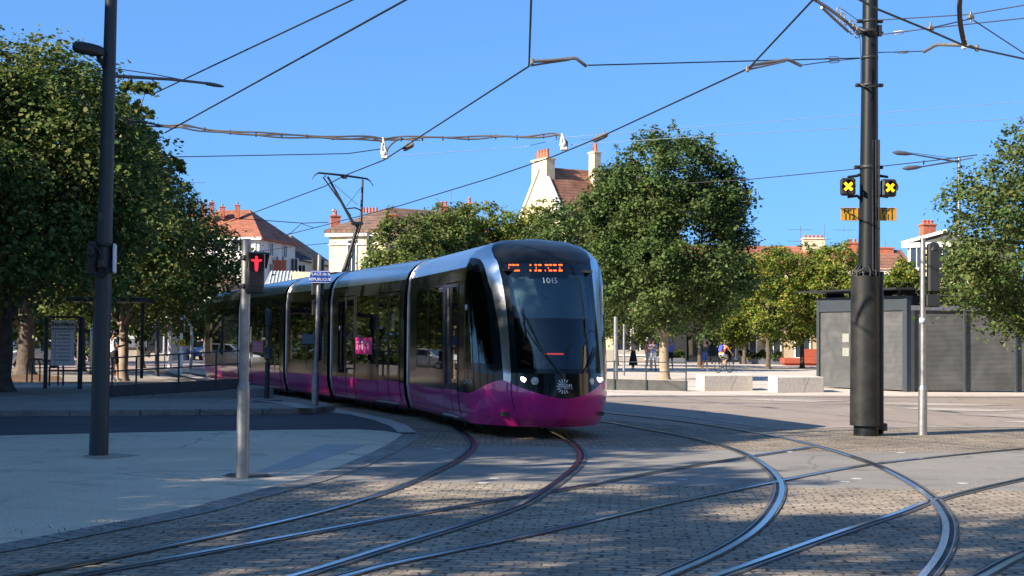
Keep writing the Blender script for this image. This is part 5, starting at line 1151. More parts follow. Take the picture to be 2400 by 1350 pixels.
# ================================================================== OVERHEAD WIRES
M_WIRE = mat('wire_dark', (.018, .02, .024), .5, .3, var=0)
M_WIREL = mat('wire_pale', (.22, .27, .32), .5, .3, var=0)
M_CABLE = mat('cable_brown', (.045, .04, .04), .6, var=.2)
M_INS = mat('insulator_pale', (.60, .60, .54), .4, var=.1)
M_ARMG = mat('registration_arm', (.22, .20, .18), .5, .5, var=.15)
def wire(name, pts, r, label, m=None, cat='wire', group=None, sag=0.0):
    q = [P(*p) for p in pts]; out = []
    inside = lambda p: 0 <= p[0] <= 2400 and 0 <= p[1] <= 1350
    if not inside(pts[-1]): q.append(q[-1]+(q[-1]-q[-2]).normalized()*18)     # the line runs on past the picture
    if not inside(pts[0]): q.insert(0, q[0]+(q[0]-q[1]).normalized()*18)
    for i in range(len(q)-1):
        for k in range(8):
            t_ = k/8; v = q[i].lerp(q[i+1], t_); v.z -= sag*4*t_*(1-t_); out.append(v)
    out.append(q[-1]); o = MB().tube(out, r, 6).build(name, m or M_WIRE, None, q[0]); return tag(o, label, cat, group)
GW = 'overhead line wires above the square'
def atz(x, y, z): p = G(x, y, z); return (x, y, p.y)
wire('contact_wire', [atz(440, 556, 5.75), atz(561, 511, 5.75), atz(760, 437, 5.75), (806, 412, 38.05), (900, 375, 33.0), (1240, 155, 21.7), (1248, -90, 15.5)], .014, 'dark contact wire that the pantograph touches, bending up at the left curved arm', group=GW)
wire('contact_wire', [atz(650, 556, 5.6), atz(760, 528, 5.6), atz(937, 482, 5.6), atz(1150, 417, 5.6), atz(1296, 367, 5.6), atz(1405, 322, 5.6), (1755, 160, 21.7), (1905, 0, 17.9), (2010, -110, 16)], .014, 'dark contact wire running up to the curved arm left of the black mast', group=GW)
wire('contact_wire', [atz(387, 311, 5.6), atz(950, 0, 5.6), atz(1100, -90, 5.6)], .014, 'long dark wire crossing the upper left sky, the lower of the two', group=GW)
wire('contact_wire', [atz(355, 222, 5.6), atz(825, 0, 5.6), atz(1000, -80, 5.6)], .011, 'thin dark wire crossing the upper left sky, the upper of the two', group=GW)
wire('contact_wire', [(1960, -30, 17), (2016, 0, 17.4), (2053, 20, 17.8), (2175, 70, 18.8), (2262, 108, 19.6), (2400, 138, 21), (2500, 158, 22)], .014, 'dark wire slanting down across the top of the black mast to the right edge', group=GW)
wire('span_wire', [(1378, 153, 21.9), (2015, 136, 25.1)], .011, 'span wire from the left curved arm across to the black mast', group=GW)
wire('span_wire', [(398, 368, 33), (815, 360, 33), (893, 349, 33)], .012, 'span wire under the thick cable, left of the first insulator', group=GW)
wire('span_wire', [(905, 366, 33), (1225, 345, 32.5), (1325, 322, 32), (2400, 238, 30)], .006, 'upper of two faint pale wires running behind the mast to the right edge', M_WIREL, group=GW)
wire('span_wire', [(1330, 340, 32), (1700, 316, 31), (2400, 277, 30)], .006, 'lower of two faint pale wires running behind the mast to the right edge', M_WIREL, group=GW)
wire('span_wire', [(1600, 430, 60), (1750, 421, 58), (2017, 395, 54), (2190, 376, 50), (2290, 363, 48)], .018, 'wire passing behind the X lights toward the twin-arm street light', group=GW)
wire('span_wire', [(2059, 47, 25.1), (2272, 34, 24), (2500, -5, 23)], .010, 'topmost wire leaving the right side of the mast', group=GW)
wire('span_wire', [(2066, 81, 25.1), (2181, 66, 24.6), (2500, 32, 23)], .010, 'second wire leaving the right side of the mast, with a turnbuckle', group=GW)
wire('span_wire', [(2181, 66, 19), (2275, 44, 19)], .008, 'short slanting wire joining two clips right of the mast', group=GW)
wire('span_wire', [(2281, 47, 19), (2400, 125, 22), (2480, 178, 24)], .009, 'wire dropping from a clip to the right edge', group=GW)
wire('span_wire', [(2059, 123, 25.1), (2166, 120, 23)], .009, 'third wire leaving the right side of the mast to a curved arm', group=GW)
wire('span_wire', [(395, 432, 58), (471, 485, 58), (500, 509, 58)], .016, 'wire in front of the red roof coming out of the left tree', group=GW)
wire('span_wire', [(480, 505, 60), (571, 513, 60), (708, 523, 60), (770, 521, 60)], .018, 'nearly level wire between the red roof and the brown roof', group=GW)
wire('span_wire', [(651, 558, 60), (682, 546, 60), (706, 524, 60), (735, 534, 60)], .014, 'short bent wire under the level one, left of the brown-roofed house', group=GW)
wire('span_wire', [(600, 590, 70), (682, 578, 70), (790, 568, 70)], .016, 'low wire just left of the brown-roofed house', group=GW)
# pull-off arms
def arm_obj(pts, clips, label):
    q = [P(*p) for p in pts]; t = thing('pull_off_arm', q[0], label, 'wire arm', 'pull-off arms of the overhead line'); mb = MB().tube(q, .026, 8); mb.build('arm', M_ARMG, t)
    MB().tube([P(*p) for p in clips], .016, 6).build('lower_rod', M_ARMG, t); MB().box(q[0], (.05, .05, .09), 0, 0, .01).build('clip', M_ARMG, t); return t
arm_obj([(1247, 144, 21.6), (1300, 141, 21.7), (1346, 136, 21.8), (1352, 138, 21.8), (1374, 155, 21.9)], [(1244, 154, 21.6), (1275, 149, 21.7), (1335, 140, 21.8)], 'curved arm holding the wire above the tram front')
arm_obj([(1752, 162, 21.7), (1765, 152, 21.8), (1845, 140, 22.6), (1853, 142, 22.6), (1877, 154, 22.9)], [(1755, 163, 21.7), (1800, 153, 22), (1840, 144, 22.5)], 'curved arm holding the wire left of the black mast')
arm_obj([(2290, 113, 20), (2262, 106, 20), (2200, 104, 21.5), (2192, 106, 21.6), (2166, 121, 22.8)], [(2294, 116, 20), (2262, 108, 20), (2215, 105, 21.2)], 'curved arm holding the wire right of the black mast')
wire('span_wire', [(1878, 153, 22.9), (1950, 143, 24), (2015, 137, 25.1)], .009, 'short lower wire from the curved arm to the left side of the mast', group=GW)
def turnbuckle(a, b_, label):
    p, q = P(*a), P(*b_); d = (q-p); o = d.normalized().cross(Yv).normalized()*.025
    mb = MB().tube([p, p+d*.12+o, q-d*.12+o, q], .008, 5).tube([p, p+d*.12-o, q-d*.12-o, q], .008, 5).tube([p-d*.35, p+d*.1], .006, 5).tube([q-d*.1, q+d*.35], .006, 5)
    return tag(mb.build('turnbuckle', M_GALV, None, p), label, 'turnbuckle', 'turnbuckles near the mast')
turnbuckle((1941, 136.5, 24.7), (1966, 136, 24.8), 'upper of two turnbuckles left of the mast'); turnbuckle((1943, 145, 24), (1968, 142, 24.2), 'lower of two turnbuckles left of the mast')
turnbuckle((2092, 78, 25), (2118, 75, 24.9), 'turnbuckle on the second wire right of the mast'); turnbuckle((2105, 122.5, 24.2), (2130, 121.5, 23.8), 'turnbuckle on the third wire right of the mast')
for a, lb in (((2181, 66, 18.9), 'clip where a slanting wire meets the contact wire, right of the mast'), ((2275, 40, 18.9), 'clip joining three wires near the top right corner')):
    p = P(*a); mb = MB().box(p, (.09, .06, .05), .4, 0, .01).tube([p-Z*.06, p+Z*.07], .014, 6); tag(mb.build('wire_clip', M_ARMG, None, p), lb, 'wire clip')
# tension assembly left of the mast top
t = thing('tension_gear', P(1905, 2, 23.5), 'rods, pulleys and cable of the tensioning gear reaching up left from the mast', 'tension gear')
MB().tube([P(1700, -120, 20), P(1900, -6, 23.3), P(1938, 17, 23.8), P(1985, 52, 24.6), P(2016, 76, 25.1)], .028, 7).build('rod', M_ARMG, t); MB().tube([P(1926, 17, 23.7), P(1955, 44, 24.1), P(1988, 74, 24.6)], .024, 7).build('rod', M_ARMG, t)
MB().tube([P(1972, 20, 24.2), P(2014, 50, 25)], .006, 5).tube([P(1909, 0, 23.4), P(1930, 12, 23.7)], .02, 6).tube([P(2015, 80, 24.98), P(2018, 140, 24.98), P(2017, 196, 24.98)], .006, 5).build('cable', M_WIRE, t)
for x, y, r in ((1967, 25, .055), (1975, 38, .05), (1965, 47, .05), (1982, 52, .045), (1996, 56, .06), (2004, 64, .055), (1997, 73, .05), (2009, 82, .05)):
    p = P(x, y, 24.5); mb = MB(); n = 16; q = [p+(X*math.cos(2*math.pi*k/n)*.7+Z*math.sin(2*math.pi*k/n))*r for k in range(n+1)]; mb.tube(q, .012, 5, caps=False); mb.build('pulley', M_ARMG, t)
# thick feeder cable with drops and insulators
CB = [(300, 286, 33.5), (350, 291, 33.4), (400, 297, 33.4), (432, 297, 33.3), (480, 304, 33.3), (560, 312, 33.2), (640, 317, 33.1), (720, 319, 33.1), (800, 324, 33), (870, 324, 33), (900, 326, 33), (935, 325, 33), (1000, 324, 32.8), (1060, 323, 32.7), (1120, 324, 32.6), (1180, 322, 32.4), (1240, 321, 32.2), (1290, 318, 32), (1312, 320, 31.9), (1328, 334, 31.8), (1327, 352, 31.7)]
t = thing('feeder_cable', P(*CB[0]), 'thick wavy bundled feeder cable hung across the street with two drops', 'cable')
base = crv([P(*p) for p in CB], 4); mb = MB()
for k, (dz, ph) in enumerate(((0, 0), (.03, 1.7), (-.025, 3.1))):
    mb.tube([p+Z*(dz+.022*math.sin(i*.55+ph)) for i, p in enumerate(base if k != 2 else base[:48])], .021, 6)
mb.build('cable', M_CABLE, t)
for x, y in ((431, 297), (480, 304), (540, 310), (600, 315), (660, 318), (720, 320), (780, 323), (940, 326), (990, 325), (1038, 324), (1098, 324), (1162, 321), (1212, 322), (1274, 319), (1304, 318)):
    p = P(x, y, 33-.0009*(x-900)); mb = MB().box(p, (.03, .09, .10), 0, 0, .005); mb.build('cable_tie', M_CABLE, t)
MB().tube(crv([P(*p) for p in [(875, 325, 33), (893, 331, 33), (903, 345, 33), (905, 366, 33)]], 5), .024, 7).tube(crv([P(*p) for p in [(938, 326, 33), (925, 332, 33), (910, 347, 33), (904, 366, 33)]], 5), .02, 7).build('cable_drop', M_CABLE, t)
for x, y, x2, y2, Yi in ((898, 322, 902, 372, 33.0), (1318, 313, 1322, 352, 31.7)):
    mb = MB(); top, l_, r_ = P(x, y, Yi), P(x2-8, y2-10, Yi), P(x2+4, y2-8, Yi); mb.tube([top, l_], [.022, .03], 7).tube([top, r_], [.022, .03], 7).box(P(x2, y2-4, Yi), (.16, .07, .09), 0, 0, .02).lathe([(.045, -.04), (.06, 0), (.045, .04)], P(x2-2, y2-12, Yi), 10)
    mb.build('insulator', M_INS, t)
for a, b_, lb in (((946, 350, 31.1), (968, 338, 30.5), 'grey connector on the wire right of the first insulator'), ((1390, 330, 29.9), (1424, 314, 28.9), 'grey connector on the wire above the far chimney')):
    p, q = P(*a), P(*b_); d = q-p; mb = MB().tube([p, p+d*.15, p+d*.85, q], [.02, .06, .06, .02], 8).tube([p+d*.3, p+d*.3+Z*.12], .012, 5).tube([p+d*.75, p+d*.75+Z*.1], .012, 5); tag(mb.build('section_insulator', M_ARMG, None, p), lb, 'connector', 'connectors on the contact wires')
p = [(2262, -260, 17.8), (2250, -20, 18.8), (2247, 15, 19), (2249, 55, 19.4), (2256, 92, 19.8), (2260, 106, 19.9)]
t = thing('hanging_cable', P(*p[0]), 'thick brown cable hanging from the top edge to the curved arm right of the mast', 'cable'); MB().tube(crv([P(*q) for q in p], 5), .026, 7).tube(crv([P(q[0]+5, q[1], q[2]) for q in p[1:]], 5), .016, 6).build('cable', M_CABLE, t); MB().box(P(2260, 103, 19.9), (.06, .06, .14), 0, 0, .01).build('clamp', M_INS, t)

# dark glass bus shelter and low planter across the plaza, under the maple's right side
Y = 112.0; q = P(1610, 856, Y); q.z = 0; t = thing('bus_shelter', q, 'dark glass bus shelter across the plaza behind the person with one arm raised', 'shelter')
xs = [P(px, 850, Y).x for px in (1612, 1655, 1690, 1725)]
MB().box(((xs[0]+xs[-1])/2, Y+.6, 2.45), (xs[-1]-xs[0]+.4, 1.7, .14), 0, 0, .02).build('roof', M_SIGD, t)
for x in xs: MB().box((x, Y+1.2, 1.2), (.09, .09, 2.4), 0).build('post', M_SIGD, t)
for a_, c_ in zip(xs, xs[1:]): MB().box(((a_+c_)/2, Y+1.22, 1.25), (c_-a_-.1, .02, 2.0), 0).build('glass_pane', MATS['tram_window_glass'], t)
MB().box(((xs[1]+xs[2])/2, Y+.9, .5), (1.8, .4, .06), 0).box(((xs[1]+xs[2])/2, Y+.9, .25), (.1, .3, .5), 0).build('bench', M_SIGD, t)
for x0, x1, lb in ((1735, 1828, 'low dark planter hedge left of the rust-red lounger'), (1540, 1605, 'low dark planter hedge left of the glass bus shelter')):
    Y = 114.0; xa, xb = P(x0, 850, Y).x, P(x1, 850, Y).x; t = thing('planter_hedge', ((xa+xb)/2, Y, 0), lb, 'hedge')
    MB().box(((xa+xb)/2, Y, .22), (xb-xa, .9, .44), 0, 0, .03).build('planter', M_GREYP, t)
    cl = [((x-(xa+xb)/2, random.uniform(-.2, .2), .75+random.uniform(-.1, .1)), .42, .8) for x in np.arange(xa+.3, xb-.2, .35)]; me = crown_mesh('foliage', cl, 2500, .16, int(x0), M_LEAF_DARK); o = bpy.data.objects.new('foliage', me); C.objects.link(o); o.parent = t
# ================================================================== BUILDINGS
M_CREAM = mat('cream_render', (0.62, 0.52, 0.35), 0.85, var=0.10, scale=.8, bump=.15, bscale=8)
M_WHITEW = mat('white_render', (0.66, 0.63, 0.57), 0.85, var=0.08, scale=.6)
M_TAN = mat('tan_render', (0.34, 0.27, 0.19), 0.85, var=0.18, scale=.6)
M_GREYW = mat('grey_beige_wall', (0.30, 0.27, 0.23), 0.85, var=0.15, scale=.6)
M_STAIN = mat('weathered_gable', (0.44, 0.35, 0.22), 0.9, var=0.2, scale=.55, col2=(0.66, 0.57, 0.42))
M_TRIMW = mat('white_trim', (0.70, 0.68, 0.63), 0.7, var=0.05)
M_BRICK = mat('chimney_brick', (0.36, 0.11, 0.06), 0.85, var=0.3, scale=4)
M_POT = mat('terracotta_pot', (0.45, 0.15, 0.085), 0.8, var=0.15)
M_PANE = mat('dark_pane', (0.02, 0.026, 0.034), 0.08, var=0.0, spec=.8)
M_PANEL2 = mat('pale_blind', (0.42, 0.44, 0.46), 0.5, var=0.1)
M_SHUTW = mat('window_shutter', (0.45, 0.46, 0.46), 0.6, var=.1)
M_REDT = tile_mat('red_roof_tiles', (0.31, 0.105, 0.06), (0.38, 0.14, 0.08), (0.19, 0.065, 0.04), .35, .3)
M_BRNT = tile_mat('brown_roof_tiles', (0.16, 0.095, 0.065), (0.22, 0.13, 0.09), (0.08, 0.05, 0.035), .30, .3)
M_RBT = tile_mat('red_brown_tiles', (0.24, 0.105, 0.065), (0.31, 0.14, 0.085), (0.12, 0.06, 0.04), .28, .26)
M_SLATE = tile_mat('grey_slate', (0.20, 0.19, 0.175), (0.26, 0.245, 0.225), (0.13, 0.12, 0.11), .3, .4)
M_SLATED = tile_mat('dark_slate', (0.055, 0.055, 0.06), (0.08, 0.08, 0.085), (0.03, 0.03, 0.035), .3, .4)
M_ZINC = mat('zinc_roof', (.42, .45, .45), .5, .4, var=.12, scale=1)
def window(mb_parent, c, ex, w, h, wallm=None, shutters=False, blind=False, nrm=None, sill=True):
    """a window in a wall: frame proud of the wall with its pane set behind it"""
    ex = ex.normalized(); n = nrm or Vector((ex.y, -ex.x, 0)); t = .09; fm = MB(); ax = (ex, -n, Z)
    for dx, dz, sx, sz in ((0, h/2+t/2, w+2*t, t), (0, -h/2-t/2, w+2*t, t), (-w/2-t/2, 0, t, h), (w/2+t/2, 0, t, h), (0, 0, .06, h)): fm.box(c+n*.05+ex*dx+Z*dz, (sx, .14, sz), ax=ax)
    if sill: fm.box(c+n*.10-Z*(h/2+t+.05), (w+.4, .26, .1), ax=ax)
    f = fm.build('window', M_TRIMW, mb_parent)
    MB().box(c+n*.02, (w, .05, h), ax=ax).build('pane', M_PANEL2 if blind else M_PANE, f)
    if shutters:
        sh = MB()
        for s in (-1, 1): sh.box(c+n*.05+ex*s*(w/2+t+w*.24), (w*.46, .06, h), ax=ax)
        sh.build('shutter', M_SHUTW, f)
    return f
def chimney(parent, c, w, d, h, rz, m, pots=2, pot_m=None, name='chimney', ph=.5):
    mb = MB(); mb.box(Vector(c)+Z*h/2, (w, d, h), rz); mb.box(Vector(c)+Z*(h-.08), (w+.16, d+.16, .14), rz, 0, .02); o = mb.build(name, m, parent)
    ex = Vector((math.cos(rz), math.sin(rz), 0))
    for k in range(pots):
        f = (k+.5)/pots-.5; MB().lathe([(.14, 0), (.12, ph*.8), (.15, ph*.85), (.15, ph), (.10, ph)], Vector(c)+ex*f*(w-.1)+Z*h, 10).build('chimney_pot', pot_m or M_POT, o)
    return o
def antenna(px, y0, y1, Y, label, bars=((0, 1.2),)):
    p, q = P(px, y0, Y), P(px, y1, Y); mb = MB().tube([p, q], Y*.00022, 5)
    for f, w in bars:
        c = q.lerp(p, f); mb.tube([c-X*w/2, c+X*w/2], Y*.00014, 4)
        for k in range(5): mb.tube([c+X*w*(k/4-.5)-Z*.0-Yv*.3, c+X*w*(k/4-.5)+Yv*.3+Z*.12], Y*.0001, 4)
    return tag(mb.build('aerial', mat('aerial_metal', (.16, .17, .2), .5, .5, var=0), None, p), label, 'aerial', 'roof aerials')
# ---- white block with red hipped roof, far left
Y = 200.0; s_ = F/Y
A = P(400, 690, Y+3); B = P(606, 690, Y); A.z = B.z = 0
ex = (B-A).normalized(); ny = Vector((-ex.y, ex.x, 0)); W_ = (B-A).length; D_ = 13.0; ze = P(606, 556, Y).z; zr = P(540, 488, Y+5).z
t = thing('apartment_block', A, 'white apartment block with a red hipped roof and tall chimneys, far left', 'building')
MB().prism([(v.x, v.y) for v in (A, B, B+ny*D_, A+ny*D_)], 0, ze).build('wall', M_WHITEW, t)
o_ = .7; e = [A-ex*o_-ny*o_, B+ex*o_-ny*o_, B+ex*o_+ny*(D_+o_), A-ex*o_+ny*(D_+o_)]; e = [Vector((v.x, v.y, ze-.1)) for v in e]
r0, r1 = A+ex*.3*W_+ny*D_/2+Z*zr, A+ex*.67*W_+ny*D_/2+Z*zr; r0.z = r1.z = zr
mb = MB(); mb.add(e+[r0, r1]+[v-Z*.25 for v in e], [(0, 1, 5, 4), (1, 2, 5), (2, 3, 4, 5), (3, 0, 4), (6, 7, 1, 0), (7, 8, 2, 1), (8, 9, 3, 2), (9, 6, 0, 3), (9, 8, 7, 6)]); rf = mb.build('roof', M_REDT, t)
MB().box((A+B)/2-ny*.5+Z*(ze-.2), (W_+1.0, .5, .35), ax=(ex, ny, Z)).build('cornice', M_TRIMW, t)
for px, yt, yb in ((452, 478, 500), (477, 479, 500), (496, 474, 505), (521, 484, 500), (556, 480, 520)):
    q = P(px, yb, Y+5); chimney(rf, q-Z*.8, .62, .62, P(px, yt, Y+5).z-q.z+.8, .1, M_BRICK, 1, M_GREYW, ph=.35)
for px in (560, 583): 
    for k, y in enumerate((574, 624, 672)):
        c = A+ex*(W_*(px-400)/206.0); c.z = P(px, y, Y).z; window(t, c-ny*.05, ex, 1.5 if px == 560 else 1.7, 1.6, blind=(k != 0 or px == 583))
for px in (470, 510):
    for y in (574, 624, 672):
        c = A+ex*(W_*(px-400)/206.0); c.z = P(px, y, Y).z; window(t, c-ny*.05, ex, 1.5, 1.6, blind=y == 624)
for f in (.3, .68):
    for k, y in enumerate((580, 630, 675)): c = B+ny*(D_*f); c.z = P(612, y, Y).z; window(t, c+ex*.05, ny, 1.2, 1.7, nrm=ex)
for px in (532, 541): q = A+ex*(W_*(px-400)/206.0); MB().box(Vector((q.x, q.y, ze/2))-ny*.2, (.35, .5, ze-.4), ax=(ex, ny, Z)).build('pilaster', M_TRIMW, t)
for y in (600, 650): q = A+ex*(W_*.86); MB().box(Vector((q.x, q.y, P(570, y, Y).z))-ny*.5, (2.6, 1.1, .9), ax=(ex, ny, Z), bev=.03).build('balcony', M_TRIMW, t)
antenna(454, 425, 490, Y+5, 'tall aerial with two crossbars on the red roof at the far left', ((0, 4), (.95, 3)))
# ---- grey mansard behind it
Y = 215.0; A = P(600, 690, Y); B = P(722, 690, Y-4); A.z = B.z = 0; ex = (B-A).normalized(); ny = Vector((-ex.y, ex.x, 0)); W_ = (B-A).length
ze = P(680, 607, Y-3).z; zr = P(640, 548, Y).z
t = thing('mansard_house', A, 'cream house with a steep grey slate roof, right of the red-roofed block', 'building')
MB().prism([(v.x, v.y) for v in (A, A+ex*W_*.68, A+ex*W_*.98+ny*8, A+ny*12)], 0, ze).build('wall', M_CREAM, t)
p = [A-ny*.3+Z*ze, A+ex*W_*.70-ny*.3+Z*ze, A+ex*W_*1.03+ny*8.5+Z*(ze-1.2), A+ny*12+Z*ze, A+ex*W_*.06+ny*3+Z*zr, A+ex*W_*.36+ny*4+Z*zr]
p[0].z = p[1].z = ze; p[4].z = p[5].z = zr
mb = MB().add(p, [(0, 1, 5, 4)], 0).add(p, [(1, 2, 5)], 1).add(p, [(2, 3, 4, 5), (3, 0, 4)], 1); mb.build('roof', [M_SLATE, M_SLATED], t)  # shade of the side and rear slopes put into the darker slate
MB().box(p[0].lerp(p[1], .5)-Z*.1, ((p[1]-p[0]).length, .5, .3), ax=(ex, ny, Z)).build('cornice', M_TRIMW, t)
for px, y in ((690, 625), (708, 640)): window(t, P(px, y, Y-3.8), ex, 1.2, 2.2)
q = P(650, 627, Y-10); chimney(t, q-Z*2, 2.4, 1, 3, 0, M_BRICK, 3)
antenna(617, 512, 548, Y, 'aerial on the grey slate roof', ((.1, 3), (.5, 4)))
# ---- low pavilion with ribbed zinc roof in front
Y = 170.0; A = P(628, 700, Y); B = P(735, 700, Y); A.z = B.z = 0; ze = P(680, 668, Y).z; zr = P(665, 632, Y).z
t = thing('zinc_pavilion', A, 'low building with a ribbed pale zinc roof just above the rear tram cars', 'building')
MB().prism([(A.x, A.y), (B.x, B.y), (B.x, B.y+8), (A.x, A.y+8)], 0, ze).build('wall', M_CREAM, t)
mb = MB().add([(A.x-.4, A.y-.4, ze), (P(705, 668, Y).x, A.y-.4, ze), (P(683, 632, Y).x, A.y+4, zr), (A.x-.4, A.y+4, zr), (A.x-.4, A.y+8, ze), (P(705, 668, Y).x, A.y+8, ze)], [(0, 1, 2, 3), (1, 5, 2), (2, 5, 4, 3)]); mb.build('roof', M_ZINC, t)
mb = MB()
for k in range(9): x = P(632+8*k, 668, Y).x; mb.tube([(x, A.y-.45, ze+.05), (x-.4, A.y+3.9, zr+.05)], .05, 4)
mb.build('roof_rib', M_TRIMW, t)
MB().box(P(720, 658, Y-1), (3.0, 3, 1.9), 0).build('side_block', M_CREAM, t)
mb = MB()
for px in (650, 668, 688): mb.lathe([(.0001, -.3), (.5, -.3), (.5, .1), (.3, .45), (.0001, .5)], P(px, 672, Y-.5), 10)
mb.build('dormer', M_TRIMW, t)
# ---- cream house with brown hipped roof behind the pantograph
Y = 130.0; B = P(902, 700, Y); A = P(770, 700, Y+2); A.z = B.z = 0; ex = (B-A).normalized(); ny = Vector((-ex.y, ex.x, 0)); W_ = (B-A).length; D_ = 12
ex2 = Vector((.80, .60, 0)); Cc = B+ex2*13; Dd = A+ex2*13+ny*2
ze = P(835, 536, Y).z; zr = P(909, 486, Y+5).z
t = thing('cream_house', A, 'cream house with a brown hipped tile roof behind the pantograph', 'building')
MB().prism([(v.x, v.y) for v in (A, B, Cc, Dd)], 0, ze).build('wall', M_CREAM, t)
o_ = .35; e = [A-ex*o_-ny*o_, B+ex*.1-ny*o_*1.4, Cc+ex2*.2-ny*.3, Dd+ny*.4]; e = [Vector((v.x, v.y, ze)) for v in e]; rr0 = P(909, 486, Y+5); rr1 = rr0+ex2*6; rr1.z = rr0.z
mb = MB().add(e+[rr0, rr1]+[v-Z*.3 for v in e], [(0, 1, 4), (1, 2, 5, 4), (2, 3, 5), (3, 0, 4, 5), (6, 7, 1, 0), (7, 8, 2, 1), (9, 8, 7, 6), (8, 9, 3, 2), (9, 6, 0, 3)]); rf = mb.build('roof', M_BRNT, t)
MB().box((A+B)/2-ny*.12+Z*(ze-.45), (W_+.5, .5, .3), ax=(ex, ny, Z)).build('cornice', M_TRIMW, t); MB().box((A+B)/2-ny*.06+Z*(ze-1.3), (W_+.1, .2, .12), ax=(ex, ny, Z)).build('string_course', M_TRIMW, t)
for q, px in ((P(786, 530, Y+4), 782), (P(918, 528, Y+3), 916), (P(1040, 500, Y+12), 1038)):
    yt = {782: 505, 916: 503, 1038: 483}[px]; chimney(rf, q-Z*.8, .85 if px != 916 else 1.0, .7, P(px, yt, q.y).z-q.z+.8, .2, M_BRICK, {782: 1, 916: 0, 1038: 2}[px], M_POT, ph=.45)
q = P(782, 493, Y+4); MB().sphere(q, .16, 8).tube([q, q-Z*.6], .08, 6).build('cowl', M_GALV, rf)
for k in range(5): MB().lathe([(.14, 0), (.11, .4), (.14, .5)], P(852+k*7.5, 499, Y+8), 8).build('chimney_pot', M_POT, rf)
for px in (1100,): q = P(px, 492, Y+14); chimney(rf, q-Z*.3, .5, .5, 1.0, 0, M_BRICK, 1)
c = P(826, 608, Y+1.2); window(t, c-ny*.05, ex, .75, 3.4, sill=False)
MB().box(P(866, 566, Y+.5)-ny*.2, (.24, .3, 2.2), ax=(ex, ny, Z)).build('vent_pipe', M_SIGD, t)
antenna(1057, 445, 490, Y+10, 'aerial on the brown roof between tree and chimney', ((.05, 2), (.35, 2.4)))
# ---- gabled house right of it
Y = 135.0
gx = Vector((.50, -.866, 0)); rx = Vector((.866, .50, 0))     # along the gable wall, along the ridge
ap = P(1267, 392, Y); hwid = 5.9; apz = ap.z; ga, gb = ap-gx*hwid, ap+gx*hwid; pitch = 1.28; zev = apz-hwid*pitch
Lr = 12.4; t = thing('gabled_house', Vector((ap.x, ap.y, 0)), 'house with a tall stained cream gable and red-brown tile roof above the trees', 'building')
ga.z = gb.z = 0; outl = [ga, gb, Vector((gb.x, gb.y, zev)), Vector((ap.x, ap.y, apz)), Vector((ga.x, ga.y, zev))]
MB().extr(outl, rx*.4).build('gable', M_STAIN, t)
MB().prism([(v.x, v.y) for v in (ga+rx*.4, gb+rx*.4, gb+rx*Lr, ga+rx*Lr)], 0, zev).build('wall', M_CREAM, t)
R0, R1 = Vector((ap.x, ap.y, apz+.05))+rx*.2, Vector((ap.x, ap.y, apz+.05))+rx*Lr; E0, E1 = Vector((gb.x, gb.y, zev-.25))+rx*.2+gx*.3, Vector((gb.x, gb.y, zev-.25))+rx*Lr+gx*.3; F0, F1 = Vector((ga.x, ga.y, zev-.25))+rx*.2-gx*.3, Vector((ga.x, ga.y, zev-.25))+rx*Lr-gx*.3
mb = MB().add([E0, E1, R1, R0, F1, F0], [(0, 1, 2, 3), (3, 2, 4, 5)]); dz = Z*.12; mb.add([E0-dz, E1-dz, R1-dz, R0-dz, F1-dz, F0-dz], [(3, 2, 1, 0), (5, 4, 2, 3)]); rf = mb.build('roof', M_RBT, t)
for u_ in (3, 6, 9, 11.4):
    for z_, h_ in ((1.75, 2.3), (5.0, 1.9)): window(t, gb+rx*u_+Z*z_+gx*.02, rx, 1.0, h_, shutters=True, nrm=gx)
MB().box(gb+rx*6.4+gx*.06+Z*.4, (11.8, .12, .8), ax=(rx, gx*-1, Z)).build('plinth', M_GREYW, t)
cop = MB()
for q, sg in ((gb, 1), (ga, -1)):
    a_, b_ = Vector((ap.x, ap.y, apz+.12)), Vector((q.x, q.y, zev))+gx*.2*sg-Z*.12; d = (b_-a_).normalized(); cop.box((a_+b_)/2+rx*.1, ((b_-a_).length, .55, .26), ax=(d, rx, d.cross(rx)))
cop.build('coping', M_TRIMW, t)
# stack on the gable and one on the ridge
q = ap+rx*.5-gx*.35-Z*1.5; zt = P(1267, 372, Y).z; wst = 2.6
ch = MB().box(Vector((q.x, q.y, (zt+apz-3.6)/2)), (wst, .9, zt-apz+3.6), ax=(gx, rx, Z)).box(Vector((q.x, q.y, zt-.06)), (wst+.2, 1.1, .16), ax=(gx, rx, Z), bev=.02).build('chimney', M_CREAM, rf)
for k in range(4): MB().lathe([(.21, 0), (.17, .5), (.16, .84), (.2, .9)], Vector((q.x, q.y, zt))+gx*(-.75+.48*k), 10).build('chimney_pot', M_POT, ch)
MB().tube([Vector((q.x, q.y, zt))-gx*1.15, Vector((q.x, q.y, zt+.75))-gx*1.15], .07, 6).build('chimney_pot', M_BRICK, ch)
q = ap+rx*5.3+gx*.95; zt = P(1383, 357, q.y).z
ch = MB().box(Vector((q.x, q.y, zt-2)), (.95, .7, 4.0), ax=(gx, rx, Z)).box(Vector((q.x, q.y, zt-.05)), (1.15, .9, .16), ax=(gx, rx, Z), bev=.02).build('chimney', M_CREAM, rf)
for k in range(2): MB().lathe([(.17, 0), (.13, .7), (.16, .84)], Vector((q.x, q.y, zt))+gx*(-.1+.25*k), 10).build('chimney_pot', M_POT, ch)
antenna(1387, 318, 352, q.y-.1, 'thin aerial on the ridge chimney of the gabled house', ((.15, .9), (.75, 2.2)))
q = ap+rx*10.6; zt = P(1487, 385, q.y).z; ch = MB().box(Vector((q.x, q.y, zt-1)), (.8, .6, 2.2), ax=(gx, rx, Z)).build('chimney', M_CREAM, rf)
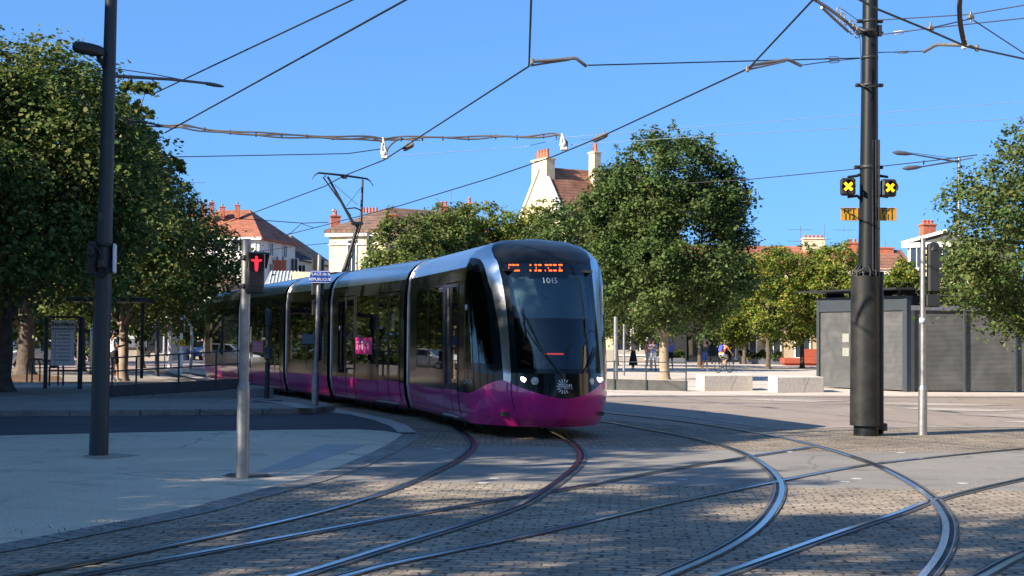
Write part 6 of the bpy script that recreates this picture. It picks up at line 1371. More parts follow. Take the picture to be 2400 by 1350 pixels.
for k in range(2): MB().lathe([(.13, 0), (.12, .35)], Vector((q.x, q.y, zt))+gx*(-.1+.25*k), 10).build('chimney_pot', M_POT, ch)
# ---- long house across the plaza
Y = 128.0
def row_house(px0, px1, Y, yeave, yridge, wallm, roofm, label, wins, wh=2.2, ww=1.1, depth=9, shutters=False):
    A, B = P(px0, 850, Y), P(px1, 850, Y); A.z = B.z = 0; ze, zr = P((px0+px1)/2, yeave, Y).z, P((px0+px1)/2, yridge, Y+depth/2).z
    t = thing('town_house', A, label, 'building'); MB().prism([(A.x, A.y), (B.x, B.y), (B.x, B.y+depth), (A.x, A.y+depth)], 0, ze).build('wall', wallm, t)
    mb = MB().add([(A.x-.2, Y-.5, ze-.15), (B.x+.2, Y-.5, ze-.15), (B.x+.2, Y+depth/2, zr), (A.x-.2, Y+depth/2, zr), (B.x+.2, Y+depth+.5, ze-.15), (A.x-.2, Y+depth+.5, ze-.15)], [(0, 1, 2, 3), (3, 2, 4, 5), (0, 3, 5), (1, 4, 2), (0, 5, 4, 1)]); rf = mb.build('roof', roofm, t)
    MB().box(((A.x+B.x)/2, Y-.22, ze-.35), (B.x-A.x+.2, .45, .35), 0).build('cornice', M_TRIMW, t)
    for px, yy in wins: window(t, P(px, yy, Y)-Yv*.03, X, ww, wh, shutters=shutters)
    return t, rf
t, rf = row_house(1560, 1965, 128, 640, 576, M_TAN, M_REDT, 'long tan house with an orange-red roof behind the yellowing trees', [(x, y) for x in (1660, 1706, 1755, 1812, 1880, 1935) for y in (805, 715)], 2.4, 1.2)
q = P(1906, 576, 132); zt = P(1906, 558, 132).z; chimney(rf, q-Z*2.2, 1.9, .9, zt-q.z+2.2, 0, M_CREAM, 5, M_POT, ph=.25)
t, rf = row_house(1968, 2140, 124, 630, 585, M_CREAM, M_RBT, 'cream house with a plain red-brown roof right of the black mast', [(2000, 720), (2060, 660), (2100, 660), (2040, 800)], 2.0, 1.1)
q = P(1998, 590, 128); chimney(rf, q-Z*1, .9, .8, 1.8, 0, M_BRICK, 2, ph=.3); q = P(2070, 585, 128); chimney(rf, q-Z*1, 1.6, .8, 1.2, 0, M_BRICK, 0)
for px, y0, y1, lb, bars in ((1876, 528, 570, 'aerial left of the cream chimney across the plaza', ((.1, 2.2), (.75, 2))), (1932, 526, 562, 'plain mast aerial right of the cream chimney', ((.03, 1.2),)), (1986, 558, 588, 'small aerial just left of the black mast', ((.1, 2.4), (.5, 1.5))), (2075, 565, 588, 'aerial just right of the black mast', ((.1, 2.5),)), (1978, 533, 545, 'tiny aerial in the sky left of the mast plates', ((.5, 1.8),))):
    antenna(px, y0, y1, 128, lb, bars)
# house with brick chimney and pediment behind the traffic light
Y = 112.0; A, B = P(2128, 850, Y), P(2300, 850, Y-3); A.z = B.z = 0; ze, zr = P(2140, 570, Y).z, P(2215, 541, Y).z
t = thing('pediment_house', A, 'cream house with a grey pediment roof and big brick chimney at the right', 'building')
ex = (B-A).normalized(); ny = Vector((-ex.y, ex.x, 0)); MB().prism([(v.x, v.y) for v in (A, B, B+ny*10, A+ny*10)], 0, ze).build('wall', M_CREAM, t)
c_ = P(2222, 541, Y-1.5); pz = [Vector((A.x, A.y, ze))-ex*.4, Vector((B.x, B.y, ze))+ex*.4, c_]
MB().extr(pz, ny*10).build('roof', M_SLATED, t); MB().extr([pz[0]-ny*.3-Z*.35, pz[1]-ny*.3-Z*.35, pz[1]-ny*.3, pz[0]-ny*.3], ny*.3).build('cornice', M_TRIMW, t)
d = (pz[2]-pz[0]).normalized(); MB().box((pz[0]+pz[2])/2-ny*.15, ((pz[2]-pz[0]).length, .4, .22), ax=(d, ny, d.cross(ny))).build('coping', M_TRIMW, t)
q = P(2174, 575, Y+2); chimney(t, q-Z*.5, 1.0, .9, P(2174, 525, Y+2).z-q.z+.5, .1, M_BRICK, 3, ph=.3)
window(t, P(2150, 600, Y-.4)-ny*.05, ex, .9, 1.8); window(t, P(2210, 600, Y-1.5)-ny*.05, ex, .9, 1.8); window(t, P(2150, 690, Y-.4)-ny*.05, ex, .9, 1.8)
MB().box(P(2160, 625, Y-.5)-ny*.1, (.12, .15, 3.5), ax=(ex, ny, Z)).build('downpipe', M_GREYP, t)
# sunlit cream wall right of the tram nose, under the maple
t, rf = row_house(1340, 1545, 118, 655, 600, M_CREAM, M_BRNT, 'sunlit cream house glimpsed right of the tram under the maple', [(1462, 790), (1500, 790), (1530, 800)], 2.6, 1.0, shutters=False)
MB().box(((P(1340, 850, 118).x+P(1545, 850, 118).x)/2, 117.9, .5), (8, .16, 1.0), 0).build('plinth', M_GREYW, t)
# left background: grey shopfronts across the far road
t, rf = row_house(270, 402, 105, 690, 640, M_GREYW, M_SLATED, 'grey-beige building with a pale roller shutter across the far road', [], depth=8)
Ys = 105
MB().box(P(317, 775, Ys-.15), (1.9, .1, 1.2), 0, 0, .02).build('roller_shutter', M_PANEL2, t); MB().box(P(316, 805, Ys-.15), (1.7, .1, .55), 0).build('panel', M_GREYP, t)
MB().box(P(362, 793, Ys-.12), (1.35, .08, 1.75), 0).build('shop_window', M_PANE, t); MB().box(P(363, 766, Ys-.25), (2.3, .4, .14), 0).build('lintel', M_PANEL2, t)
for px in (337, 385, 396): MB().box(P(px, 798, Ys-.15), (.14, .2, 1.9), 0).build('pier', M_PANEL2, t)
MB().box(P(392, 796, Ys-.1), (.35, .08, 1.5), 0).build('shop_door', M_INTD, t)
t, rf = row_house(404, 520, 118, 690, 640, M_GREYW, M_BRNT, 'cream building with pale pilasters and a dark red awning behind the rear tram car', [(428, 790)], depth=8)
for px in (459, 466, 474, 482, 492): MB().box(P(px, 765, 117.8), (.16, .3, 4.4), 0).build('pilaster', M_WHITEW, t)
MB().box(P(474, 768, 117.3), (1.0, .9, 1.3), 0, 0, .04).build('awning', mat('dark_red_awning', (.16, .012, .02), .7, var=.1), t)
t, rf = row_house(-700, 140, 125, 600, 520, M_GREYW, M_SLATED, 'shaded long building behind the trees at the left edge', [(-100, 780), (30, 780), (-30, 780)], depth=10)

# unseen street front added at the right to throw warm light across the tracks
t = thing('bounce_front', (26, -10, 0), 'cream street front out of the picture on the right', 'building')
MB().prism([(24, -48), (36, -48), (36, 30), (24, 30)], 0, 9.6).build('wall', M_CREAM, t)
MB().add([(23.6, -48.3, 9.6), (23.6, 30.3, 9.6), (36.4, 30.3, 9.6), (36.4, -48.3, 9.6), (30, -44, 12.5), (30, 26, 12.5)], [(1, 0, 4, 5), (2, 1, 5), (3, 2, 5, 4), (0, 3, 4)]).build('roof', M_BRNT, t)
for k in range(12):
    for z_ in (2.2, 6.0): window(t, Vector((23.97, -44+6.2*k, z_)), Vector((0, -1, 0)), 1.2, 2.2, nrm=Vector((-1, 0, 0)))
# ================================================================== PEOPLE
M_SKIN = mat('skin', (.50, .27, .18), .55, var=.06); M_SKIN2 = mat('tanned_skin', (.36, .18, .11), .55, var=.06)
def cloth(n, c): return mat('cloth_'+n, c, .85, var=.18, scale=9, bump=.2, bscale=30)
M_HAIRD = mat('dark_hair', (.018, .013, .010), .6, var=.2); M_HAIRL = mat('light_hair', (.20, .13, .07), .6, var=.2); M_HAIRG = mat('grey_hair', (.30, .27, .24), .6, var=.2)
def skin_mesh(nodes, edges, root, sub=2):
    """nodes: name -> (co, radius); one smooth surface grown over the bones"""
    me = bpy.data.meshes.new('s'); names = list(nodes); ix = {n: i for i, n in enumerate(names)}
    me.from_pydata([nodes[n][0] for n in names], [(ix[a], ix[b]) for a, b in edges], [])
    o = bpy.data.objects.new('s', me); C.objects.link(o); sk = o.modifiers.new('s', 'SKIN'); sk.use_smooth_shade = True
    for n in names:
        r = nodes[n][1]; me.skin_vertices[0].data[ix[n]].radius = (r, r) if not isinstance(r, tuple) else r
        me.skin_vertices[0].data[ix[n]].use_root = n == root
    ss = o.modifiers.new('u', 'SUBSURF'); ss.levels = sub; ss.render_levels = sub
    dg = bpy.context.evaluated_depsgraph_get(); dg.update(); m2 = bpy.data.meshes.new_from_object(o.evaluated_get(dg))
    vs = [v.co.copy() for v in m2.vertices]; fs = [list(p.vertices) for p in m2.polygons]; bpy.data.objects.remove(o); bpy.data.meshes.remove(me); bpy.data.meshes.remove(m2); return vs, fs
def hand(nodes, edges, wrist, d, palm_n, tag_, curl=.35):
    """palm, four unequal bent fingers and a thumb leaving its side"""
    w = Vector(nodes[wrist][0]); d = Vector(d).normalized(); n = Vector(palm_n); n = (n-d*n.dot(d)).normalized(); s = d.cross(n)
    pm = tag_+'palm'; nodes[pm] = (w+d*.055, .026); edges.append((wrist, pm))
    for k, (off, L) in enumerate(((-.027, .062), (-.009, .074), (.009, .070), (.026, .055))):
        a, b, c = tag_+f'f{k}a', tag_+f'f{k}b', tag_+f'f{k}c'
        nodes[a] = (w+d*.088+s*off, .010); nodes[b] = (w+d*(.088+L*.5)+s*off*1.05+n*L*curl*.25, .009); nodes[c] = (w+d*(.088+L*.92)+s*off*1.05+n*L*curl, .007)
        edges += [(pm, a), (a, b), (b, c)]
    nodes[tag_+'ta'] = (w+d*.040-s*.040+n*.008, .011); nodes[tag_+'tb'] = (w+d*.078-s*.052+n*.022, .009); edges += [(pm, tag_+'ta'), (tag_+'ta', tag_+'tb')]
def person(loc, yaw, label, pose, skin=None, top=None, sleeve=.55, bottom=None, bleg=.8, skirt=None, hair=None, hairlong=False, shoe=None, sock=None, cap=None, scale=1.0, slim=1.0, feet=True, group=None, cat='person'):
    """pose overrides joints; local axes: x right, y forward, z up"""
    J = {'pelvis': (0, 0, .94), 'spine': (0, .012, 1.12), 'chest': (0, .0, 1.30), 'neck': (0, -.012, 1.455), 'head': (0, .012, 1.555), 'crown': (0, .005, 1.655),
         'shoL': (-.17, -.005, 1.385), 'shoR': (.17, -.005, 1.385), 'elbL': (-.215, -.02, 1.12), 'elbR': (.215, -.02, 1.12), 'wriL': (-.225, .07, .89), 'wriR': (.225, .07, .89),
         'hipL': (-.09, 0, .89), 'hipR': (.09, 0, .89), 'kneL': (-.10, .015, .49), 'kneR': (.10, .015, .49), 'ankL': (-.10, -.02, .085), 'ankR': (.10, -.02, .085), 'toeL': (-.115, .13, .035), 'toeR': (.115, .13, .035)}
    J.update(pose); J = {k: Vector(v) for k, v in J.items()}
    RD = {'pelvis': (.135*slim, .105), 'spine': (.118*slim, .095), 'chest': (.145*slim, .108), 'neck': .050, 'head': (.074, .088), 'crown': (.068, .078), 'sho': .058, 'elb': .040, 'wri': .027, 'hip': .088, 'kne': .054, 'ank': .038, 'toe': .032}
    rad = lambda n, k=1.0, add=0: tuple(x*k+add for x in RD[n.rstrip('LR') if n[-1] in 'LR' else n]) if isinstance(RD[n.rstrip('LR') if n[-1] in 'LR' else n], tuple) else RD[n.rstrip('LR') if n[-1] in 'LR' else n]*k+add
    t = thing('person', loc, label, cat, group); t.rotation_euler = (0, 0, yaw); t.scale = (scale,)*3
    def mk(name, vs, fs, m, parent=t):
        mb = MB().add(vs, fs, 0, True); me = bpy.data.meshes.new(name); me.from_pydata([tuple(v) for v in vs], [], fs); me.polygons.foreach_set('use_smooth', [True]*len(fs)); me.materials.append(m); o = bpy.data.objects.new(name, me); C.objects.link(o); o.parent = parent; return o
    nodes = {k: (v, rad(k)) for k, v in J.items()}
    fw = (J['head']-J['neck']); face = Vector(pose.get('face', (0, 1, 0))).normalized() if 'face' in pose else Vector((0, 1, 0)); nodes.pop('face', None); J.pop('face', None)
    E = [('pelvis', 'spine'), ('spine', 'chest'), ('chest', 'neck'), ('neck', 'head'), ('head', 'crown')]
    for s in 'LR': E += [('chest', 'sho'+s), ('sho'+s, 'elb'+s), ('elb'+s, 'wri'+s), ('pelvis', 'hip'+s), ('hip'+s, 'kne'+s), ('kne'+s, 'ank'+s), ('ank'+s, 'toe'+s)]
    for s in 'LR':
        d = J['wri'+s]-J['elb'+s]; hand(nodes, E, 'wri'+s, d, (.9 if s == 'L' else -.9, .25, 0) if abs(d.normalized().z) > .5 else (0, .2, -1), 'h'+s)
    body_mat = skin or M_SKIN
    bo = mk('body', *skin_mesh(nodes, E, 'pelvis'), body_mat)
    side = face.cross(Z)
    # face: nose, mouth, eyes, ears
    hc = J['head']+Z*.025
    mb = MB(); mb.sphere(hc+face*.100-Z*.012, .016, 8, 0, (.8, 1, 1.4)); mk('nose', mb.v, mb.f, body_mat)
    for s in (-1, 1):
        mb = MB().sphere(hc+face*.088+side*.030*s+Z*.012, .010, 6); mk('eye', mb.v, mb.f, M_DKTXT)
        mb = MB().sphere(hc+side*.083*s-Z*.005, .026, 8, 0, (.4, .7, 1.2)); mk('ear', mb.v, mb.f, body_mat)
    mb = MB().box(hc+face*.090-Z*.052, (.045, .012, .010), math.atan2(side.y, side.x)); mk('mouth', mb.v, mb.f, mat('lips', (.35, .10, .09), .5, var=0))
    if hair:
        mb = MB(); n = 14; hv = []; c = J['crown']-Z*.045-face*.012
        for i in range(7):
            a = math.pi/2*i/6
            for k in range(n):
                b = 2*math.pi*k/n; dr = side*math.cos(b)*.092+face*math.sin(b)*.108; hv.append(c+dr*math.cos(a)+Z*(.105*math.sin(a))-(Z*(.075 if not hairlong else .20)*math.cos(a)*max(0, .55-math.sin(b))/1.2))
        mk('hair', hv, [(i*n+k, i*n+(k+1) % n, (i+1)*n+(k+1) % n, (i+1)*n+k) for i in range(6) for k in range(n)], hair)
    if cap:
        mb = MB(); mb.lathe([(.104, .0), (.104, .03), (.09, .075), (.05, .10), (.0001, .108)], J['crown']-Z*.035, 16); mb.box(J['crown']+face*.13-Z*.028, (.15, .13, .012), math.atan2(side.y, side.x)); mk('cap', mb.v, mb.f, cap)
    if top:
        nd = {k: (J[k], rad(k, 1.06, .010)) for k in ('pelvis', 'spine', 'chest')}; nd['pelvis'] = (J['pelvis']-Z*.01, rad('pelvis', 1.10, .028)); nd['spine'] = (J['spine'], rad('spine', 1.1, .022)); nd['neck'] = (J['neck']-Z*.06, .062)
        ed = [('pelvis', 'spine'), ('spine', 'chest'), ('chest', 'neck')]
        for s in 'LR':
            nd['sho'+s] = (J['sho'+s], .070); ed.append(('chest', 'sho'+s))
            if sleeve > 0: nd['slv'+s] = (J['sho'+s].lerp(J['elb'+s], min(1, sleeve)), .062 if sleeve < 1 else .05); ed.append(('sho'+s, 'slv'+s))
            if sleeve > 1: nd['cuf'+s] = (J['elb'+s].lerp(J['wri'+s], sleeve-1), .040); ed.append(('slv'+s, 'cuf'+s))
        mk('shirt', *skin_mesh(nd, ed, 'spine'), top)
    if bottom:
        nd = {'pelvis': (J['pelvis'], rad('pelvis', 1.08, .022)), 'waist': (J['pelvis'].lerp(J['spine'], .75), rad('spine', 1.08, .016))}; ed = [('waist', 'pelvis')]
        for s in 'LR':
            nd['hip'+s] = (J['hip'+s], .112); ed.append(('pelvis', 'hip'+s)); f = min(1, bleg); nd['thi'+s] = (J['hip'+s].lerp(J['kne'+s], f), .098-.03*f if bleg > 1 else .085); ed.append(('hip'+s, 'thi'+s))
            if bleg > 1: nd['leg'+s] = (J['kne'+s].lerp(J['ank'+s], bleg-1), .056); ed.append(('thi'+s, 'leg'+s))
        mk('shorts' if bleg < 1.2 else 'trousers', *skin_mesh(nd, ed, 'pelvis'), bottom)
    if skirt:
        m_, zl, r1 = skirt; mb = MB(); p = [(.155, 1.06), (.165, .96), (.185, .86), (r1*.85, (zl+.86)/2), (r1, zl), (r1-.02, zl+.01)]
        mb.lathe(p, (0, 0, 0), 20); mb.v = [(v[0], v[1]*.8, v[2]) for v in mb.v]; mk('skirt', mb.v, mb.f, m_)
    for s in 'LR':
        a, b = J['ank'+s], J['toe'+s]; d = (b-a); d.z = 0; d.normalize()
        if shoe: vs, fs = skin_mesh({'h': (a-d*.03-Z*.035, .046), 'a': (a+Z*.0, .048), 'm': (a.lerp(b, .6)-Z*.01, .046), 't': (b+d*.02, .040)}, [('h', 'a'), ('a', 'm'), ('m', 't')], 'a'); mk('shoe', vs, fs, shoe)
        if sock: vs, fs = skin_mesh({'a': (a+Z*.02, .046), 'b': (a.lerp(J['kne'+s], .28), .050)}, [('a', 'b')], 'a'); mk('sock', vs, fs, sock)
    return t
TOP_W, DKN, BLKC = cloth('white', (.62, .62, .62)), cloth('navy', (.012, .015, .028)), cloth('black', (.010, .010, .012))
WHITE_SH = mat('white_shoe', (.7, .7, .68), .6, var=.05); DARK_SH = mat('dark_shoe', (.03, .028, .028), .6, var=.05)
p = G(266, 894, ZK)
person(p, R(-58), 'person in white T-shirt, black shorts and dark cap looking at a phone', {'elbL': (-.21, .06, 1.12), 'wriL': (-.05, .28, 1.16), 'elbR': (.21, .06, 1.12), 'wriR': (.06, .30, 1.17), 'head': (0, .04, 1.545), 'crown': (0, .055, 1.645), 'kneR': (.06, .10, .49), 'ankR': (-.02, .14, .09), 'toeR': (-.03, .29, .035), 'ankL': (-.06, .0, .085)},
       M_SKIN2, TOP_W, .7, BLKC, .85, None, M_HAIRD, shoe=WHITE_SH, sock=mat('white_sock', (.7, .7, .7), .8, var=.05), cap=DKN, scale=1.02)
ph = MB().box((0, 0, 0), (.075, .012, .15), 0, 0, .004).build('phone', M_SIGD, None, (0, 0, 0)); ph.location = p+Vector((.31, .19, 1.20)); ph.rotation_euler = (R(50), 0, R(-58)); tag(ph, 'dark phone held by the person in the white T-shirt', 'phone')
def far(px, py, ztop=None): q = G(px, py); q.z = 0.006; return q
person(far(1484, 868), R(75), 'person in long black skirt and pale sleeveless top raising one hand', {'elbL': (-.24, .12, 1.30), 'wriL': (-.10, .30, 1.50), 'elbR': (.23, .05, 1.14), 'wriR': (.12, .26, 1.05), 'ankL': (-.10, .04, .085), 'toeL': (-.11, .19, .035)}, M_SKIN, cloth('peach', (.55, .36, .27)), 0, None, .8, (BLKC, .28, .30), M_HAIRD, True, shoe=WHITE_SH, scale=1.05)
person(far(1521, 869), R(200), 'person in coral top and pale trousers walking close beside another, right of the tram', {'elbL': (-.22, .06, 1.12), 'wriL': (-.16, .26, 1.02), 'kneL': (-.09, .14, .50), 'ankL': (-.09, .12, .10), 'toeL': (-.10, .27, .05), 'ankR': (.10, -.20, .11), 'toeR': (.10, -.06, .04)}, M_SKIN, cloth('coral', (.58, .17, .12)), .6, cloth('sand', (.45, .42, .36)), 1.9, None, M_HAIRL, True, shoe=WHITE_SH, scale=1.05)
person(far(1531, 870), R(160), 'person in blue top and white shorts with one leg stepping forward, right of the tram', {'elbR': (.22, .10, 1.14), 'wriR': (.10, .28, 1.22), 'elbL': (-.22, .10, 1.14), 'wriL': (-.10, .28, 1.20), 'kneR': (.10, .18, .50), 'ankR': (.10, .16, .10), 'toeR': (.11, .31, .05), 'ankL': (-.10, -.18, .10), 'toeL': (-.10, -.04, .04)}, M_SKIN, cloth('blue_grey', (.16, .25, .50)), .5, TOP_W, .9, None, M_HAIRD, True, shoe=DARK_SH, scale=1.05)
person(far(1571, 867), R(10), 'person in blue shirt and dark shorts with bare legs, half behind the big maple trunk', {'ankR': (.10, -.12, .09), 'toeR': (.10, .03, .04)}, M_SKIN2, cloth('royal_blue', (.10, .17, .42)), .7, BLKC, .75, None, M_HAIRG, shoe=WHITE_SH, sock=None, scale=1.08)
person(far(1651, 870), R(-150), 'person in dark green top and blue shorts with one arm raised to the head', {'elbL': (-.30, .10, 1.42), 'wriL': (-.12, .12, 1.58), 'elbR': (.30, -.05, 1.18), 'wriR': (.42, .06, 1.02), 'ankL': (-.08, .12, .085), 'toeL': (-.09, .27, .035), 'kneL': (-.08, .1, .5)}, M_SKIN, cloth('dark_green', (.045, .055, .045)), .7, cloth('denim_blue', (.06, .12, .27)), .95, None, M_HAIRG, shoe=cloth('blue_shoe', (.10, .13, .28)), scale=1.08)
# ---- cyclist
q = G(1697, 874); q.z = .006; yaw = R(-44)
ey = Vector((-math.sin(yaw), math.cos(yaw), 0)); exx = Vector((math.cos(yaw), math.sin(yaw), 0))
b = thing('bicycle', q, 'dark bicycle being ridden across the plaza by the rider in orange', 'bicycle')
def bp(y, z, x=0): return q+ey*y+exx*x+Z*z
for y in (-.52, .52):
    mb = MB(); n = 28; c = bp(y, .335); mb.tube([c+(ey*math.cos(2*math.pi*k/n)+Z*math.sin(2*math.pi*k/n))*.32 for k in range(n+1)], .022, 6, caps=False); w = mb.build('wheel', M_SIGD, b)
    mb = MB()
    for k in range(12): a = 2*math.pi*k/12; mb.tube([c, c+(ey*math.cos(a)+Z*math.sin(a))*.31], .0035, 4)
    mb.lathe([(.025, -.04), (.025, .04)], c, 10, 0, exx); mb.build('spoke', M_GALV, w)
fm = MB(); bb_, st_, hd_, hb_ = bp(-.08, .30), bp(-.22, .86), bp(.38, .84), bp(.42, .66)
for a_, c_ in ((bb_, st_), (st_.lerp(bb_, .12), hd_), (bb_, hb_), (bb_, bp(-.52, .335)), (st_.lerp(bb_, .15), bp(-.52, .335)), (hd_, bp(.52, .335))): fm.tube([a_, c_], .019, 7)
fm.build('frame', M_SIGD, b); MB().tube([bp(.36, .98, -.28), bp(.42, .97, -.14), bp(.40, .95), bp(.42, .97, .14), bp(.36, .98, .28)], .015, 6).tube([bp(.40, .95), hd_], .017, 6).build('handlebar', M_SIGD, b)
MB().box(bp(-.24, .93), (.14, .26, .05), yaw, 0, .02).tube([bp(-.22, .92), st_], .014, 6).build('saddle', M_SIGD, b)
MB().tube([bp(-.08, .30, -.09), bp(.03, .18, -.09)], .012, 5).tube([bp(-.08, .30, .09), bp(-.19, .42, .09)], .012, 5).box(bp(.03, .17, -.14), (.10, .08, .02), yaw).box(bp(-.19, .43, .14), (.10, .08, .02), yaw).lathe([(.09, -.01), (.09, .01)], bb_, 16, 0, exx).build('crank', M_GALV, b)
person(q, yaw, 'cyclist in orange T-shirt and pale shorts riding away across the plaza', {'pelvis': (0, -.24, 1.00), 'spine': (0, -.16, 1.17), 'chest': (0, -.04, 1.33), 'neck': (0, .05, 1.46), 'head': (0, .10, 1.56), 'crown': (0, .10, 1.66), 'shoL': (-.17, .02, 1.40), 'shoR': (.17, .02, 1.40), 'elbL': (-.25, .17, 1.18), 'elbR': (.25, .17, 1.18), 'wriL': (-.26, .36, 1.01), 'wriR': (.26, .36, 1.01),
        'hipL': (-.09, -.22, .96), 'hipR': (.09, -.22, .96), 'kneL': (-.11, .12, .68), 'kneR': (.11, .17, .83), 'ankL': (-.12, .02, .26), 'ankR': (.12, -.17, .52), 'toeL': (-.13, .16, .21), 'toeR': (.13, -.04, .46)}, M_SKIN, cloth('orange', (.75, .20, .04)), .7, cloth('stone', (.42, .40, .36)), .9, None, M_HAIRD, shoe=WHITE_SH)
mb = MB(); c = q+ey*-.22+Z*1.30; up = (Vector((0, 0, 1))+ey*.45).normalized(); mb.box(c-exx*.05, (.25, .15, .36), 0, 0, .05, ax=(exx, up.cross(exx)*-1, up)); mb.box(c-ey*.10-Z*.06, (.22, .08, .2), 0, 0, .03, ax=(exx, up.cross(exx)*-1, up))
for s in (-1, 1): mb.tube([c+exx*.1*s+up*.2, c+exx*.12*s+up*.24+ey*.16, c+exx*.13*s+ey*.24-up*.05, c+exx*.12*s-up*.18+ey*.08], .018, 5)
tag(mb.build('backpack', cloth('backpack_blue', (.05, .07, .45)), None, c), 'bright blue backpack on the back of the cyclist in orange', 'backpack')
# ---- driver and a seated passenger inside the tram
SIT = {'pelvis': (0, -.05, .55), 'spine': (0, -.06, .74), 'chest': (0, -.05, .92), 'neck': (0, -.05, 1.08), 'head': (0, -.02, 1.18), 'crown': (0, -.025, 1.28), 'shoL': (-.17, -.05, 1.01), 'shoR': (.17, -.05, 1.01), 'elbL': (-.23, .06, .78), 'elbR': (.23, .06, .78), 'wriL': (-.16, .30, .74), 'wriR': (.16, .30, .74), 'hipL': (-.09, 0, .52), 'hipR': (.09, 0, .52), 'kneL': (-.11, .40, .54), 'kneR': (.11, .40, .54), 'ankL': (-.11, .42, .12), 'ankR': (.11, .42, .12), 'toeL': (-.12, .56, .07), 'toeR': (.12, .56, .07)}
dyaw = math.atan2(NO.d.y, NO.d.x)-math.pi/2
person(cabpt(.15, -.10, .48), dyaw, 'tram driver in dark clothes seated behind the windscreen', SIT, M_SKIN, DKN, 1.8, BLKC, 1.9, None, M_HAIRD, shoe=DARK_SH)
u = f2.u_at(858); pp = f2.pt(u-.1, -.72, .36); person(pp, math.atan2(f2.d.y, f2.d.x)-math.pi/2, 'grey-haired passenger in a green top seated at the tram window with the pink poster', SIT, M_SKIN, cloth('green', (.10, .22, .18)), 1.5, BLKC, 1.9, None, M_HAIRG, shoe=DARK_SH)
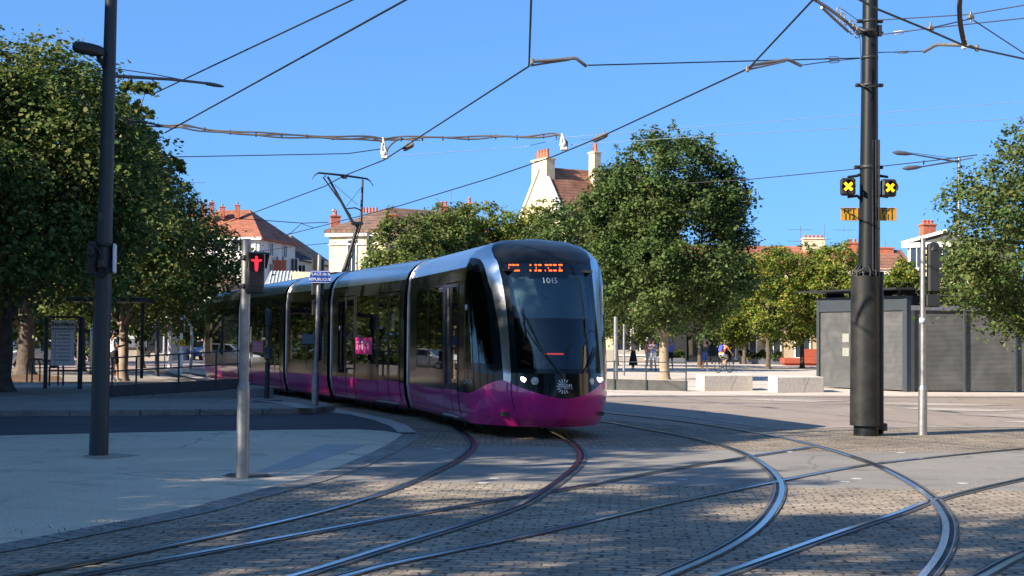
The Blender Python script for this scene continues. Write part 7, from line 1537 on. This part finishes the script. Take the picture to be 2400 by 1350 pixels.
# ================================================================== CARS
M_TYRE = mat('tyre', (.015, .015, .015), .8, var=.1); M_RIM = mat('rim', (.35, .36, .37), .35, .8, var=.1); M_CGLS = mat('car_glass', (.03, .04, .05), .05, var=0, spec=.8)
def car(loc, yaw, label, paint):
    t = thing('parked_car', loc, label, 'car'); t.rotation_euler = (0, 0, yaw)
    def mk(name, mb, m, parent=t):
        me = bpy.data.meshes.new(name); me.from_pydata([tuple(v) for v in mb.v], [], mb.f); me.materials.append(m); me.polygons.foreach_set('use_smooth', mb.sm); o = bpy.data.objects.new(name, me); C.objects.link(o); o.parent = parent; return o
    # stations along y (front = +y): (y, z bottom, z waist, half width low, half width waist)
    st = [(2.05, .42, .60, .62, .58), (1.98, .30, .72, .76, .70), (1.7, .24, .82, .84, .76), (1.2, .22, .92, .87, .80), (.85, .22, .98, .88, .82), (0, .22, 1.0, .88, .83), (-1.0, .22, 1.02, .88, .83), (-1.75, .24, 1.02, .87, .80), (-2.0, .34, .98, .80, .74), (-2.05, .46, .92, .70, .66)]
    mb = MB(); vs = []
    for y, zb, zw, wl, ww in st:
        zm = (zb+zw)/2; vs += [Vector(v) for v in ((-wl*.86, y, zb), (-wl, y, zb+.12), (-wl-.01, y, zm), (-ww-.03, y, zw-.07), (-ww+.04, y, zw), (0, y, zw+.035), (ww-.04, y, zw), (ww+.03, y, zw-.07), (wl+.01, y, zm), (wl, y, zb+.12), (wl*.86, y, zb))]
    n = 11; mb.add(vs, [(i*n+k, i*n+k+1, (i+1)*n+k+1, (i+1)*n+k) for i in range(len(st)-1) for k in range(n-1)]+[list(range(n))[::-1], list(range(9*n, 10*n))], 0, True); mk('body', mb, paint)
    cab_ = [(1.05, .97, .80, .99), (.35, 1.40, .62, 1.0), (-.2, 1.47, .60, 1.0), (-1.1, 1.44, .60, 1.0), (-1.85, 1.02, .74, 1.0)]
    gl = MB(); rf = MB(); L = [(y, zt, w) for y, zt, w, _ in cab_]
    for s in (-1, 1): gl.add([(s*.80, 1.0, .97), (s*.63, .38, 1.38), (s*.61, -.2, 1.43), (s*.61, -1.1, 1.40), (s*.76, -1.8, 1.01)], [(0, 1, 2, 3, 4)[::s]])
    gl.add([(-.80, 1.05, .97), (.80, 1.05, .97), (.62, .38, 1.39), (-.62, .38, 1.39)], [(0, 1, 2, 3)]); gl.add([(-.74, -1.87, 1.0), (.74, -1.87, 1.0), (.60, -1.12, 1.41), (-.60, -1.12, 1.41)], [(3, 2, 1, 0)]); mk('car_window', gl, M_CGLS)
    rv = []
    for y, z, w in ((.40, 1.385, .63), (-.2, 1.44, .63), (-1.15, 1.41, .62)): rv += [Vector((-w, y, z)), Vector((-w*.6, y, z+.045)), Vector((w*.6, y, z+.045)), Vector((w, y, z))]
    rf.add(rv, [(i*4+k, i*4+k+1, i*4+5+k, i*4+4+k) for i in range(2) for k in range(3)], 0, True)
    for s in (-1, 1): rf.tube([(s*.80, 1.03, .96), (s*.63, .39, 1.39)], .035, 6); rf.tube([(s*.75, -1.85, 1.0), (s*.61, -1.13, 1.40)], .05, 6); rf.tube([(s*.82, -.25, .98), (s*.62, -.3, 1.42)], .03, 6)
    mk('roof', rf, paint)
    for s in (-1, 1):
        for y in (1.28, -1.28):
            w = MB().lathe([(.0001, -.09), (.20, -.10), (.30, -.09), (.31, 0), (.30, .09), (.20, .10), (.0001, .09)], (s*.78, y, .31), 22, 0, X); wo = mk('wheel', w, M_TYRE); r = MB().lathe([(.0001, 0), (.19, .0), (.20, .02), (.12, .03), (.0001, .035)], (s*.875, y, .31), 18, 0, X*s); mk('rim', r, M_RIM, wo)
        hl = MB().sphere((s*.60, 1.90, .68), .15, 10, 0, (1.1, .7, .62)); mk('headlight', hl, M_LENS)
        tl = MB().box((s*.66, -1.98, .80), (.2, .14, .26), 0, 0, .04); mk('tail_light', tl, mat('tail_light_red', (.25, .01, .01), .2, var=0, coat=1))
        mr = MB().sphere((s*.93, .82, 1.02), .10, 8, 0, (1, .7, .7)); mk('mirror', mr, paint)
    g_ = MB().box((0, 2.03, .50), (.9, .08, .12), 0, 0, .02); mk('grille', g_, M_SIGD); pl = MB().box((0, 2.09, .42), (.52, .02, .11)); mk('number_plate', pl, M_WTXT)
    return t
p = P(462, 836, 112); p.z = 0
car(p, R(172), 'small blue parked hatchback facing the camera by the red awning', mat('car_blue', (.10, .19, .33), .28, .3, var=.03, coat=1))
p = P(58, 846, 76); p.z = 0
car(p, R(155), 'white parked car half hidden behind the left tree trunks', mat('car_white', (.66, .67, .68), .3, var=.03, coat=1))
p = P(-30, 850, 70); p.z = 0
